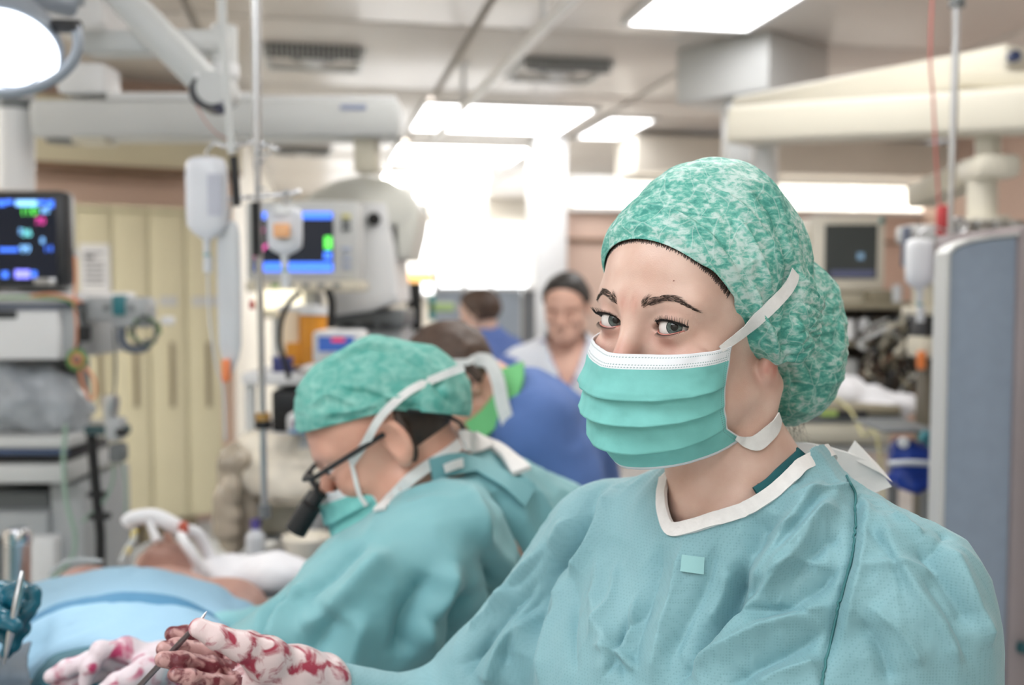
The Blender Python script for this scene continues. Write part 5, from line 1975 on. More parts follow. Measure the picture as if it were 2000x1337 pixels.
# man in white tunic facing us
BH = at(1106, 598, 3.6)
BHM = head_matrix(BH, math.radians(-14), math.radians(14), 0, 1.04)
zc = lambda py, d: at(1000, py, d).z
bx_ = BH.x
man = scrub_person('short haired man in white and blue tunic standing behind, looking down', (bx_ + 0.02, 3.66, 0), BHM, 1.04,
    [(Vector((bx_, 3.66, 1.36)), Vector((bx_ + 0.01, 3.68, 1.28)), 0.075, 0.10), (Vector((bx_ - 0.12, 3.68, 1.27)), Vector((bx_ + 0.14, 3.68, 1.27)), 0.085, 0.085),
     (Vector((bx_, 3.68, 1.22)), Vector((bx_ + 0.02, 3.70, 0.95)), 0.16, 0.16), (Vector((bx_ + 0.02, 3.7, 0.95)), Vector((bx_ + 0.02, 3.7, 0.80)), 0.17, 0.17)],
    [(Vector((bx_ - 0.16, 3.68, 1.27)), Vector((bx_ - 0.21, 3.66, 1.08)), 0.08, 0.07), (Vector((bx_ + 0.17, 3.68, 1.27)), Vector((bx_ + 0.22, 3.66, 1.08)), 0.08, 0.07)],
    [(Vector((bx_ - 0.21, 3.66, 1.08)), Vector((bx_ - 0.20, 3.60, 1.00)), 0.045, 0.042), (Vector((bx_ - 0.20, 3.60, 1.00)), Vector((bx_ + 0.06, 3.46, 1.10)), 0.042, 0.032),
     (Vector((bx_ + 0.22, 3.66, 1.08)), Vector((bx_ + 0.23, 3.56, 0.98)), 0.045, 0.042), (Vector((bx_ + 0.23, 3.56, 0.98)), Vector((bx_ + 0.10, 3.44, 1.12)), 0.042, 0.032)],
    lambda H: np.maximum(0.066 - H[:, 2] - 1.3 * (H[:, 1] + 0.062), 0.012 - 0.5 * np.maximum(H[:, 1] - 0.03, 0) - H[:, 2]),
    M('skin_pale_pink', (232, 186, 166), 0.5, 0, 0.04, 20), m_hair3, m_whiteblue, m_whiteblue, 0.006, 0.012,
    collar=lambda c: (c[:, 1] < 3.66) & (np.abs(c[:, 0] - bx_) < 0.075 * np.clip((c[:, 2] - 1.19) / 0.19, 0, 1)) & (c[:, 2] > 1.19))
mo = Vector(man.location)
m_vtrim = M('violet_trim', (150, 128, 178), 0.8)
def vstrip(l):
    S = spline(l, 5)
    ribbon('neck_trim', man, m_vtrim, S, [Vector((0, -1, 0.4))] * len(S), 0.016, 0.004, 0.005, mo)
vstrip([Vector((bx_ - 0.085, 3.62, 1.385)), Vector((bx_ - 0.045, 3.555, 1.285)), Vector((bx_, 3.53, 1.195))])
vstrip([Vector((bx_ + 0.085, 3.62, 1.385)), Vector((bx_ + 0.045, 3.555, 1.285)), Vector((bx_, 3.53, 1.195))])
m_sleeveb = M('blue_sleeve', (104, 128, 196), 0.8, 0, 0.05, 10)
for sx in (-1, 1):
    tube('sleeve', man, m_sleeveb, [Vector((bx_ + 0.15 * sx, 3.68, 1.30)) - mo, Vector((bx_ + 0.19 * sx, 3.67, 1.20)) - mo, Vector((bx_ + 0.215 * sx, 3.66, 1.08)) - mo], [0.088, 0.092, 0.085], 16)

# man seen from behind, far off
CHp = at(936, 612, 4.7)
CHM = head_matrix(CHp, math.radians(-118), math.radians(8), 0, 1.0)
qx, qy = CHp.x, 4.7
scrub_person('dark haired man in blue scrubs far behind, his face turned away', (qx + 0.03, qy + 0.02, 0), CHM, 1.0,
    [(Vector((qx + 0.025, qy + 0.02, 1.345)), Vector((qx + 0.03, qy + 0.02, 1.28)), 0.075, 0.10), (Vector((qx - 0.06, qy - 0.10, 1.25)), Vector((qx + 0.11, qy + 0.13, 1.25)), 0.09, 0.09),
     (Vector((qx + 0.03, qy + 0.02, 1.2)), Vector((qx + 0.05, qy + 0.02, 0.9)), 0.16, 0.17)],
    [(Vector((qx + 0.0, qy - 0.14, 1.25)), Vector((qx + 0.06, qy - 0.20, 1.05)), 0.08, 0.07), (Vector((qx + 0.16, qy + 0.14, 1.25)), Vector((qx + 0.20, qy + 0.18, 1.05)), 0.08, 0.07)],
    [(Vector((qx + 0.06, qy - 0.20, 1.05)), Vector((qx - 0.08, qy - 0.26, 0.98)), 0.042, 0.034), (Vector((qx + 0.20, qy + 0.18, 1.05)), Vector((qx + 0.02, qy + 0.2, 0.98)), 0.042, 0.034)],
    lambda H: np.maximum(0.034 - H[:, 2] - 1.1 * (H[:, 1] + 0.035), -0.045 - H[:, 2]),
    m_skin, m_hair2, m_blue2, m_blue2)

# ------------------------------------------------------------------ operating table, patient, drapes
AX = math.radians(10)
tb = at(290, 560, 1.75)
table = thing('operating_table', 'operating table under the draped patient', 'table', (tb.x, 1.62, 0), AX)
m_pad = M('black_pad', (52, 54, 58), 0.5)
box('pad', table, m_pad, -0.26, 0.26, -0.95, 0.60, 0.80, 0.86, 0.02)
box('top_frame', table, m_steel, -0.25, 0.25, -0.9, 0.57, 0.76, 0.80, 0.01)
box('side_rail', table, m_steel, -0.29, -0.275, -0.8, 0.5, 0.765, 0.79, 0.002)
box('side_rail', table, m_steel, 0.275, 0.29, -0.8, 0.5, 0.765, 0.79, 0.002)
box('column', table, m_lgrey, -0.12, 0.12, -0.3, 0.1, 0.12, 0.76, 0.02)
box('base', table, m_mid, -0.24, 0.24, -0.75, 0.45, 0.0, 0.12, 0.03)

patient = thing('person', 'patient lying under blue drapes with a taped breathing tube, head far end', 'person', (tb.x, 1.62, 0.86))
po_ = Vector(patient.location)
PH = at(330, 1150, 2.12)
PHM = head_matrix(PH, AX, math.radians(-104), 0, 1.02)
m_skinp = M('skin_patient', (168, 128, 116), 0.5, 0, 0.0, 20, 0.1, 400, rgb2=(190, 150, 134), mixlo=0.35, mixhi=0.65, sss=0.06)
def p_body(P):
    d = head_sdf(to_local(P, PHM), True) * 1.04
    nbp = at(322, 1196, 1.92)
    d = smin(d, sd_cap(P, tuple(PHM @ Vector((0, 0.03, -0.06))), tuple(nbp), 0.058, 0.066), 0.04)
    sl, sr = at(165, 1178, 1.86), at(452, 1206, 1.82)
    d = smin(d, sd_cap(P, tuple(sl), tuple(nbp), 0.062, 0.065), 0.06)
    d = smin(d, sd_cap(P, tuple(sr), tuple(nbp), 0.058, 0.065), 0.06)
    ch = at(270, 1190, 1.62)
    d = smin(d, sd_ell(P, (ch.x, 1.58, 0.955), (0.17, 0.30, 0.095)), 0.08)
    d = smin(d, sd_cap(P, tuple(sl), (sl.x - 0.06, 1.55, 0.90), 0.055, 0.045), 0.05)
    d = smin(d, sd_cap(P, tuple(sr), (sr.x + 0.05, 1.55, 0.90), 0.055, 0.045), 0.05)
    d = smin(d, sd_cap(P, (ch.x, 1.4, 0.95), (ch.x + 0.06, 0.95, 0.94), 0.10, 0.09), 0.08)
    return d
V, Q = mesh_sdf(p_body, (-1.2, 0.80, 0.80), (-0.25, 2.34, 1.25), 0.007)
pb_ = pmesh('body', relax(V, Q, 1, 0.4), Q, m_skinp, patient)
m_pwhite = M('white_linen', (232, 232, 236), 0.85, 0, 0.04, 20)
m_tape = M('white_tape', (236, 236, 238), 0.7, 0, 0.03, 30)
# towel roll by the head
tw = thing('head_pillow', 'white towel and pillow under the patient head', 'pillow', at(460, 1120, 2.12))
def tw_f(P):
    d = sd_ell(P, tuple(at(470, 1125, 2.10)), (0.14, 0.08, 0.045))
    d = smin(d, sd_ell(P, tuple(at(540, 1120, 2.05)), (0.07, 0.07, 0.04)), 0.04)
    d = smin(d, sd_ell(P, tuple(at(330, 1170, 2.20)), (0.20, 0.12, 0.05)), 0.05)
    return d + (0.006 * noise3(P.astype(np.float64) * 26, 4) + 0.003 * ridged(P.astype(np.float64) * 22, 5, 2)).astype(np.float32)
V, Q = mesh_sdf(tw_f, tuple(at(430, 1120, 2.1) + Vector((-0.36, -0.2, -0.2))), tuple(at(430, 1120, 2.1) + Vector((0.3, 0.26, 0.14))), 0.007)
put('towel', mesh_np('towel', V - np.array(tw.location), Q), m_pwhite, tw)
# tube and tape on the face
def pt(l, r, nm, mat, n=10, par=None):
    return tube(nm, par or patient, mat, [p - po_ for p in spline([at(*q) for q in l], 6)], r, n)
pt([(248, 1022, 2.04), (262, 1012, 2.04), (300, 1008, 2.05), (330, 1020, 2.05), (362, 1038, 2.06)], 0.0165, 'breathing_tube', m_tape, 12)
pt([(362, 1034, 2.05), (385, 1042, 2.07), (402, 1070, 2.09), (420, 1100, 2.1), (450, 1118, 2.1)], 0.013, 'breathing_hose', m_tape, 12)
pt([(352, 1044, 2.02), (362, 1062, 2.00), (378, 1086, 2.00), (392, 1112, 2.01)], 0.010, 'tape_strip', m_tape, 8)
pt([(292, 1016, 2.04), (300, 1040, 2.03), (306, 1056, 2.02)], 0.009, 'tape_strip', m_tape, 8)
m_clear = M('clear_tubing', (214, 222, 224), 0.15, 0, 0.02, 10, alpha=0.55)
m_yel = M('yellow_band', (222, 196, 40), 0.4)
pt([(262, 1030, 2.0), (262, 1052, 1.99), (248, 1072, 1.97), (236, 1098, 1.95)], 0.006, 'drain_tube', m_clear, 10)
pt([(263, 1034, 1.999), (262, 1052, 1.992)], 0.0066, 'yellow_sleeve', m_yel, 10)
pt([(252, 1068, 1.975), (244, 1082, 1.965)], 0.0066, 'yellow_sleeve', m_yel, 10)
pt([(258, 1118, 1.99), (262, 1086, 2.0), (290, 1060, 2.02), (320, 1052, 2.03)], 0.004, 'clear_line', m_clear, 8)
pt([(96, 1125, 1.86), (120, 1100, 1.87), (160, 1092, 1.87), (200, 1096, 1.87)], 0.004, 'clear_line', m_clear, 8)
lathe('tube_valve', patient, M('red_valve', (190, 90, 70), 0.5), [(0, -0.012), (0.010, -0.010), (0.010, 0.008), (0.006, 0.012), (0, 0.012)], 12, at(358, 1030, 2.03) - po_)

def loft(name, rows, mat, label, cat, kx=10, ky=10, thick=0.003, noise_amp=0.006, seed=1, fl=None, group=None):
    R = [spline([at(*q) for q in r], kx) for r in rows]
    n = len(R[0])
    cols = [spline([R[j][i] for j in range(len(R))], ky) for i in range(n)]
    m = len(cols[0])
    V = np.array([[tuple(cols[i][j]) for i in range(n)] for j in range(m)]).reshape(-1, 3)
    Q = np.array([(j * n + i, j * n + i + 1, (j + 1) * n + i + 1, (j + 1) * n + i) for j in range(m - 1) for i in range(n - 1)])
    N = vnormals(V, Q)
    V = V + N * (noise_amp * noise3(V * 9, seed) + noise_amp * 0.5 * ridged(V * 18, seed + 3, 2))[:, None]
    o_ = V.mean(axis=0)
    me = mesh_np(name, V - o_, Q)
    o = put(name, me, mat, None, Vector(o_))
    md = o.modifiers.new('thick', 'SOLIDIFY')
    md.thickness = thick
    md.offset = 0
    tag(o, label, cat, group)
    return o
m_drape1 = M('pale_blue_drape', (138, 174, 196), 0.75, 0, 0.05, 8, 0.15, 220)
m_drape2 = M('blue_drape', (120, 168, 198), 0.75, 0, 0.06, 8, 0.15, 220)
m_drape3 = M('dark_teal_drape', (34, 92, 106), 0.7, 0, 0.1, 10, 0.2, 160)
loft('surgical_drape', [
    [(-260, 1420, 1.86), (-60, 1290, 1.86), (40, 1200, 1.84), (130, 1158, 1.82), (240, 1140, 1.82), (330, 1150, 1.82), (430, 1182, 1.80), (520, 1240, 1.78), (600, 1360, 1.76)],
    [(-280, 1400, 1.74), (-60, 1230, 1.74), (40, 1152, 1.73), (130, 1122, 1.72), (240, 1105, 1.72), (330, 1117, 1.72), (430, 1148, 1.70), (520, 1205, 1.68), (610, 1330, 1.66)],
    [(-290, 1440, 1.60), (-60, 1260, 1.60), (40, 1196, 1.60), (120, 1165, 1.60), (240, 1147, 1.60), (340, 1156, 1.60), (440, 1190, 1.58), (530, 1245, 1.56), (630, 1370, 1.54)],
    [(-300, 1470, 1.50), (-60, 1300, 1.50), (30, 1252, 1.50), (110, 1212, 1.50), (230, 1192, 1.50), (340, 1198, 1.50), (440, 1230, 1.47), (530, 1280, 1.46), (640, 1400, 1.44)]],
    m_drape1, 'pale blue drape over the patient chest, next to the bare shoulders', 'drape')
loft('surgical_drape', [
    [(-300, 1480, 1.56), (-60, 1300, 1.56), (30, 1262, 1.56), (110, 1216, 1.56), (230, 1200, 1.56), (340, 1208, 1.55), (430, 1242, 1.52), (520, 1310, 1.50), (620, 1430, 1.48)],
    [(-300, 1440, 1.47), (-60, 1272, 1.47), (36, 1232, 1.47), (116, 1188, 1.465), (230, 1172, 1.46), (335, 1182, 1.455), (425, 1216, 1.44), (515, 1296, 1.43), (620, 1420, 1.42)],
    [(-300, 1480, 1.40), (-40, 1320, 1.40), (60, 1268, 1.40), (130, 1224, 1.39), (230, 1206, 1.39), (335, 1212, 1.385), (420, 1240, 1.37), (510, 1310, 1.36), (620, 1440, 1.34)],
    [(-280, 1560, 1.34), (-30, 1390, 1.34), (56, 1316, 1.34), (110, 1270, 1.33), (190, 1244, 1.325), (320, 1244, 1.315), (410, 1268, 1.30), (510, 1340, 1.28), (620, 1480, 1.26)],
    [(-260, 1640, 1.30), (-20, 1470, 1.30), (50, 1390, 1.30), (110, 1330, 1.295), (190, 1306, 1.285), (320, 1296, 1.24), (420, 1320, 1.20), (520, 1390, 1.18), (620, 1520, 1.16)]],
    m_drape1, 'bright blue-white drape fold nearest the wound, under the hands', 'drape', seed=9, noise_amp=0.004)
loft('surgical_drape', [  # darker blue strip along the fold between the pale drapes
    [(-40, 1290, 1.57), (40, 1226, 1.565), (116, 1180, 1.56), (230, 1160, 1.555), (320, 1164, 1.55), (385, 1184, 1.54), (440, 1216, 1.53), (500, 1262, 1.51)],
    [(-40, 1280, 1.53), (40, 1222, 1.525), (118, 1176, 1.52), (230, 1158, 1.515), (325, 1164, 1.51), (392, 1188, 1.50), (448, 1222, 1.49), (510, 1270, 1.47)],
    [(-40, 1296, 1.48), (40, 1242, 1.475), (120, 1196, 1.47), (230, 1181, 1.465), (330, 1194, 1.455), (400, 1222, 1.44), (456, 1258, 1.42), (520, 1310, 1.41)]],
    M('deep_blue_strip', (62, 118, 152), 0.75, 0, 0.08, 8, 0.15, 220), 'deep blue strip along the fold between the two pale drapes', 'drape', seed=15, noise_amp=0.003)
loft('surgical_drape', [
    [(20, 1400, 1.32), (80, 1300, 1.318), (120, 1272, 1.315), (200, 1258, 1.305), (275, 1264, 1.29)],
    [(20, 1420, 1.255), (80, 1318, 1.25), (130, 1292, 1.245), (200, 1280, 1.24), (300, 1290, 1.235)],
    [(10, 1480, 1.17), (80, 1372, 1.17), (130, 1344, 1.17), (210, 1336, 1.17), (310, 1350, 1.16)],
    [(0, 1620, 1.06), (80, 1500, 1.06), (140, 1470, 1.06), (230, 1460, 1.06), (320, 1480, 1.06)]],
    m_drape3, 'dark teal towel edging the wound under the white glove', 'towel', seed=5, noise_amp=0.004)
loft('instrument_cloth', [
    [(-220, 1330, 1.34), (-60, 1290, 1.34), (20, 1262, 1.33), (60, 1250, 1.33)],
    [(-220, 1400, 1.22), (-60, 1350, 1.22), (20, 1310, 1.22), (52, 1290, 1.23)],
    [(-220, 1500, 1.10), (-60, 1440, 1.10), (20, 1380, 1.10), (60, 1350, 1.12)]],
    M('slate_cloth', (70, 84, 96), 0.6, 0, 0.1, 12), 'dark slate cloth at the lower left corner', 'cloth', seed=7)
# steel post by the table
t = Fr('table_post', 'upright polished steel post beside the patient at the left', 'post', 35, 1.9)
tube('post', t.t, m_steel, [t.p(34, 1330), t.p(35, 1042)], t.x(60) - t.x(35), 20)
lathe('post_cap', t.t, m_chrome, [(0.0, 0.010), (0.020, 0.009), (0.026, 0.0), (0.026, -0.02)], 20, t.p(35, 1040))
tube('foot', t.t, m_mid, [t.p(34, 1330), Vector((t.p(34, 1330).x, 0, 0))], 0.02, 12)
# ------------------------------------------------------------------ equipment
def zz(py, d):
    return at(1000, py, d).z
def cyl(name, parent, mat, a, b, r, n=20):
    return tube(name, parent, mat, [a, b], r, n)
def disc(name, parent, mat, c, r, nrm, th=0.01, n=28, prof=None):
    """flat round plate facing nrm"""
    nrm = Vector(nrm).normalized()
    return tube(name, parent, mat, [Vector(c), Vector(c) + nrm * th], r, n)
def poly_prism(name, parent, mat, pts, y0, y1, bev=0.0, label=None):
    """polygon of (x, z) extruded from y0 to y1"""
    n = len(pts)
    V = [(p[0], y0, p[1]) for p in pts] + [(p[0], y1, p[1]) for p in pts]
    Fc = [tuple(range(n)), tuple(reversed(range(n, 2 * n)))] + [(i, (i + 1) % n, (i + 1) % n + n, i + n) for i in range(n)]
    me = geo_mesh(name, V, Fc)
    bm = bmesh.new()
    bm.from_mesh(me)
    bmesh.ops.recalc_face_normals(bm, faces=bm.faces)
    if bev:
        bmesh.ops.bevel(bm, geom=[e for e in bm.edges if abs(e.verts[0].co.y - e.verts[1].co.y) < 1e-6], offset=bev, segments=3, affect='EDGES', profile=0.5)
    bm.to_mesh(me)
    bm.free()
    auto_smooth(me, 30)
    return put(name, me, mat, parent, label=label, smooth=None)

# ---- tall cream cupboards on the left wall
m_cup = M('cupboard_cream', (222, 214, 182), 0.5, 0, 0.03, 3)
m_cupd = M('cupboard_handle', (150, 138, 112), 0.5)
def s_of(px):
    """distance along the cupboard front at that pixel column"""
    r = at(px, 560, 1.0)
    # (LA + ld*s) parallel to (r.x, 1)
    return (r.x * LA.y - LA.x) / (ld.x - r.x * ld.y)
rotc = math.atan2(ld.y, ld.x)
edges = [60, 150, 219, 290, 362, 432]
names = ['leftmost tall cream cupboard, mostly hidden by the black bezel monitor', 'tall cream cupboard with a paper notice on its door',
         'tall cream cupboard behind the grey module box', 'tall cream cupboard left of the hanging infusion bag', 'rightmost tall cream cupboard behind the infusion bag']
for k in range(5):
    s0, s1 = s_of(edges[k]), s_of(edges[k + 1])
    p = LP((s0 + s1) / 2)
    w = s1 - s0
    t = thing('tall_cupboard', names[k], 'cupboard', p, rotc, 'tall cream cupboards')
    box('carcass', t, m_cup, -w / 2, w / 2, 0.02, 0.53, 0.16, 2.03, 0.003)
    d = box('door', t, m_cup, -w / 2 + 0.006, w / 2 - 0.006, 0.0, 0.02, 0.17, 2.02, 0.004)
    zl, zh = at(300, 795, p.y).z, at(300, 668, p.y).z
    box('door_handle', d, m_cupd, -0.014 + 0.02, 0.014 + 0.02, -0.012, 0.0, zl, zh, 0.004)
    for sx in (-1, 1):
        box('leg', t, m_cupd, sx * (w / 2 - 0.03) - 0.02, sx * (w / 2 - 0.03) + 0.02, 0.05, 0.09, 0.0, 0.16, 0.002)
    box('cornice', t, m_cup, -w / 2, w / 2, -0.015, 0.53, 2.03, 2.06, 0.004)
p = LP(s_of(186), -0.004)
t = thing('paper_notice', 'white printed notice taped to the second cream cupboard', 'notice', (p.x, p.y, at(186, 524, p.y).z), rotc)
hw = (s_of(216) - s_of(156)) / 2
hh_ = (at(0, 476, p.y).z - at(0, 572, p.y).z) / 2
box('sheet', t, m_paper, -hw, hw, -0.003, 0.0, -hh_, hh_, 0.0)
m_ink = M('grey_ink', (120, 120, 128), 0.8)
for k in range(7):
    z = hh_ * (0.62 - 0.20 * k)
    box('print_line', t, m_ink, -hw * 0.7, hw * (0.0 if k == 1 else 0.6), -0.0038, -0.003, z - 0.006, z + 0.006 + (0.01 if k == 1 else 0), 0.0)
for (px0, px1, nm) in ((310, 346, 'small pale label plate on the fourth cupboard door'), (374, 425, 'wide pale label plate on the rightmost cupboard door')):
    p = LP(s_of((px0 + px1) / 2), -0.003)
    w = s_of(px1) - s_of(px0)
    z = at(0, 588, p.y).z
    tag(box('label_plate', None, M('pale_label', (206, 206, 204), 0.6), -w / 2, w / 2, -0.003, 0.0, -0.03, 0.03, 0.001), nm, 'label').location = (p.x, p.y, z)
    bpy.data.objects[[o.name for o in bpy.data.objects if o.name.startswith('label_plate')][-1]].rotation_euler = (0, 0, rotc)

# ---- ceiling pendant at left: round column, grey beam
f = Fr('ceiling_pendant', 'grey ceiling pendant with long box beam above the infusion stand', 'pendant', 300, 3.0)
f.box('beam', m_lgrey, 62, 782, 192, 266, 0, 0.17, 0.02)
f.box('beam_cap', m_white, 215, 500, 180, 194, 0.01, 0.15, 0.004)
f.box('beam_cap', m_white, 505, 775, 186, 196, 0.01, 0.15, 0.004)
f.box('maker_plate', M('blue_grey_plate', (150, 160, 190), 0.5), 668, 718, 204, 214, -0.002, 0.0, 0.0)
f.box('end_column', m_beige, 692, 738, 266, 336, 0.04, 0.14, 0.012)
cyl('riser', f.t, m_white, f.p(34, 192, 0.08), Vector((f.x(34), 0.08, CE)), 0.05)
cyl('down_column', f.t, m_white, f.p(32, 372, 0.08), f.p(32, 190, 0.08), (f.x(66) - f.x(32)), 28)
cyl('collar', f.t, m_mid, f.p(32, 215, 0.08), f.p(32, 195, 0.08), (f.x(68) - f.x(32)), 28)
f.box('junction_box', m_white, 118, 212, 120, 182, 0.0, 0.14, 0.015)
f.box('junction_foot', m_beige, 145, 212, 258, 278, 0.02, 0.12, 0.006)
lathe('bearing', f.t, m_mid, [(0.0, -0.02), (0.05, -0.018), (0.055, 0.0)], 20, f.p(125, 268, 0.08))
# upper white casing near the ceiling
f2 = Fr('ceiling_casing', 'white ceiling casing behind the round theatre lamp', 'casing', 150, 2.9)
f2.box('casing', m_white, 88, 214, -40, 50, 0.2, 0.45, 0.02)
cyl('fixing_tube', f2.t, m_white, Vector((f2.x(150), 0.32, f2.z(-38))), Vector((f2.x(150), 0.32, CE)), 0.06)

# ---- theatre lamp and its arms
f = Fr('ceiling_lamp_mount', 'jointed grey lamp arm sloping down to a vertical joint', 'lamp arm', 320, 2.25)
f.box('upper_arm', m_lgrey, 158, 452, 54, 100, 0.05, 0.14, 0.015)
a, b = f.p(205, -40, 0.0), f.p(412, 172, 0.0)
bm = bmesh.new()
dv = (b - a)
ang_ = math.atan2(dv.z, dv.x)
bm_box(bm, (a + b) / 2, (dv.length, 0.075, 0.072), 0.025, (0, -ang_, 0), 3)
me = mesh_bm('spring_arm', bm)
auto_smooth(me)
put('spring_arm', me, m_lgrey, f.t, smooth=None)
disc('joint', f.t, m_lgrey, f.p(414, 170, -0.045), 0.036, (0, 1, 0), 0.10)
disc('joint_ring', f.t, m_dark, f.p(402, 178, -0.040), 0.038, (0, 1, 0), 0.085)
disc('pivot_screw', f.t, m_white, f.p(384, 146, -0.046), 0.006, (0, 1, 0), 0.006)
cyl('vertical_tube', f.t, m_lgrey, f.p(438, 205, 0.09), f.p(438, 52, 0.09), 0.030)
cyl('vertical_sleeve', f.t, m_white, f.p(440, 150, 0.09), f.p(440, 126, 0.09), 0.032)
cyl('hanging_rod', f.t, m_white, f.p(434, 52, 0.09), Vector((f.p(434, 52, 0.09).x, 0.09, CE)), 0.010, 10)
f = Fr('theatre_lamp', 'round glowing theatre lamp with ring handle at the upper left corner', 'lamp', -10, 1.95)
LC = f.p(8, 98)
lnrm = Vector((0.22, -0.62, -0.75)).normalized()
m_lampglass = M('lamp_glass', (245, 245, 250), 0.2, emit=(235, 242, 255), estr=2.0)
m_lampbody = M('lamp_grey_blue', (150, 158, 168), 0.35, 0.2, 0.03, 6)
LR = 0.098
u_, w_ = frame_from(lnrm)
tube('housing', f.t, m_lampbody, [LC + lnrm * t_ for t_ in (-0.12, -0.10, -0.05, -0.01, 0.006)], [0.038, 0.070, 0.098, 0.108, 0.106], 40)
tube('lens', f.t, m_lampglass, [LC + lnrm * t_ for t_ in (0.004, 0.012, 0.014)], [LR, LR * 0.97, LR * 0.5], 40)
for rr in (0.030, 0.052, 0.076):
    tube('lens_ring', f.t, m_lampbody, [LC + lnrm * 0.014 + (u_ * math.cos(a_) + w_ * math.sin(a_)) * rr for a_ in [2 * math.pi * k / 40 for k in range(41)]], 0.002, 6)
tube('ring_handle', f.t, m_lampbody, [LC - lnrm * 0.02 + Vector((0.152 * math.cos(a_), -0.02, 0.098 * math.sin(a_))) for a_ in [math.radians(-100 + 120 * k / 24) for k in range(25)]], 0.010, 12)
tube('handle_clamp', f.t, m_dark, [LC + Vector((0.098, 0.0, 0.046)), LC + Vector((0.150, -0.01, 0.042))], 0.013, 10)
tube('neck', f.t, m_lampbody, [LC - lnrm * 0.10, LC - lnrm * 0.16 + Vector((0, 0.02, 0.03)), Vector((LC.x + 0.02, 0.25, f.z(-60)))], [0.03, 0.028, 0.025], 16)
cyl('lamp_drop_tube', f.t, m_lampbody, Vector((LC.x + 0.02, 0.25, f.z(-66))), Vector((LC.x + 0.02, 0.25, CE)), 0.03)
sp = bpy.data.lights.new('theatre_lamp_beam', 'SPOT')
sp.energy = 26
sp.color = (0.90, 0.95, 1.0)
sp.spot_size = math.radians(26)
sp.spot_blend = 0.7
sp.shadow_soft_size = 0.10
so = bpy.data.objects.new('lamp_beam', sp)
COL.objects.link(so)
so.parent = f.t
so.location = LC + lnrm * 0.03
tgt = at(215, 1240, 1.40) - f.o
so.rotation_euler = (tgt - so.location).to_track_quat('-Z', 'Y').to_euler()

# ---- patient monitor (black bezel) on the anaesthesia tower
def scr(name, parent, mat, *a):
    return box(name, parent, mat, *a, 0.0)
m_screen = M('screen_dark', (16, 20, 30), 0.2, emit=(20, 28, 44), estr=0.35)
def glow(nm, rgb, e=1.3):
    return M('glow_' + nm, rgb, 0.4, emit=rgb, estr=e)
g_blue, g_lblue, g_green, g_mag, g_cyan, g_viol = glow('blue', (60, 110, 230)), glow('light_blue', (130, 190, 255)), glow('green', (90, 220, 80)), glow('magenta', (210, 60, 150)), glow('cyan', (120, 220, 225)), glow('violet', (130, 130, 255))
f = Fr('patient_monitor', 'black bezel patient monitor showing blue and green readings at the left edge', 'monitor', 30, 2.7, z0=0.0)
f.box('bezel', m_dark, -110, 130, 371, 561, 0.0, 0.07, 0.02)
f.box('back_shell', m_lgrey, -105, 136, 372, 572, 0.06, 0.12, 0.02)
sc_ = f.box('screen', m_screen, -95, 112, 388, 545, -0.003, 0.0, 0.0)
def g_txt(l, txt, mat, px, py, hpx, par=None, fr=None, dy=-0.005):
    """reading on a screen: text turned into a flat mesh"""
    fr = fr or f
    cu = bpy.data.curves.new('reading', 'FONT')
    cu.body = txt
    cu.size = abs(fr.z(0) - fr.z(hpx)) * 1.35
    cu.align_x = 'CENTER'
    cu.align_y = 'CENTER'
    ob = bpy.data.objects.new('tmp', cu)
    COL.objects.link(ob)
    dg = bpy.context.evaluated_depsgraph_get()
    me = bpy.data.meshes.new_from_object(ob.evaluated_get(dg))
    bpy.data.objects.remove(ob)
    q = fr.p(px, py, dy)
    for v in me.vertices:
        v.co = Vector((v.co.x + q.x, q.y, v.co.y + q.z))
    me.materials.clear()
    return put('reading', me, mat, par or fr.t, smooth=None)
for args in (('', '110', g_green, 56, 413, 17), ('', '80', g_lblue, 88, 411, 13), ('', '70', g_mag, 78, 432, 15), ('', '36', g_cyan, 52, 455, 15), ('', '5', g_lblue, 40, 452, 12),
             ('', '99', g_lblue, 49, 487, 16), ('', '14', g_blue, 94, 486, 14), ('', '8', g_lblue, 83, 470, 12)):
    g_txt(*args, par=sc_)
for (a0, a1, b0, b1, mt) in ((35, 76, 391, 402, g_lblue), (0, 14, 391, 402, g_blue), (16, 28, 390, 398, g_blue), (78, 92, 391, 399, g_blue), (96, 108, 391, 405, g_blue),
                             (0, 36, 484, 491, g_blue), (4, 16, 530, 542, g_blue), (30, 44, 527, 543, g_violet if False else g_viol), (46, 58, 527, 543, g_viol), (62, 71, 529, 541, g_blue), (-60, -6, 430, 433, g_green), (-60, -6, 470, 473, g_cyan)):
    f.box('screen_tile', mt, a0, a1, b0, b1, -0.006, -0.003, 0.0, parent=sc_)
f.box('maker_plate', m_steel, 66, 108, 543, 556, -0.008, 0.0, 0.002)
lathe('side_button', f.t, m_lgrey, [(0, 0.02), (0.012, 0.018), (0.014, 0)], 14, f.p(138, 497, 0.06), 'X')
tube('mount', f.t, m_white, [f.p(30, 560, 0.09), f.p(30, 605, 0.09)], 0.04, 16)

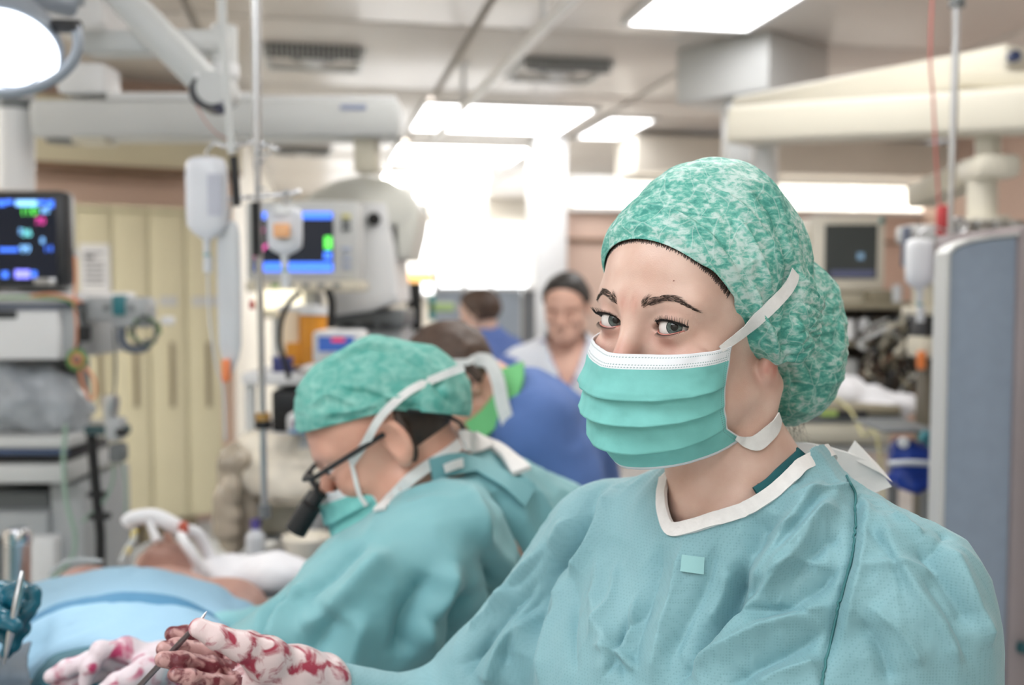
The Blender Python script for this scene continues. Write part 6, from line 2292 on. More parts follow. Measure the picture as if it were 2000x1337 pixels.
f = Fr('anaesthesia_tower', 'grey anaesthesia tower with white drawer below the black monitor', 'machine', 20, 2.72)
f.box('top_shelf', m_white, -140, 150, 572, 592, -0.03, 0.40, 0.01)
f.box('drawer_rail', M('blue_grey', (142, 150, 170), 0.45), -140, 116, 592, 604, 0.0, 0.38, 0.004)
d_ = f.box('drawer', m_white, -140, 113, 606, 702, -0.02, 0.36, 0.008)
f.box('drawer_pull', m_dark, -90, 30, 607, 622, -0.026, -0.018, 0.006, parent=d_)
f.box('side_cheek', m_grey, 114, 148, 596, 700, 0.0, 0.36, 0.008)
f.box('blue_latch', M('navy_plastic', (50, 70, 110), 0.5), 116, 146, 590, 600, -0.02, 0.02, 0.004)
f.box('back_panel', m_mid, -140, 146, 702, 1200, 0.30, 0.40, 0.004)
f.box('mid_shelf', m_lgrey, -140, 128, 856, 876, -0.03, 0.38, 0.006)
f.box('shelf_edge', M('navy_edge', (66, 84, 118), 0.5), -140, 124, 878, 888, -0.035, -0.02, 0.004)
f.box('vent_slot', m_dark, -140, 118, 884, 906, 0.0, 0.3, 0.004)
f.box('lower_shelf', m_lgrey, -140, 122, 908, 944, -0.04, 0.38, 0.008)
f.box('lower_column', m_grey, 86, 152, 944, 1330, 0.05, 0.40, 0.01)
f.box('lower_box', m_mid, -140, 86, 960, 1330, 0.08, 0.38, 0.01)
f.box('lower_drawer', m_grey, -140, 80, 1000, 1050, 0.03, 0.09, 0.006)
f.box('plinth', m_dark, -140, 160, 1610, 1660, 0.02, 0.42, 0.01)
f.box('lower_body', m_grey, -130, 150, 1330, 1620, 0.06, 0.40, 0.01)
f.box('pillar', m_white, 24, 92, 1050, 1140, 0.0, 0.06, 0.01)
for (q, mt) in (([(60, 578), (100, 574), (130, 580), (160, 590)], M('orange_cable', (226, 150, 110), 0.5)), ([(-40, 584), (40, 580), (120, 584), (150, 600)], M('green_cable', (96, 140, 70), 0.5)),
                ([(146, 500), (148, 540), (146, 580), (150, 640), (148, 690)], MATS['orange_cable']), ([(148, 600), (160, 620), (158, 660), (150, 680)], m_rubber)):
    f.tube('cable', mt, [(a_, b_, -0.05) for a_, b_ in q], 0.004, 8, 5)
for k in range(3):
    f.tube('cable_coil', MATS['green_cable'] if k < 2 else MATS['orange_cable'], [(150 + (18 - 4 * k) * math.cos(a_), 702 + (20 - 5 * k) * math.sin(a_), -0.05 - 0.004 * k) for a_ in [2 * math.pi * j / 16 for j in range(17)]], 0.004, 8)
f.tube('cable', MATS['orange_cable'], [(155, 712, -0.05), (160, 745, -0.05), (175, 778, -0.05), (186, 770, -0.05), (184, 740, -0.05), (165, 715, -0.05)], 0.004, 8, 5)
f.box('cable_plug', m_rubber, 148, 166, 636, 668, -0.06, -0.02, 0.008)
# clear plastic bags stuffed on the shelf
m_film = M('clear_film', (196, 202, 208), 0.12, 0, 0.15, 14, alpha=0.72, rgb2=None)
def blob(name, parent, org, mat, c, r, amp=0.02, sc_=16, h=0.009, seed=1, label=None, more=()):
    def ff(P):
        d = sd_ell(P, tuple(c), r)
        for (c2, r2) in more:
            d = smin(d, sd_ell(P, tuple(c2), r2), 0.04)
        P6 = P.astype(np.float64)
        return d + (amp * 0.6 * noise3(P6 * sc_, seed) + amp * 0.5 * ridged(P6 * sc_ * 0.8, seed + 2, 2)).astype(np.float32)
    R_ = max(max(r), max([max(r2) + (Vector(c2) - Vector(c)).length for c2, r2 in more] or [0])) + amp * 2
    V, Q = mesh_sdf(ff, np.array(c) - R_, np.array(c) + R_, h, slack=2.2)
    return put(name, mesh_np(name, V - np.array(org), Q), mat, parent, label=label)
t = thing('plastic_bag', 'clear plastic bag of tubing on the anaesthesia tower shelf', 'bag', at(40, 856, 2.80))
blob('film', t, t.location, m_film, at(40, 775, 2.84), (0.20, 0.13, 0.105), 0.03, 14, 0.010, 3, more=((at(120, 800, 2.82), (0.07, 0.08, 0.09)),))
blob('contents', t, t.location, M('dark_blue_contents', (58, 68, 92), 0.5), at(14, 762, 2.83), (0.09, 0.06, 0.06), 0.02, 16, 0.010, 4)
# ---- grey module box with cable coil
f = Fr('module_box', 'grey cable module box with teal plug in front of the cupboards', 'module', 225, 2.75, z0=0.0)
f.box('case', m_grey, 162, 285, 580, 628, 0.0, 0.09, 0.014)
f.box('case_foot', m_grey, 214, 288, 620, 640, 0.0, 0.08, 0.010)
f.box('teal_plug', M('teal_plug', (50, 124, 134), 0.4), 217, 240, 576, 616, -0.015, 0.03, 0.005)
for px in (205, 255):
    f.box('socket', m_mid, px - 5, px + 5, 596, 606, -0.004, 0.0, 0.002)
f.box('bracket', m_grey, 140, 170, 590, 606, 0.02, 0.06, 0.004)
f.tube('cable_hanger', M('slate_plastic', (100, 108, 120), 0.5), [(238, 640, 0), (238, 662, 0), (252, 680, 0), (280, 680, 0), (292, 665, 0)], 0.012, 10, 5)
for k in range(7):
    a0 = random.uniform(0, 6.28)
    f.tube('cable_loop', (m_mid, MATS['green_cable'], m_rubber, m_beige)[k % 4], [(283 + random.uniform(-6, 6) + (22 + 5 * random.random()) * math.cos(a0 + 2 * math.pi * j / 14), 645 + (24 + 6 * random.random()) * math.sin(a0 + 2 * math.pi * j / 14), -0.02 + 0.006 * k) for j in range(15)], 0.003, 6)
f.box('white_clip', m_white, 312, 334, 618, 634, -0.03, 0.0, 0.004)
f.tube('wire', m_mid, [(222, 640, 0.02), (226, 720, 0.02), (222, 780, 0.02)], 0.003, 6, 5)
# ---- clamp on black pole with valves
f = Fr('valve_stand', 'black clamp pole with grey valve block beside the cream cupboards', 'stand', 185, 2.65)
f.tube('pole', m_rubber, [(178, 850), (186, 940), (196, 1040)], 0.013, 12)
f.tube('pole', m_rubber, [(196, 1040), (200, 1500)], 0.013, 12)
f.box('clamp_bar', M('dark_teal_metal', (52, 80, 84), 0.4), 156, 240, 832, 850, -0.01, 0.03, 0.006)
f.box('valve_block', m_grey, 196, 228, 818, 862, -0.03, 0.03, 0.01)
f.box('valve_block', m_mid, 202, 232, 868, 904, -0.02, 0.03, 0.01)
lathe('valve_knob', f.t, m_steel, [(0, 0.03), (0.02, 0.028), (0.024, 0.01), (0.018, -0.03), (0.012, -0.06)], 16, f.p(216, 792, 0.0))
f.box('dark_knob', m_rubber, 218, 240, 838, 852, -0.04, -0.02, 0.005)
f.box('cross_clamp', m_rubber, 158, 196, 962, 972, -0.01, 0.02, 0.004)
f.box('cross_clamp', m_rubber, 160, 200, 1004, 1016, -0.01, 0.02, 0.004)
m_gline = M('green_tint_line', (168, 198, 180), 0.25, alpha=0.8)
f.tube('line', m_gline, [(222, 905), (220, 940), (205, 975), (180, 1000), (160, 1020)], 0.004, 8, 5)
f.tube('line', m_gline, [(128, 830), (124, 900), (130, 980), (146, 1040), (140, 1090), (100, 1130)], 0.006, 8, 5)
f.tube('line', m_gline, [(238, 900), (246, 950), (245, 1010)], 0.003, 8, 5)
lathe('foot', f.t, m_mid, [(0.0, 0.03), (0.03, 0.028), (0.08, 0.012), (0.085, 0.0)], 24, (f.p(200, 1500).x, 0, 0))

# ---- infusion stands and bags
def iv_bag(label, px, py0, py1, d, wpx, mat, hook, chamber=True, lab=True, name='infusion_bag'):
    f = Fr(name, label, 'infusion bag', px, d)
    f.o = Vector((at(px, 560, d).x, d, 0))
    hz = (f.z(py0) - f.z(py1)) / 2
    c = f.p(px, (py0 + py1) / 2)
    w = abs(f.x(px + wpx / 2) - f.x(px - wpx / 2)) / 2
    prof = []
    V, Fc = [], []
    n = 24
    zs = [(-1.0, 0.18), (-0.93, 0.34), (-0.80, 0.72), (-0.62, 0.96), (-0.2, 1.0), (0.5, 1.0), (0.82, 0.97), (0.95, 0.82), (1.0, 0.45)]
    for (z, s_) in zs:
        for k in range(n):
            a_ = 2 * math.pi * k / n
            V.append((c.x + w * s_ * math.copysign(abs(math.cos(a_)) ** 0.7, math.cos(a_)), c.y + w * 0.45 * s_ * math.sin(a_), c.z + hz * z))
    for i in range(len(zs) - 1):
        for k in range(n):
            a_, b_ = i * n + k, i * n + (k + 1) % n
            Fc.append((a_, b_, b_ + n, a_ + n))
    Fc.append(tuple(reversed(range(n))))
    Fc.append(tuple(range((len(zs) - 1) * n, len(zs) * n)))
    put('bag', geo_mesh('bag', V, Fc), mat, f.t)
    if lab:
        f.box('bag_label', M('bag_print', (196, 198, 210), 0.7), px + wpx * 0.05, px + wpx * 0.38, py0 + (py1 - py0) * 0.2, py0 + (py1 - py0) * 0.7, -w * 0.45, -w * 0.41, 0.0)
    f.tube('hanger', m_chrome, [(px, py0, 0.0), (px, py0 - 12, 0.0), (px + (hook[0] - px) * 0.5, hook[1] - 6, 0.0), (hook[0], hook[1], 0.0)], 0.003, 8, 4)
    if chamber:
        f.tube('drip_chamber', m_clearw, [(px, py1 - 4, 0), (px, py1 + 26, 0)], 0.008, 12)
        f.tube('drip_chamber', m_clearw, [(px + 2, py1 + 30, 0), (px + 2, py1 + 62, 0)], 0.010, 12)
        f.tube('spike_port', m_tealp, [(px, py1 + 22, 0), (px, py1 + 30, 0)], 0.008, 10)
    return f
m_clearw = M('milky_plastic', (226, 230, 234), 0.2, alpha=0.8)
m_tealp = M('teal_port', (90, 150, 150), 0.4)
m_bag = M('bag_film', (238, 240, 246), 0.16, 0, 0.03, 10, trans=0.0, alpha=0.88)
m_bagw = M('bag_white', (240, 242, 246), 0.3, 0, 0.03, 10)
f = Fr('infusion_stand', 'thin steel infusion pole hanging from the ceiling, hook cross at its middle', 'pole', 505, 2.15)
tube('pole', f.t, m_steel, [Vector((f.x(499), 0, CE)), f.p(500, 0), f.p(503, 330)], 0.0095, 14)
tube('pole', f.t, m_steel, [f.p(503, 330), f.p(512, 760), f.p(516, 990)], 0.0075, 14)
f.tube('pole_grip', m_rubber, [(500, 395), (502, 500)], 0.011, 14)
f.tube('hook_arm', m_chrome, [(430, 286), (470, 282), (503, 278), (545, 292)], 0.004, 8, 4)
f.tube('hook_arm', m_chrome, [(445, 388), (500, 384), (560, 378), (585, 372)], 0.004, 8, 4)
for (px, py) in ((458, 284), (520, 292), (507, 308), (512, 376), (560, 382)):
    f.tube('hook', m_chrome, [(px + 9 * math.cos(a_), py + 9 * math.sin(a_), -0.01) for a_ in [2 * math.pi * j / 12 for j in range(13)]], 0.002, 6)
f.tube('clamp', M('brass_clamp', (190, 150, 90), 0.4, 0.6), [(513, 806), (514, 820)], 0.016, 14)
f.tube('clamp', m_rubber, [(514, 822), (514, 836)], 0.018, 14)
f.tube('weight', m_mid, [(516, 985), (517, 1010)], 0.014, 12)
f = Fr('hanging_drip_rod', 'thin rod with black sleeve hanging left of the infusion pole', 'rod', 452, 2.1)
tube('rod', f.t, m_lgrey, [Vector((f.x(434), 0, CE)), f.p(436, 60), f.p(452, 300)], 0.008, 12)
f.tube('sleeve', m_rubber, [(456, 305), (460, 360), (463, 402)], 0.009, 12)
f.tube('red_wire', M('red_wire', (190, 110, 100), 0.5), [(383, 205, 0), (400, 235, 0), (425, 262, 0), (452, 275, 0)], 0.0012, 6, 5)
iv_bag('large clear infusion bag hanging in front of the cream cupboards', 404, 306, 470, 2.13, 82, m_bag, (436, 286))
iv_bag('tall white infusion pouch right of the large clear bag', 448, 432, 730, 2.15, 46, m_clearw, (466, 388), chamber=False, lab=False, name='infusion_pouch')
f = iv_bag('round infusion bottle with orange label hanging before the wide monitor', 556, 404, 500, 2.15, 70, m_bag, (560, 378), lab=False, name='infusion_bottle')
f.box('orange_label', M('orange_label', (250, 190, 140), 0.6), 534, 566, 436, 464, -0.034, -0.020, 0.004)
lathe('bottle_cap', f.t, m_white, [(0, 0.012), (0.024, 0.010), (0.026, -0.008)], 18, f.p(553, 412))
f = Fr('drip_line', 'clear drip line with orange clip running down beside the cupboards', 'tube', 415, 2.13)
f.tube('line', m_clearw, [(405, 500), (408, 600), (414, 660), (424, 720), (436, 760), (440, 860)], 0.0025, 8, 5)
f.box('orange_clip', M('orange_clip', (240, 140, 90), 0.5), 429, 444, 702, 746, -0.01, 0.01, 0.004)
f.box('red_clip', M('red_clip', (190, 60, 60), 0.5), 486, 494, 586, 604, -0.01, 0.01, 0.003)

# ---- domed white console and the wide monitor
D = 3.15
f = Fr('domed_console', 'large off-white domed imaging console with round black lens', 'machine', 715, D)
arch = [(560, 430), (575, 398), (610, 368), (655, 346), (705, 338), (755, 345), (795, 368), (818, 405), (812, 450), (798, 505), (770, 505), (770, 440), (700, 425), (640, 430)]
poly_prism('dome', f.t, M('dome_offwhite', (222, 222, 214), 0.4, 0, 0.02, 4), [(f.x(a_), f.z(b_)) for a_, b_ in arch], 0.05, 0.42, 0.02)
poly_prism('front_column', f.t, m_white, [(f.x(a_), f.z(b_)) for a_, b_ in ((690, 395), (752, 395), (768, 480), (775, 560), (778, 590), (720, 608), (640, 618), (640, 560), (690, 555))], 0.0, 0.40, 0.015)
disc('lens', f.t, m_dark, f.p(731, 428, 0.0), 0.021, (0, -1, 0), 0.012)
disc('lens_glass', f.t, m_pupil, f.p(731, 428, -0.012), 0.013, (0, -1, 0), 0.003)
f.box('under_tray', m_mid, 640, 790, 606, 640, 0.05, 0.4, 0.01)
f.box('base_unit', m_grey, 650, 785, 640, 1150, 0.08, 0.42, 0.015)
f.box('floor_base', m_dark, 630, 800, 1440, 1476, 0.05, 0.5, 0.01)
f.box('base_column', m_grey, 670, 770, 1150, 1440, 0.1, 0.4, 0.01)
for px in (668, 706, 742):
    f.box('control_strip', m_dark, px, px + 22, 632, 640, 0.03, 0.06, 0.002)
f = Fr('wide_monitor', 'beige anaesthesia monitor with blue bordered dark screen behind the infusion pole', 'monitor', 590, 2.95)
f.box('case', m_lgrey, 480, 700, 392, 548, 0.0, 0.14, 0.012)
sc_ = f.box('screen', m_screen, 494, 652, 414, 530, -0.004, 0.0, 0.0)
f.box('screen_tile', g_blue, 498, 650, 414, 427, -0.007, -0.004, 0.0, parent=sc_)
f.box('screen_tile', g_blue, 500, 650, 512, 530, -0.007, -0.004, 0.0, parent=sc_)
f.box('screen_tile', g_green, 635, 648, 462, 486, -0.007, -0.004, 0.0, parent=sc_)
f.box('screen_tile', g_blue, 633, 648, 492, 506, -0.007, -0.004, 0.0, parent=sc_)
f.tube('screen_trace', g_mag, [(498, 502, -0.006), (510, 490, -0.006), (524, 476, -0.006), (540, 470, -0.006)], 0.003, 6, 4, parent=sc_)
f.tube('screen_trace', g_mag, [(498, 450, -0.006), (506, 455, -0.006), (514, 448, -0.006)], 0.003, 6, 4, parent=sc_)
for (a_, b_, mt) in ((668, 418, M('yellow_key', (214, 208, 140), 0.5)), (668, 430, m_mid), (668, 442, m_mid), (668, 482, M('bluish_key', (176, 186, 208), 0.5)), (668, 500, MATS['bluish_key']), (668, 516, MATS['bluish_key'])):
    f.box('key', mt, a_, a_ + 18, b_, b_ + 9, -0.005, 0.0, 0.002)
f.box('lower_ledge', m_beige, 478, 704, 548, 570, -0.03, 0.16, 0.008)
for k in range(6):
    f.box('ledge_key', MATS['green_cable'] if k == 1 else m_mid, 500 + 30 * k, 514 + 30 * k, 553, 562, -0.034, -0.03, 0.002)
f.box('support', m_grey, 560, 620, 570, 760, 0.04, 0.12, 0.01)
# ---- cart under the monitor with pumps and canisters
f = Fr('equipment_cart', 'white equipment cart full of pumps under the wide monitor', 'cart', 540, 2.6)
f.box('top', m_white, 468, 640, 728, 752, 0.0, 0.42, 0.008)
f.box('lower_shelf', m_white, 468, 640, 846, 862, 0.0, 0.42, 0.008)
for px in (470, 628):
    for y in (0.02, 0.38):
        box('leg', f.t, m_lgrey, f.x(px), f.x(px) + 0.025, y, y + 0.025, 0.06, f.z(730), 0.004)
for px in (470, 628):
    for y in (0.03, 0.39):
        lathe('castor', f.t, m_rubber, [(0.0, -0.012), (0.03, -0.012), (0.03, 0.012), (0.0, 0.012)], 16, (f.x(px) + 0.012, y, 0.03), 'X')
f.box('bottom_shelf', m_lgrey, 468, 640, 1120, 1140, 0.0, 0.42, 0.006)
f.box('wire_shelf', m_mid, 466, 642, 1045, 1055, 0.0, 0.42, 0.004)
def item(name, label, cat, px, d, boxes, z0=None):
    f = Fr(name, label, cat, px, d)
    for b_ in boxes:
        f.box(*b_)
    return f
item('black_pump', 'black pump block on the lower shelf of the white cart', 'pump', 560, 2.62, [('body', m_rubber, 526, 592, 762, 844, 0.0, 0.2, 0.01), ('face', m_dark, 532, 586, 768, 800, -0.004, 0.0, 0.002)])
f = item('syringe_pump', 'small white syringe pump with blue buttons beside the green cap', 'pump', 585, 2.45, [('body', m_white, 555, 640, 808, 850, 0.0, 0.14, 0.012), ('display', M('grey_red_display', (140, 120, 150), 0.4), 566, 600, 822, 834, -0.004, 0.0, 0.001), ('buttons', M('blue_buttons', (120, 156, 190), 0.5), 560, 612, 838, 848, -0.006, 0.0, 0.002), ('stand', m_grey, 580, 610, 850, 1200, 0.04, 0.10, 0.004)])
f = item('blue_display', 'small white device with blue display peeking over the green cap', 'monitor', 655, 2.55, [('body', m_white, 608, 706, 646, 712, 0.0, 0.12, 0.012), ('display', glow('navy', (44, 76, 140), 0.6), 620, 690, 657, 686, -0.004, 0.0, 0.0), ('stand', m_grey, 640, 670, 712, 1200, 0.03, 0.10, 0.006)])
g_red = glow('red', (200, 40, 60), 0.7)
f.box('display_digits', g_red, 646, 672, 660, 667, -0.007, -0.004, 0.0)
m_amber = M('amber_liquid', (226, 152, 52), 0.25, 0, 0.08, 10)
f = Fr('amber_canister', 'amber liquid canister with white lid on the cart', 'canister', 612, 2.66)
f.tube('vessel', m_amber, [(610, 708), (612, 615)], 0.038, 24)
f.tube('lid', m_white, [(612, 614), (612, 596)], 0.042, 24)
f = Fr('amber_jar', 'pale jar half full of amber liquid left of the amber canister', 'canister', 565, 2.66)
f.tube('liquid', m_amber, [(575, 712), (575, 668)], 0.036, 24)
f.tube('vessel', M('cream_vessel', (248, 226, 196), 0.3), [(568, 716), (568, 606)], 0.033, 24)
f.tube('lid', m_white, [(568, 606), (568, 598)], 0.036, 24)
f = Fr('shaded_lamp', 'pale glowing lamp shade above the amber jars', 'lamp', 540, 2.9)
f.box('shade', M('warm_shade', (252, 246, 226), 0.5, emit=(255, 244, 214), estr=0.7), 496, 582, 566, 604, 0.0, 0.10, 0.012)
f.box('shade_base', m_beige, 512, 566, 604, 622, 0.02, 0.08, 0.006)
f.tube('support', m_lgrey, [(540, 620, 0.05), (540, 740, 0.05)], 0.012, 10)
f = Fr('black_hose', 'black looped hose between the jars and the cart top', 'hose', 555, 2.5)
f.tube('hose', m_rubber, [(586, 570), (565, 590), (549, 625), (546, 670), (556, 705), (565, 740)], 0.007, 10, 5)
f.tube('hose', m_rubber, [(640, 565), (648, 590), (646, 640)], 0.010, 10, 5)
item('navy_case', 'small navy case on the cart top left of the jars', 'box', 548, 2.62, [('case', M('navy_case', (60, 66, 120), 0.5), 528, 570, 700, 730, 0.0, 0.1, 0.008), ('lid', M('navy_case_lid', (72, 80, 138), 0.5), 527, 571, 697, 706, -0.004, 0.104, 0.004)])
# coiled white cable by the cap
f = Fr('coiled_cable', 'white coiled cable hanging beside the green cap', 'cable', 594, 2.4)
f.tube('coil', m_lgrey, [(594 + 5 * math.cos(j * 0.9), 752 + j * 1.6, 0.012 * math.sin(j * 0.9)) for j in range(50)], 0.004, 6)
# beige sacks, box, bottle and bowl below the cart
m_sack = M('crumpled_beige', (222, 214, 198), 0.6, 0, 0.12, 16)
t = thing('linen_bag', 'crumpled off-white bag hanging on the cart below the pump', 'bag', at(560, 1010, 2.5))
blob('cloth', t, t.location, m_sack, at(562, 930, 2.5), (0.10, 0.09, 0.085), 0.03, 15, 0.010, 6, more=((at(520, 880, 2.52), (0.09, 0.07, 0.06)),))
t = thing('waste_bag', 'shiny crumpled grey bag against the cupboards', 'bag', at(458, 1060, 2.5))
blob('film', t, t.location, M('grey_beige_film', (176, 164, 146), 0.25, 0, 0.25, 12), at(462, 920, 2.5), (0.05, 0.08, 0.10), 0.035, 14, 0.010, 8, more=((at(460, 1010, 2.5), (0.05, 0.07, 0.12)),))
item('beige_carton', 'beige carton with an open top below the linen bag', 'box', 530, 2.62, [('body', m_beige, 470, 592, 994, 1044, 0.0, 0.16, 0.004), ('flap', m_beige, 470, 592, 986, 996, -0.02, 0.01, 0.002)])
f = Fr('clear_bottle', 'clear bottle with purple cap in front of the beige carton', 'bottle', 492, 2.40)
lathe('glass', f.t, m_clearw, [(0.0, f.z(1110)), (0.024, f.z(1110)), (0.024, f.z(1045)), (0.012, f.z(1034)), (0.010, f.z(1026))], 18)
lathe('cap', f.t, M('purple_cap', (90, 80, 150), 0.4), [(0.0, f.z(1014)), (0.012, f.z(1014)), (0.012, f.z(1032))], 16)
f = Fr('specimen_bowl', 'round cream bowl standing right of the clear bottle', 'bowl', 594, 2.40)
lathe('bowl', f.t, M('cream_bowl', (236, 230, 216), 0.4), [(0.0, f.z(1112)), (0.038, f.z(1110)), (0.058, f.z(1060)), (0.062, f.z(1046)), (0.057, f.z(1046)), (0.051, f.z(1066)), (0.0, f.z(1100))], 28)
item('instrument_table', 'low steel table carrying the bottle and the bowl', 'table', 560, 2.34, [('top', m_steel, 430, 680, 1112, 1124, 0.0, 0.20, 0.004), ('leg', m_steel, 440, 452, 1124, 1850, 0.0, 0.03, 0.003), ('leg', m_steel, 655, 667, 1124, 1850, 0.0, 0.03, 0.003)])

# ---- things between the console and the far hall
f = Fr('black_post', 'black equipment post with glowing orange lamp on top behind the assistant', 'post', 806, 3.9)
f.box('post', m_rubber, 794, 822, 552, 645, 0.0, 0.06, 0.008)
f.box('lamp_glow', M('amber_glow', (255, 190, 110), 0.4, emit=(255, 200, 130), estr=0.9), 770, 842, 532, 552, 0.0, 0.08, 0.01)
f.box('lamp_top', M('white_glow', (255, 252, 246), 0.4, emit=(255, 250, 240), estr=1.2), 768, 838, 508, 534, 0.0, 0.08, 0.012)
f.tube('teal_valve', M('dark_teal_valve', (22, 66, 70), 0.4), [(822, 400, 0.1), (826, 430, 0.1)], 0.028, 14)
f.tube('valve_tip', M('brown_tip', (90, 60, 54), 0.5), [(826, 430, 0.1), (824, 452, 0.1)], 0.018, 12)
f.tube('cable', m_mid, [(842, 420, 0.1), (852, 470, 0.1), (846, 520, 0.1), (850, 570, 0.05)], 0.006, 8, 5)
f.box('teal_hook', m_tealp, 836, 850, 575, 625, 0.0, 0.03, 0.006)
f.box('green_tray', M('green_tray', (176, 204, 140), 0.5), 836, 884, 592, 608, 0.0, 0.15, 0.004)
f.box('stand', m_lgrey, 800, 816, 645, 1340, 0.02, 0.05, 0.003)
m_part = M('blue_grey_partition', (168, 180, 194), 0.5, 0, 0.03, 3)
f = Fr('partition_screen', 'blue-grey partition screen across the hall behind the standing men', 'partition', 945, 7.6)
for (a_, b_, mt) in ((848, 905, m_part), (907, 962, m_part), (964, 1018, m_part), (1020, 1046, M('grey_partition_edge', (120, 124, 130), 0.5))):
    f.box('panel', mt, a_, b_, 566, 965, 0.0, 0.06, 0.01)
f.box('cap_rail', m_white, 846, 1048, 560, 567, -0.01, 0.07, 0.004)
f = Fr('far_lamp', 'pale theatre lamp on a jointed arm far down the hall', 'lamp', 955, 10.5)
f.tube('arm', m_lgrey, [(945, 440), (975, 480), (985, 505)], 0.04, 10)
tube('drop', f.t, m_lgrey, [f.p(945, 440), Vector((f.p(945, 440).x, 0, CE))], 0.05, 10)
lathe('lamp_head', f.t, m_lgrey, [(0.0, f.z(500)), (0.12, f.z(505)), (0.20, f.z(525)), (0.0, f.z(527))], 20, (f.x(955), 0, 0))
f.tube('arm', m_lgrey, [(985, 505), (955, 502)], 0.035, 10)
for (px, py, d) in ((900, 505, 11.0), (1020, 490, 11.5)):
    pass
# wall cabinet row far off
f = Fr('wall_shelf', 'white wall shelf far down the hall left of the column', 'shelf', 900, 12.0)
f.box('board', m_white, 846, 1040, 505, 514, 0, 0.4, 0.01)
f.box('end_panel', m_white, 846, 852, 440, 506, 0, 0.4, 0.01)
f.box('end_panel', m_white, 1020, 1026, 430, 506, 0, 0.4, 0.01)
f.box('support', m_white, 900, 912, 514, 815, 0.1, 0.3, 0.01)

# ------------------------------------------------------------------ right side
m_arm = M('pendant_ivory', (226, 222, 208), 0.4, 0, 0.02, 4)
f = Fr('ceiling_mount', 'grey box mount on the ceiling above the green bouffant cap', 'mount', 1460, 4.6)
c0 = atz(1480, 150, 2.72)
t = thing('ceiling_pendant', 'ivory ceiling pendant with two long arms at the upper right', 'pendant', (at(1490, 560, 3.4).x, 3.4, 0))
o0 = Vector(t.location)
def arm(name, a, b, w, h, mat, par, bev=0.02):
    a, b = a - o0, b - o0
    d = b - a
    m3 = Matrix(((d.normalized()), Vector((0, 0, 1)).cross(d).normalized(), d.normalized().cross(Vector((0, 0, 1)).cross(d).normalized()))).transposed()
    bm = bmesh.new()
    bm_box(bm, (a + b) / 2, (d.length, w, h), bev, m3.to_4x4(), 3)
    me = mesh_bm(name, bm)
    auto_smooth(me)
    return put(name, me, mat, par, smooth=None)
arm('lower_arm', at(1438, 248, 3.5), at(2060, 214, 2.75), 0.14, 0.125, m_arm, t)
arm('upper_arm', at(1452, 222, 3.9), at(1996, 128, 2.9), 0.14, 0.115, m_arm, t)
disc('end_cap', t, M('navy_cap', (60, 72, 110), 0.4), at(1977, 112, 2.84) - o0, 0.016, (0, -1, 0), 0.02)
arm('elbow_block', at(1880, 160, 2.98), at(2040, 165, 2.85), 0.14, 0.05, m_beige, t, 0.01)
cyl('column', t, m_white, at(1494, 275, 3.52) - o0, at(1494, 470, 3.52) - o0, 0.046, 24)
cyl('column_collar', t, m_white, at(1494, 272, 3.52) - o0, at(1494, 282, 3.52) - o0, 0.056, 24)
cyl('lower_column', t, m_white, at(1494, 470, 3.52) - o0, at(1494, 640, 3.52) - o0, 0.04, 24)
for o_ in list(COL.objects):
    if o_.name == 'ceiling_mount':
        mount = o_
mo_ = Vector(mount.location)
mb = Vector((at(1472, 560, 5.5).x, 5.6, 0))
bm = bmesh.new()
bm_box(bm, (0, 0, 0), (0.58, 0.60, 0.30), 0.01, (0, 0, math.radians(42)))
me = mesh_bm('housing', bm)
auto_smooth(me)
ho_ = put('housing', me, m_lgrey, mount, smooth=None)
ho_.location = mb - mo_ + Vector((0, 0, CE - 0.152))
cyl('socket', mount, m_mid, mb - mo_ + Vector((-0.06, -0.1, CE - 0.33)), mb - mo_ + Vector((-0.06, -0.1, CE - 0.27)), 0.07)
box('column', mount, m_lgrey, mb.x - mo_.x - 0.17, mb.x - mo_.x - 0.01, mb.y - mo_.y - 0.18, mb.y - mo_.y - 0.02, zz(330, 5.7), CE - 0.32, 0.01)
# hanging steel pole and red cord
f = Fr('hanging_pole', 'slim steel pole hanging from the ceiling at the right', 'pole', 1862, 2.35)
tube('pole', f.t, m_steel, [Vector((f.x(1870), 0, CE)), f.p(1868, 20), f.p(1860, 330)], 0.0085, 14)
tube('pole', f.t, m_steel, [f.p(1860, 325), f.p(1856, 455)], 0.0062, 14)
f.tube('pole_clamp', m_mid, [(1870, 0), (1869, 14)], 0.018, 14)
f.tube('hook', m_chrome, [(1858, 430), (1875, 425), (1890, 440), (1880, 455)], 0.004, 8, 4)
f = Fr('red_cord', 'thin red cord hanging left of the slim steel pole', 'cord', 1825, 2.6)
tube('cord', f.t, M('red_cord', (196, 110, 104), 0.6), spline([Vector((f.x(1822), 0, CE)), f.p(1818, 60), f.p(1822, 180), f.p(1828, 300), f.p(1834, 400)], 4), 0.0035, 8)
f.box('red_tag', M('red_tag', (196, 70, 74), 0.5), 1832, 1852, 400, 460, -0.02, 0.01, 0.008)
# second pendant arm with column over the grey panel
t = thing('ceiling_pendant', 'short beige pendant arm and round column above the blue-grey panel', 'pendant', (at(1900, 560, 2.9).x, 2.9, 0))
o0 = Vector(t.location)
arm('arm', at(1796, 385, 3.3), at(1925, 330, 2.95), 0.10, 0.075, m_beige, t, 0.012)
box('head_block', t, m_arm, at(1888, 560, 2.9).x - o0.x, at(1972, 560, 2.9).x - o0.x, -0.06, 0.10, zz(350, 2.9), zz(304, 2.9), 0.02)
cyl('column', t, m_arm, at(1918, 350, 2.93) - o0, at(1918, 424, 2.93) - o0, 0.042, 24)
cyl('column_flange', t, m_arm, at(1918, 424, 2.93) - o0, at(1918, 446, 2.93) - o0, 0.075, 24)
cyl('riser', t, m_arm, at(1930, 306, 2.93) - o0, at(1930, 246, 2.93) - o0, 0.035, 20)
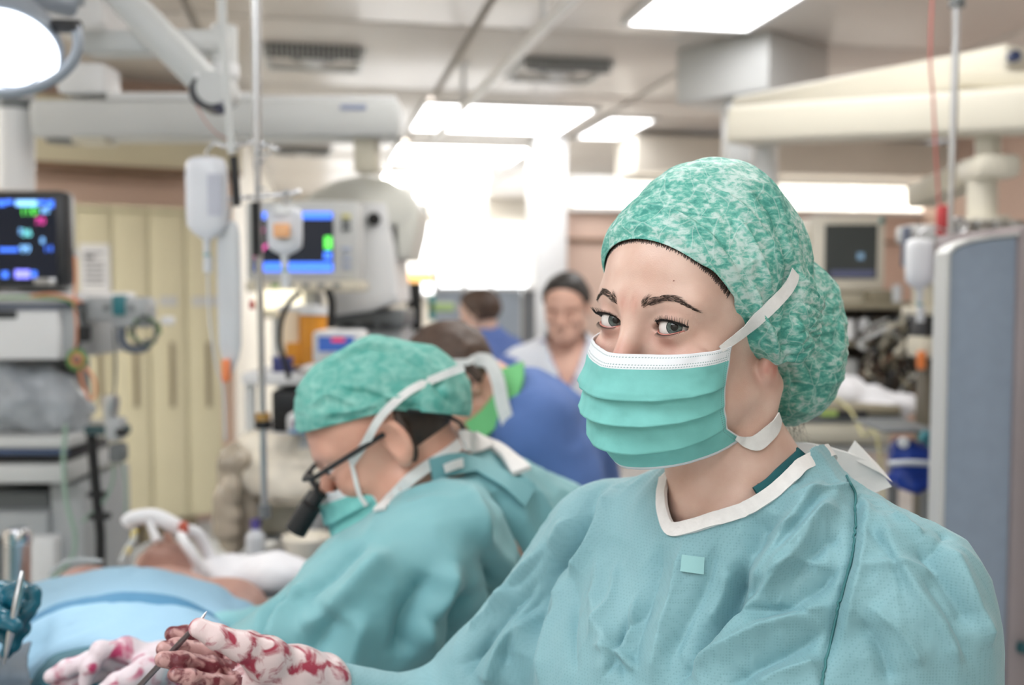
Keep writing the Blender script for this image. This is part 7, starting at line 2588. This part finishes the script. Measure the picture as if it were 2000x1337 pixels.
# ---- blue-grey panel at the right edge
m_panelb = M('blue_grey_panel', (144, 158, 176), 0.5, 0, 0.04, 30, 0.1, 300)
f = Fr('trolley_panel', 'tall blue-grey equipment panel with curved top at the right edge', 'panel', 1935, 2.05)
prof = [(1846, 1760), (1850, 496), (1862, 482), (1890, 471), (1930, 464), (1985, 458), (1985, 1760)]
poly_prism('panel', f.t, m_panelb, [(f.x(a_), f.z(b_)) for a_, b_ in prof], 0.0, 0.05, 0.006)
poly_prism('edge_trim', f.t, m_lgrey, [(f.x(a_), f.z(b_)) for a_, b_ in ((1843, 1760), (1846, 494), (1860, 479), (1889, 467), (1930, 460), (1987, 454), (1987, 460), (1930, 466), (1891, 473), (1864, 484), (1853, 496), (1851, 1760))], -0.006, 0.055, 0.0)
f.box('side_post', M('mauve_grey', (150, 140, 142), 0.5), 1987, 2040, 440, 1760, -0.01, 0.40, 0.012)
f.box('foot', m_dark, 1846, 2040, 1760, 2050, 0.0, 0.40, 0.01)
f.tube('teal_bumper', M('teal_bumper', (40, 90, 96), 0.5), [(1990, 1262, -0.02), (2020, 1270, -0.02)], 0.012, 10)
# rack of modules above/behind the panel
f = Fr('module_rack', 'grey module rack with coiled connectors behind the blue-grey panel', 'rack', 1900, 2.7)
f.box('rack_top', m_lgrey, 1772, 2060, 438, 474, 0.0, 0.10, 0.012)
f.box('rack_side', M('slate_side', (96, 104, 122), 0.5), 1768, 1778, 442, 520, -0.01, 0.03, 0.004)
for px in (1880, 1915, 1950, 1985):
    lathe('connector', f.t, m_steel, [(0.0, -0.03), (0.020, -0.028), (0.022, 0.0), (0.026, 0.02)], 18, f.p(px, 446, -0.02), 'Y')
for px in (1862, 1900, 1938):
    f.tube('connector_ring', m_chrome, [(px + 14 * math.cos(a_), 445 + 11 * math.sin(a_), -0.03) for a_ in [2 * math.pi * j / 14 for j in range(15)]], 0.004, 8)
f.box('drawer_unit', m_beige, 1808, 1845, 474, 600, 0.02, 0.12, 0.006)
f.box('shelf', m_beige, 1800, 1850, 600, 616, -0.02, 0.12, 0.004)
f.box('dark_gap', m_dark, 1812, 1848, 616, 660, 0.08, 0.2, 0.004)
f.box('lower_unit', m_beige, 1806, 1850, 660, 700, 0.0, 0.12, 0.006)
f.box('post', M('brown_grey_post', (96, 90, 76), 0.5), 1815, 1850, 700, 1560, 0.04, 0.12, 0.006)
f.box('orange_tag', M('orange_tag', (236, 136, 72), 0.5), 1798, 1813, 686, 722, -0.02, 0.0, 0.004)
lathe('white_knob', f.t, m_white, [(0, -0.02), (0.022, -0.018), (0.026, 0.0)], 16, f.p(1838, 545, 0.0), 'Y')
f.box('dark_knob', m_rubber, 1822, 1834, 492, 510, -0.02, 0.02, 0.004)
iv_bag('white infusion bag hanging at the right before the module rack', 1796, 466, 566, 2.45, 56, m_bagw, (1850, 450), lab=False)
# ---- right monitor on shelf rack
f = Fr('rack_monitor', 'beige monitor with dark screen on the right equipment rack', 'monitor', 1660, 3.5)
f.box('case', M('ivory_case', (236, 230, 216), 0.4, 0, 0.02, 4), 1584, 1730, 422, 570, 0.0, 0.25, 0.02)
sc_ = f.box('screen', M('grey_screen', (62, 66, 66), 0.25, emit=(60, 66, 66), estr=0.12), 1610, 1712, 438, 544, -0.004, 0.0, 0.0)
f.box('screen_tile', glow('dim_blue', (110, 140, 165), 0.5), 1674, 1686, 494, 506, -0.007, -0.004, 0.0, parent=sc_)
f.box('screen_tile', glow('dim_violet', (80, 84, 110), 0.3), 1622, 1708, 528, 540, -0.007, -0.004, 0.0, parent=sc_)
f.box('corner_button', m_tealp, 1716, 1726, 424, 436, -0.008, 0.0, 0.003)
f.box('foot', m_beige, 1600, 1728, 570, 590, 0.02, 0.2, 0.006)
f.box('side_unit', m_beige, 1556, 1580, 458, 500, 0.02, 0.12, 0.004)
f = Fr('equipment_rack', 'olive grey equipment rack crowded with cables and pumps at the right', 'rack', 1700, 3.45)
m_olg = M('olive_grey', (150, 142, 122), 0.5, 0, 0.06, 5)
m_dbr = M('dark_brown_grey', (72, 64, 56), 0.6, 0, 0.1, 8)
f.box('shelf', m_olg, 1580, 1820, 590, 604, -0.05, 0.4, 0.004)
f.box('back_plate', m_dbr, 1590, 1815, 604, 800, 0.25, 0.3, 0.002)
f.box('shelf', m_olg, 1580, 1815, 664, 676, -0.02, 0.4, 0.004)
f.box('post', m_olg, 1584, 1598, 604, 1260, 0.0, 0.04, 0.003)
f.box('post', m_olg, 1800, 1814, 604, 1260, 0.0, 0.04, 0.003)
f.box('shelf', m_olg, 1580, 1815, 792, 804, -0.02, 0.4, 0.004)
f.box('pump_body', m_beige, 1600, 1636, 690, 780, 0.02, 0.2, 0.01)
f.box('pump_body', m_lgrey, 1640, 1680, 700, 760, 0.02, 0.2, 0.01)
f.box('pump_body', m_dbr, 1688, 1740, 612, 664, 0.02, 0.2, 0.01)
f.box('pump_body', m_dark, 1742, 1792, 616, 700, -0.02, 0.2, 0.012)
f.box('white_box', m_beige, 1612, 1640, 616, 664, -0.02, 0.1, 0.008)
f.box('olive_box', m_olg, 1700, 1760, 566, 592, 0.0, 0.15, 0.006)
f.tube('white_cup', m_white, [(1656, 662, -0.01), (1656, 624, -0.01)], 0.024, 16)
f.tube('white_cup', m_white, [(1690, 648, -0.01), (1690, 622, -0.01)], 0.022, 16)
f.tube('suction_jar', m_clearw, [(1752, 590, -0.02), (1752, 556, -0.02)], 0.016, 16)
random.seed(21)
cm = [m_rubber, m_dbr, m_beige, m_mid, m_rubber, m_olg, m_lgrey, M('brown_cable', (116, 86, 66), 0.5)]
for k in range(26):
    x0, y0 = random.uniform(1690, 1800), random.uniform(600, 700)
    pts = [(x0, y0, -0.04)]
    for j in range(4):
        x0 += random.uniform(-45, 40)
        y0 += random.uniform(5, 42)
        pts.append((min(max(x0, 1600), 1820), y0, -0.05 + random.uniform(-0.03, 0.05)))
    f.tube('cable', cm[k % len(cm)], pts, random.uniform(0.004, 0.009), 7, 5)
for k in range(5):
    cx_, cy_ = random.uniform(1720, 1800), random.uniform(690, 770)
    rr = random.uniform(14, 26)
    f.tube('cable_coil', cm[k], [(cx_ + rr * math.cos(2 * math.pi * j / 14), cy_ + rr * math.sin(2 * math.pi * j / 14), -0.06 + 0.004 * j) for j in range(16)], 0.006, 7)
# hospital bed with white bedding behind the nape
f = Fr('hospital_bed', 'hospital bed with white crumpled sheets behind the bouffant cap', 'bed', 1640, 2.95)
f.box('mattress', m_olg, 1500, 1770, 792, 812, 0.0, 0.46, 0.02)
f.box('side_board', m_beige, 1510, 1750, 824, 868, 0.0, 0.05, 0.02)
f.box('bed_frame', m_mid, 1500, 1775, 812, 826, 0.0, 0.46, 0.01)
f.box('green_sticker', M('lime_sticker', (176, 206, 110), 0.5), 1608, 1640, 802, 812, -0.004, 0.0, 0.0)
f.box('dark_pad', m_dark, 1640, 1700, 802, 814, -0.006, 0.01, 0.004)
f.box('lower_frame', m_lgrey, 1520, 1770, 872, 884, 0.02, 0.44, 0.006)
for px in (1530, 1750):
    f.box('leg', m_mid, px, px + 14, 884, 1600, 0.05, 0.09, 0.004)
    f.box('leg', m_mid, px, px + 14, 884, 1600, 0.38, 0.42, 0.004)
t = thing('bedding', 'heap of white sheets on the bed behind the nape', 'bedding', at(1600, 795, 3.1))
blob('sheet', t, t.location, m_pwhite, at(1595, 770, 3.15), (0.20, 0.16, 0.085), 0.03, 13, 0.012, 12, more=((at(1700, 790, 3.1), (0.13, 0.14, 0.035)),))
f = Fr('yellow_line', 'thin yellowish line slanting across the bed', 'tube', 1660, 2.6)
f.tube('line', M('yellowish_line', (214, 208, 150), 0.4, alpha=0.8), [(1620, 770, 0.42), (1660, 800, 0.25), (1685, 850, 0.1), (1720, 900, 0.0), (1738, 1500, 0.0)], 0.004, 7, 4)
# blue bag and tray things low at the right
f = Fr('blue_bag', 'royal blue plastic bag with white strap low behind the shoulder', 'bag', 1785, 2.3)
blob('sack', f.t, f.o, M('royal_blue', (30, 66, 160), 0.35, 0, 0.15, 10), at(1782, 900, 2.35), (0.060, 0.04, 0.050), 0.018, 20, 0.005, 14, more=((at(1800, 935, 2.35), (0.042, 0.04, 0.035)), (at(1768, 935, 2.35), (0.030, 0.035, 0.032)), (at(1752, 878, 2.35), (0.022, 0.03, 0.025))))
f.tube('strap', m_clearw, [(1735, 905, -0.035), (1780, 903, -0.04), (1850, 908, -0.03)], 0.007, 8, 4)
lathe('snap', f.t, m_white, [(0, -0.008), (0.012, -0.006), (0.013, 0.0)], 14, f.p(1764, 864, -0.01), 'Y')
f.box('hanger_plate', m_mid, 1730, 1838, 838, 846, 0.0, 0.2, 0.004)
f.box('hanger_post', m_mid, 1822, 1832, 846, 1700, 0.15, 0.2, 0.004)
f = Fr('coiled_hose', 'pale looped hose beside the blue-grey panel', 'hose', 1832, 2.25)
f.tube('hose', m_lgrey, [(1846, 810), (1828, 840), (1824, 880), (1832, 920), (1846, 930)], 0.009, 10, 5)
f.tube('teal_cloth', MATS['teal_plug'], [(1800, 850), (1815, 856), (1822, 868)], 0.014, 10, 4)
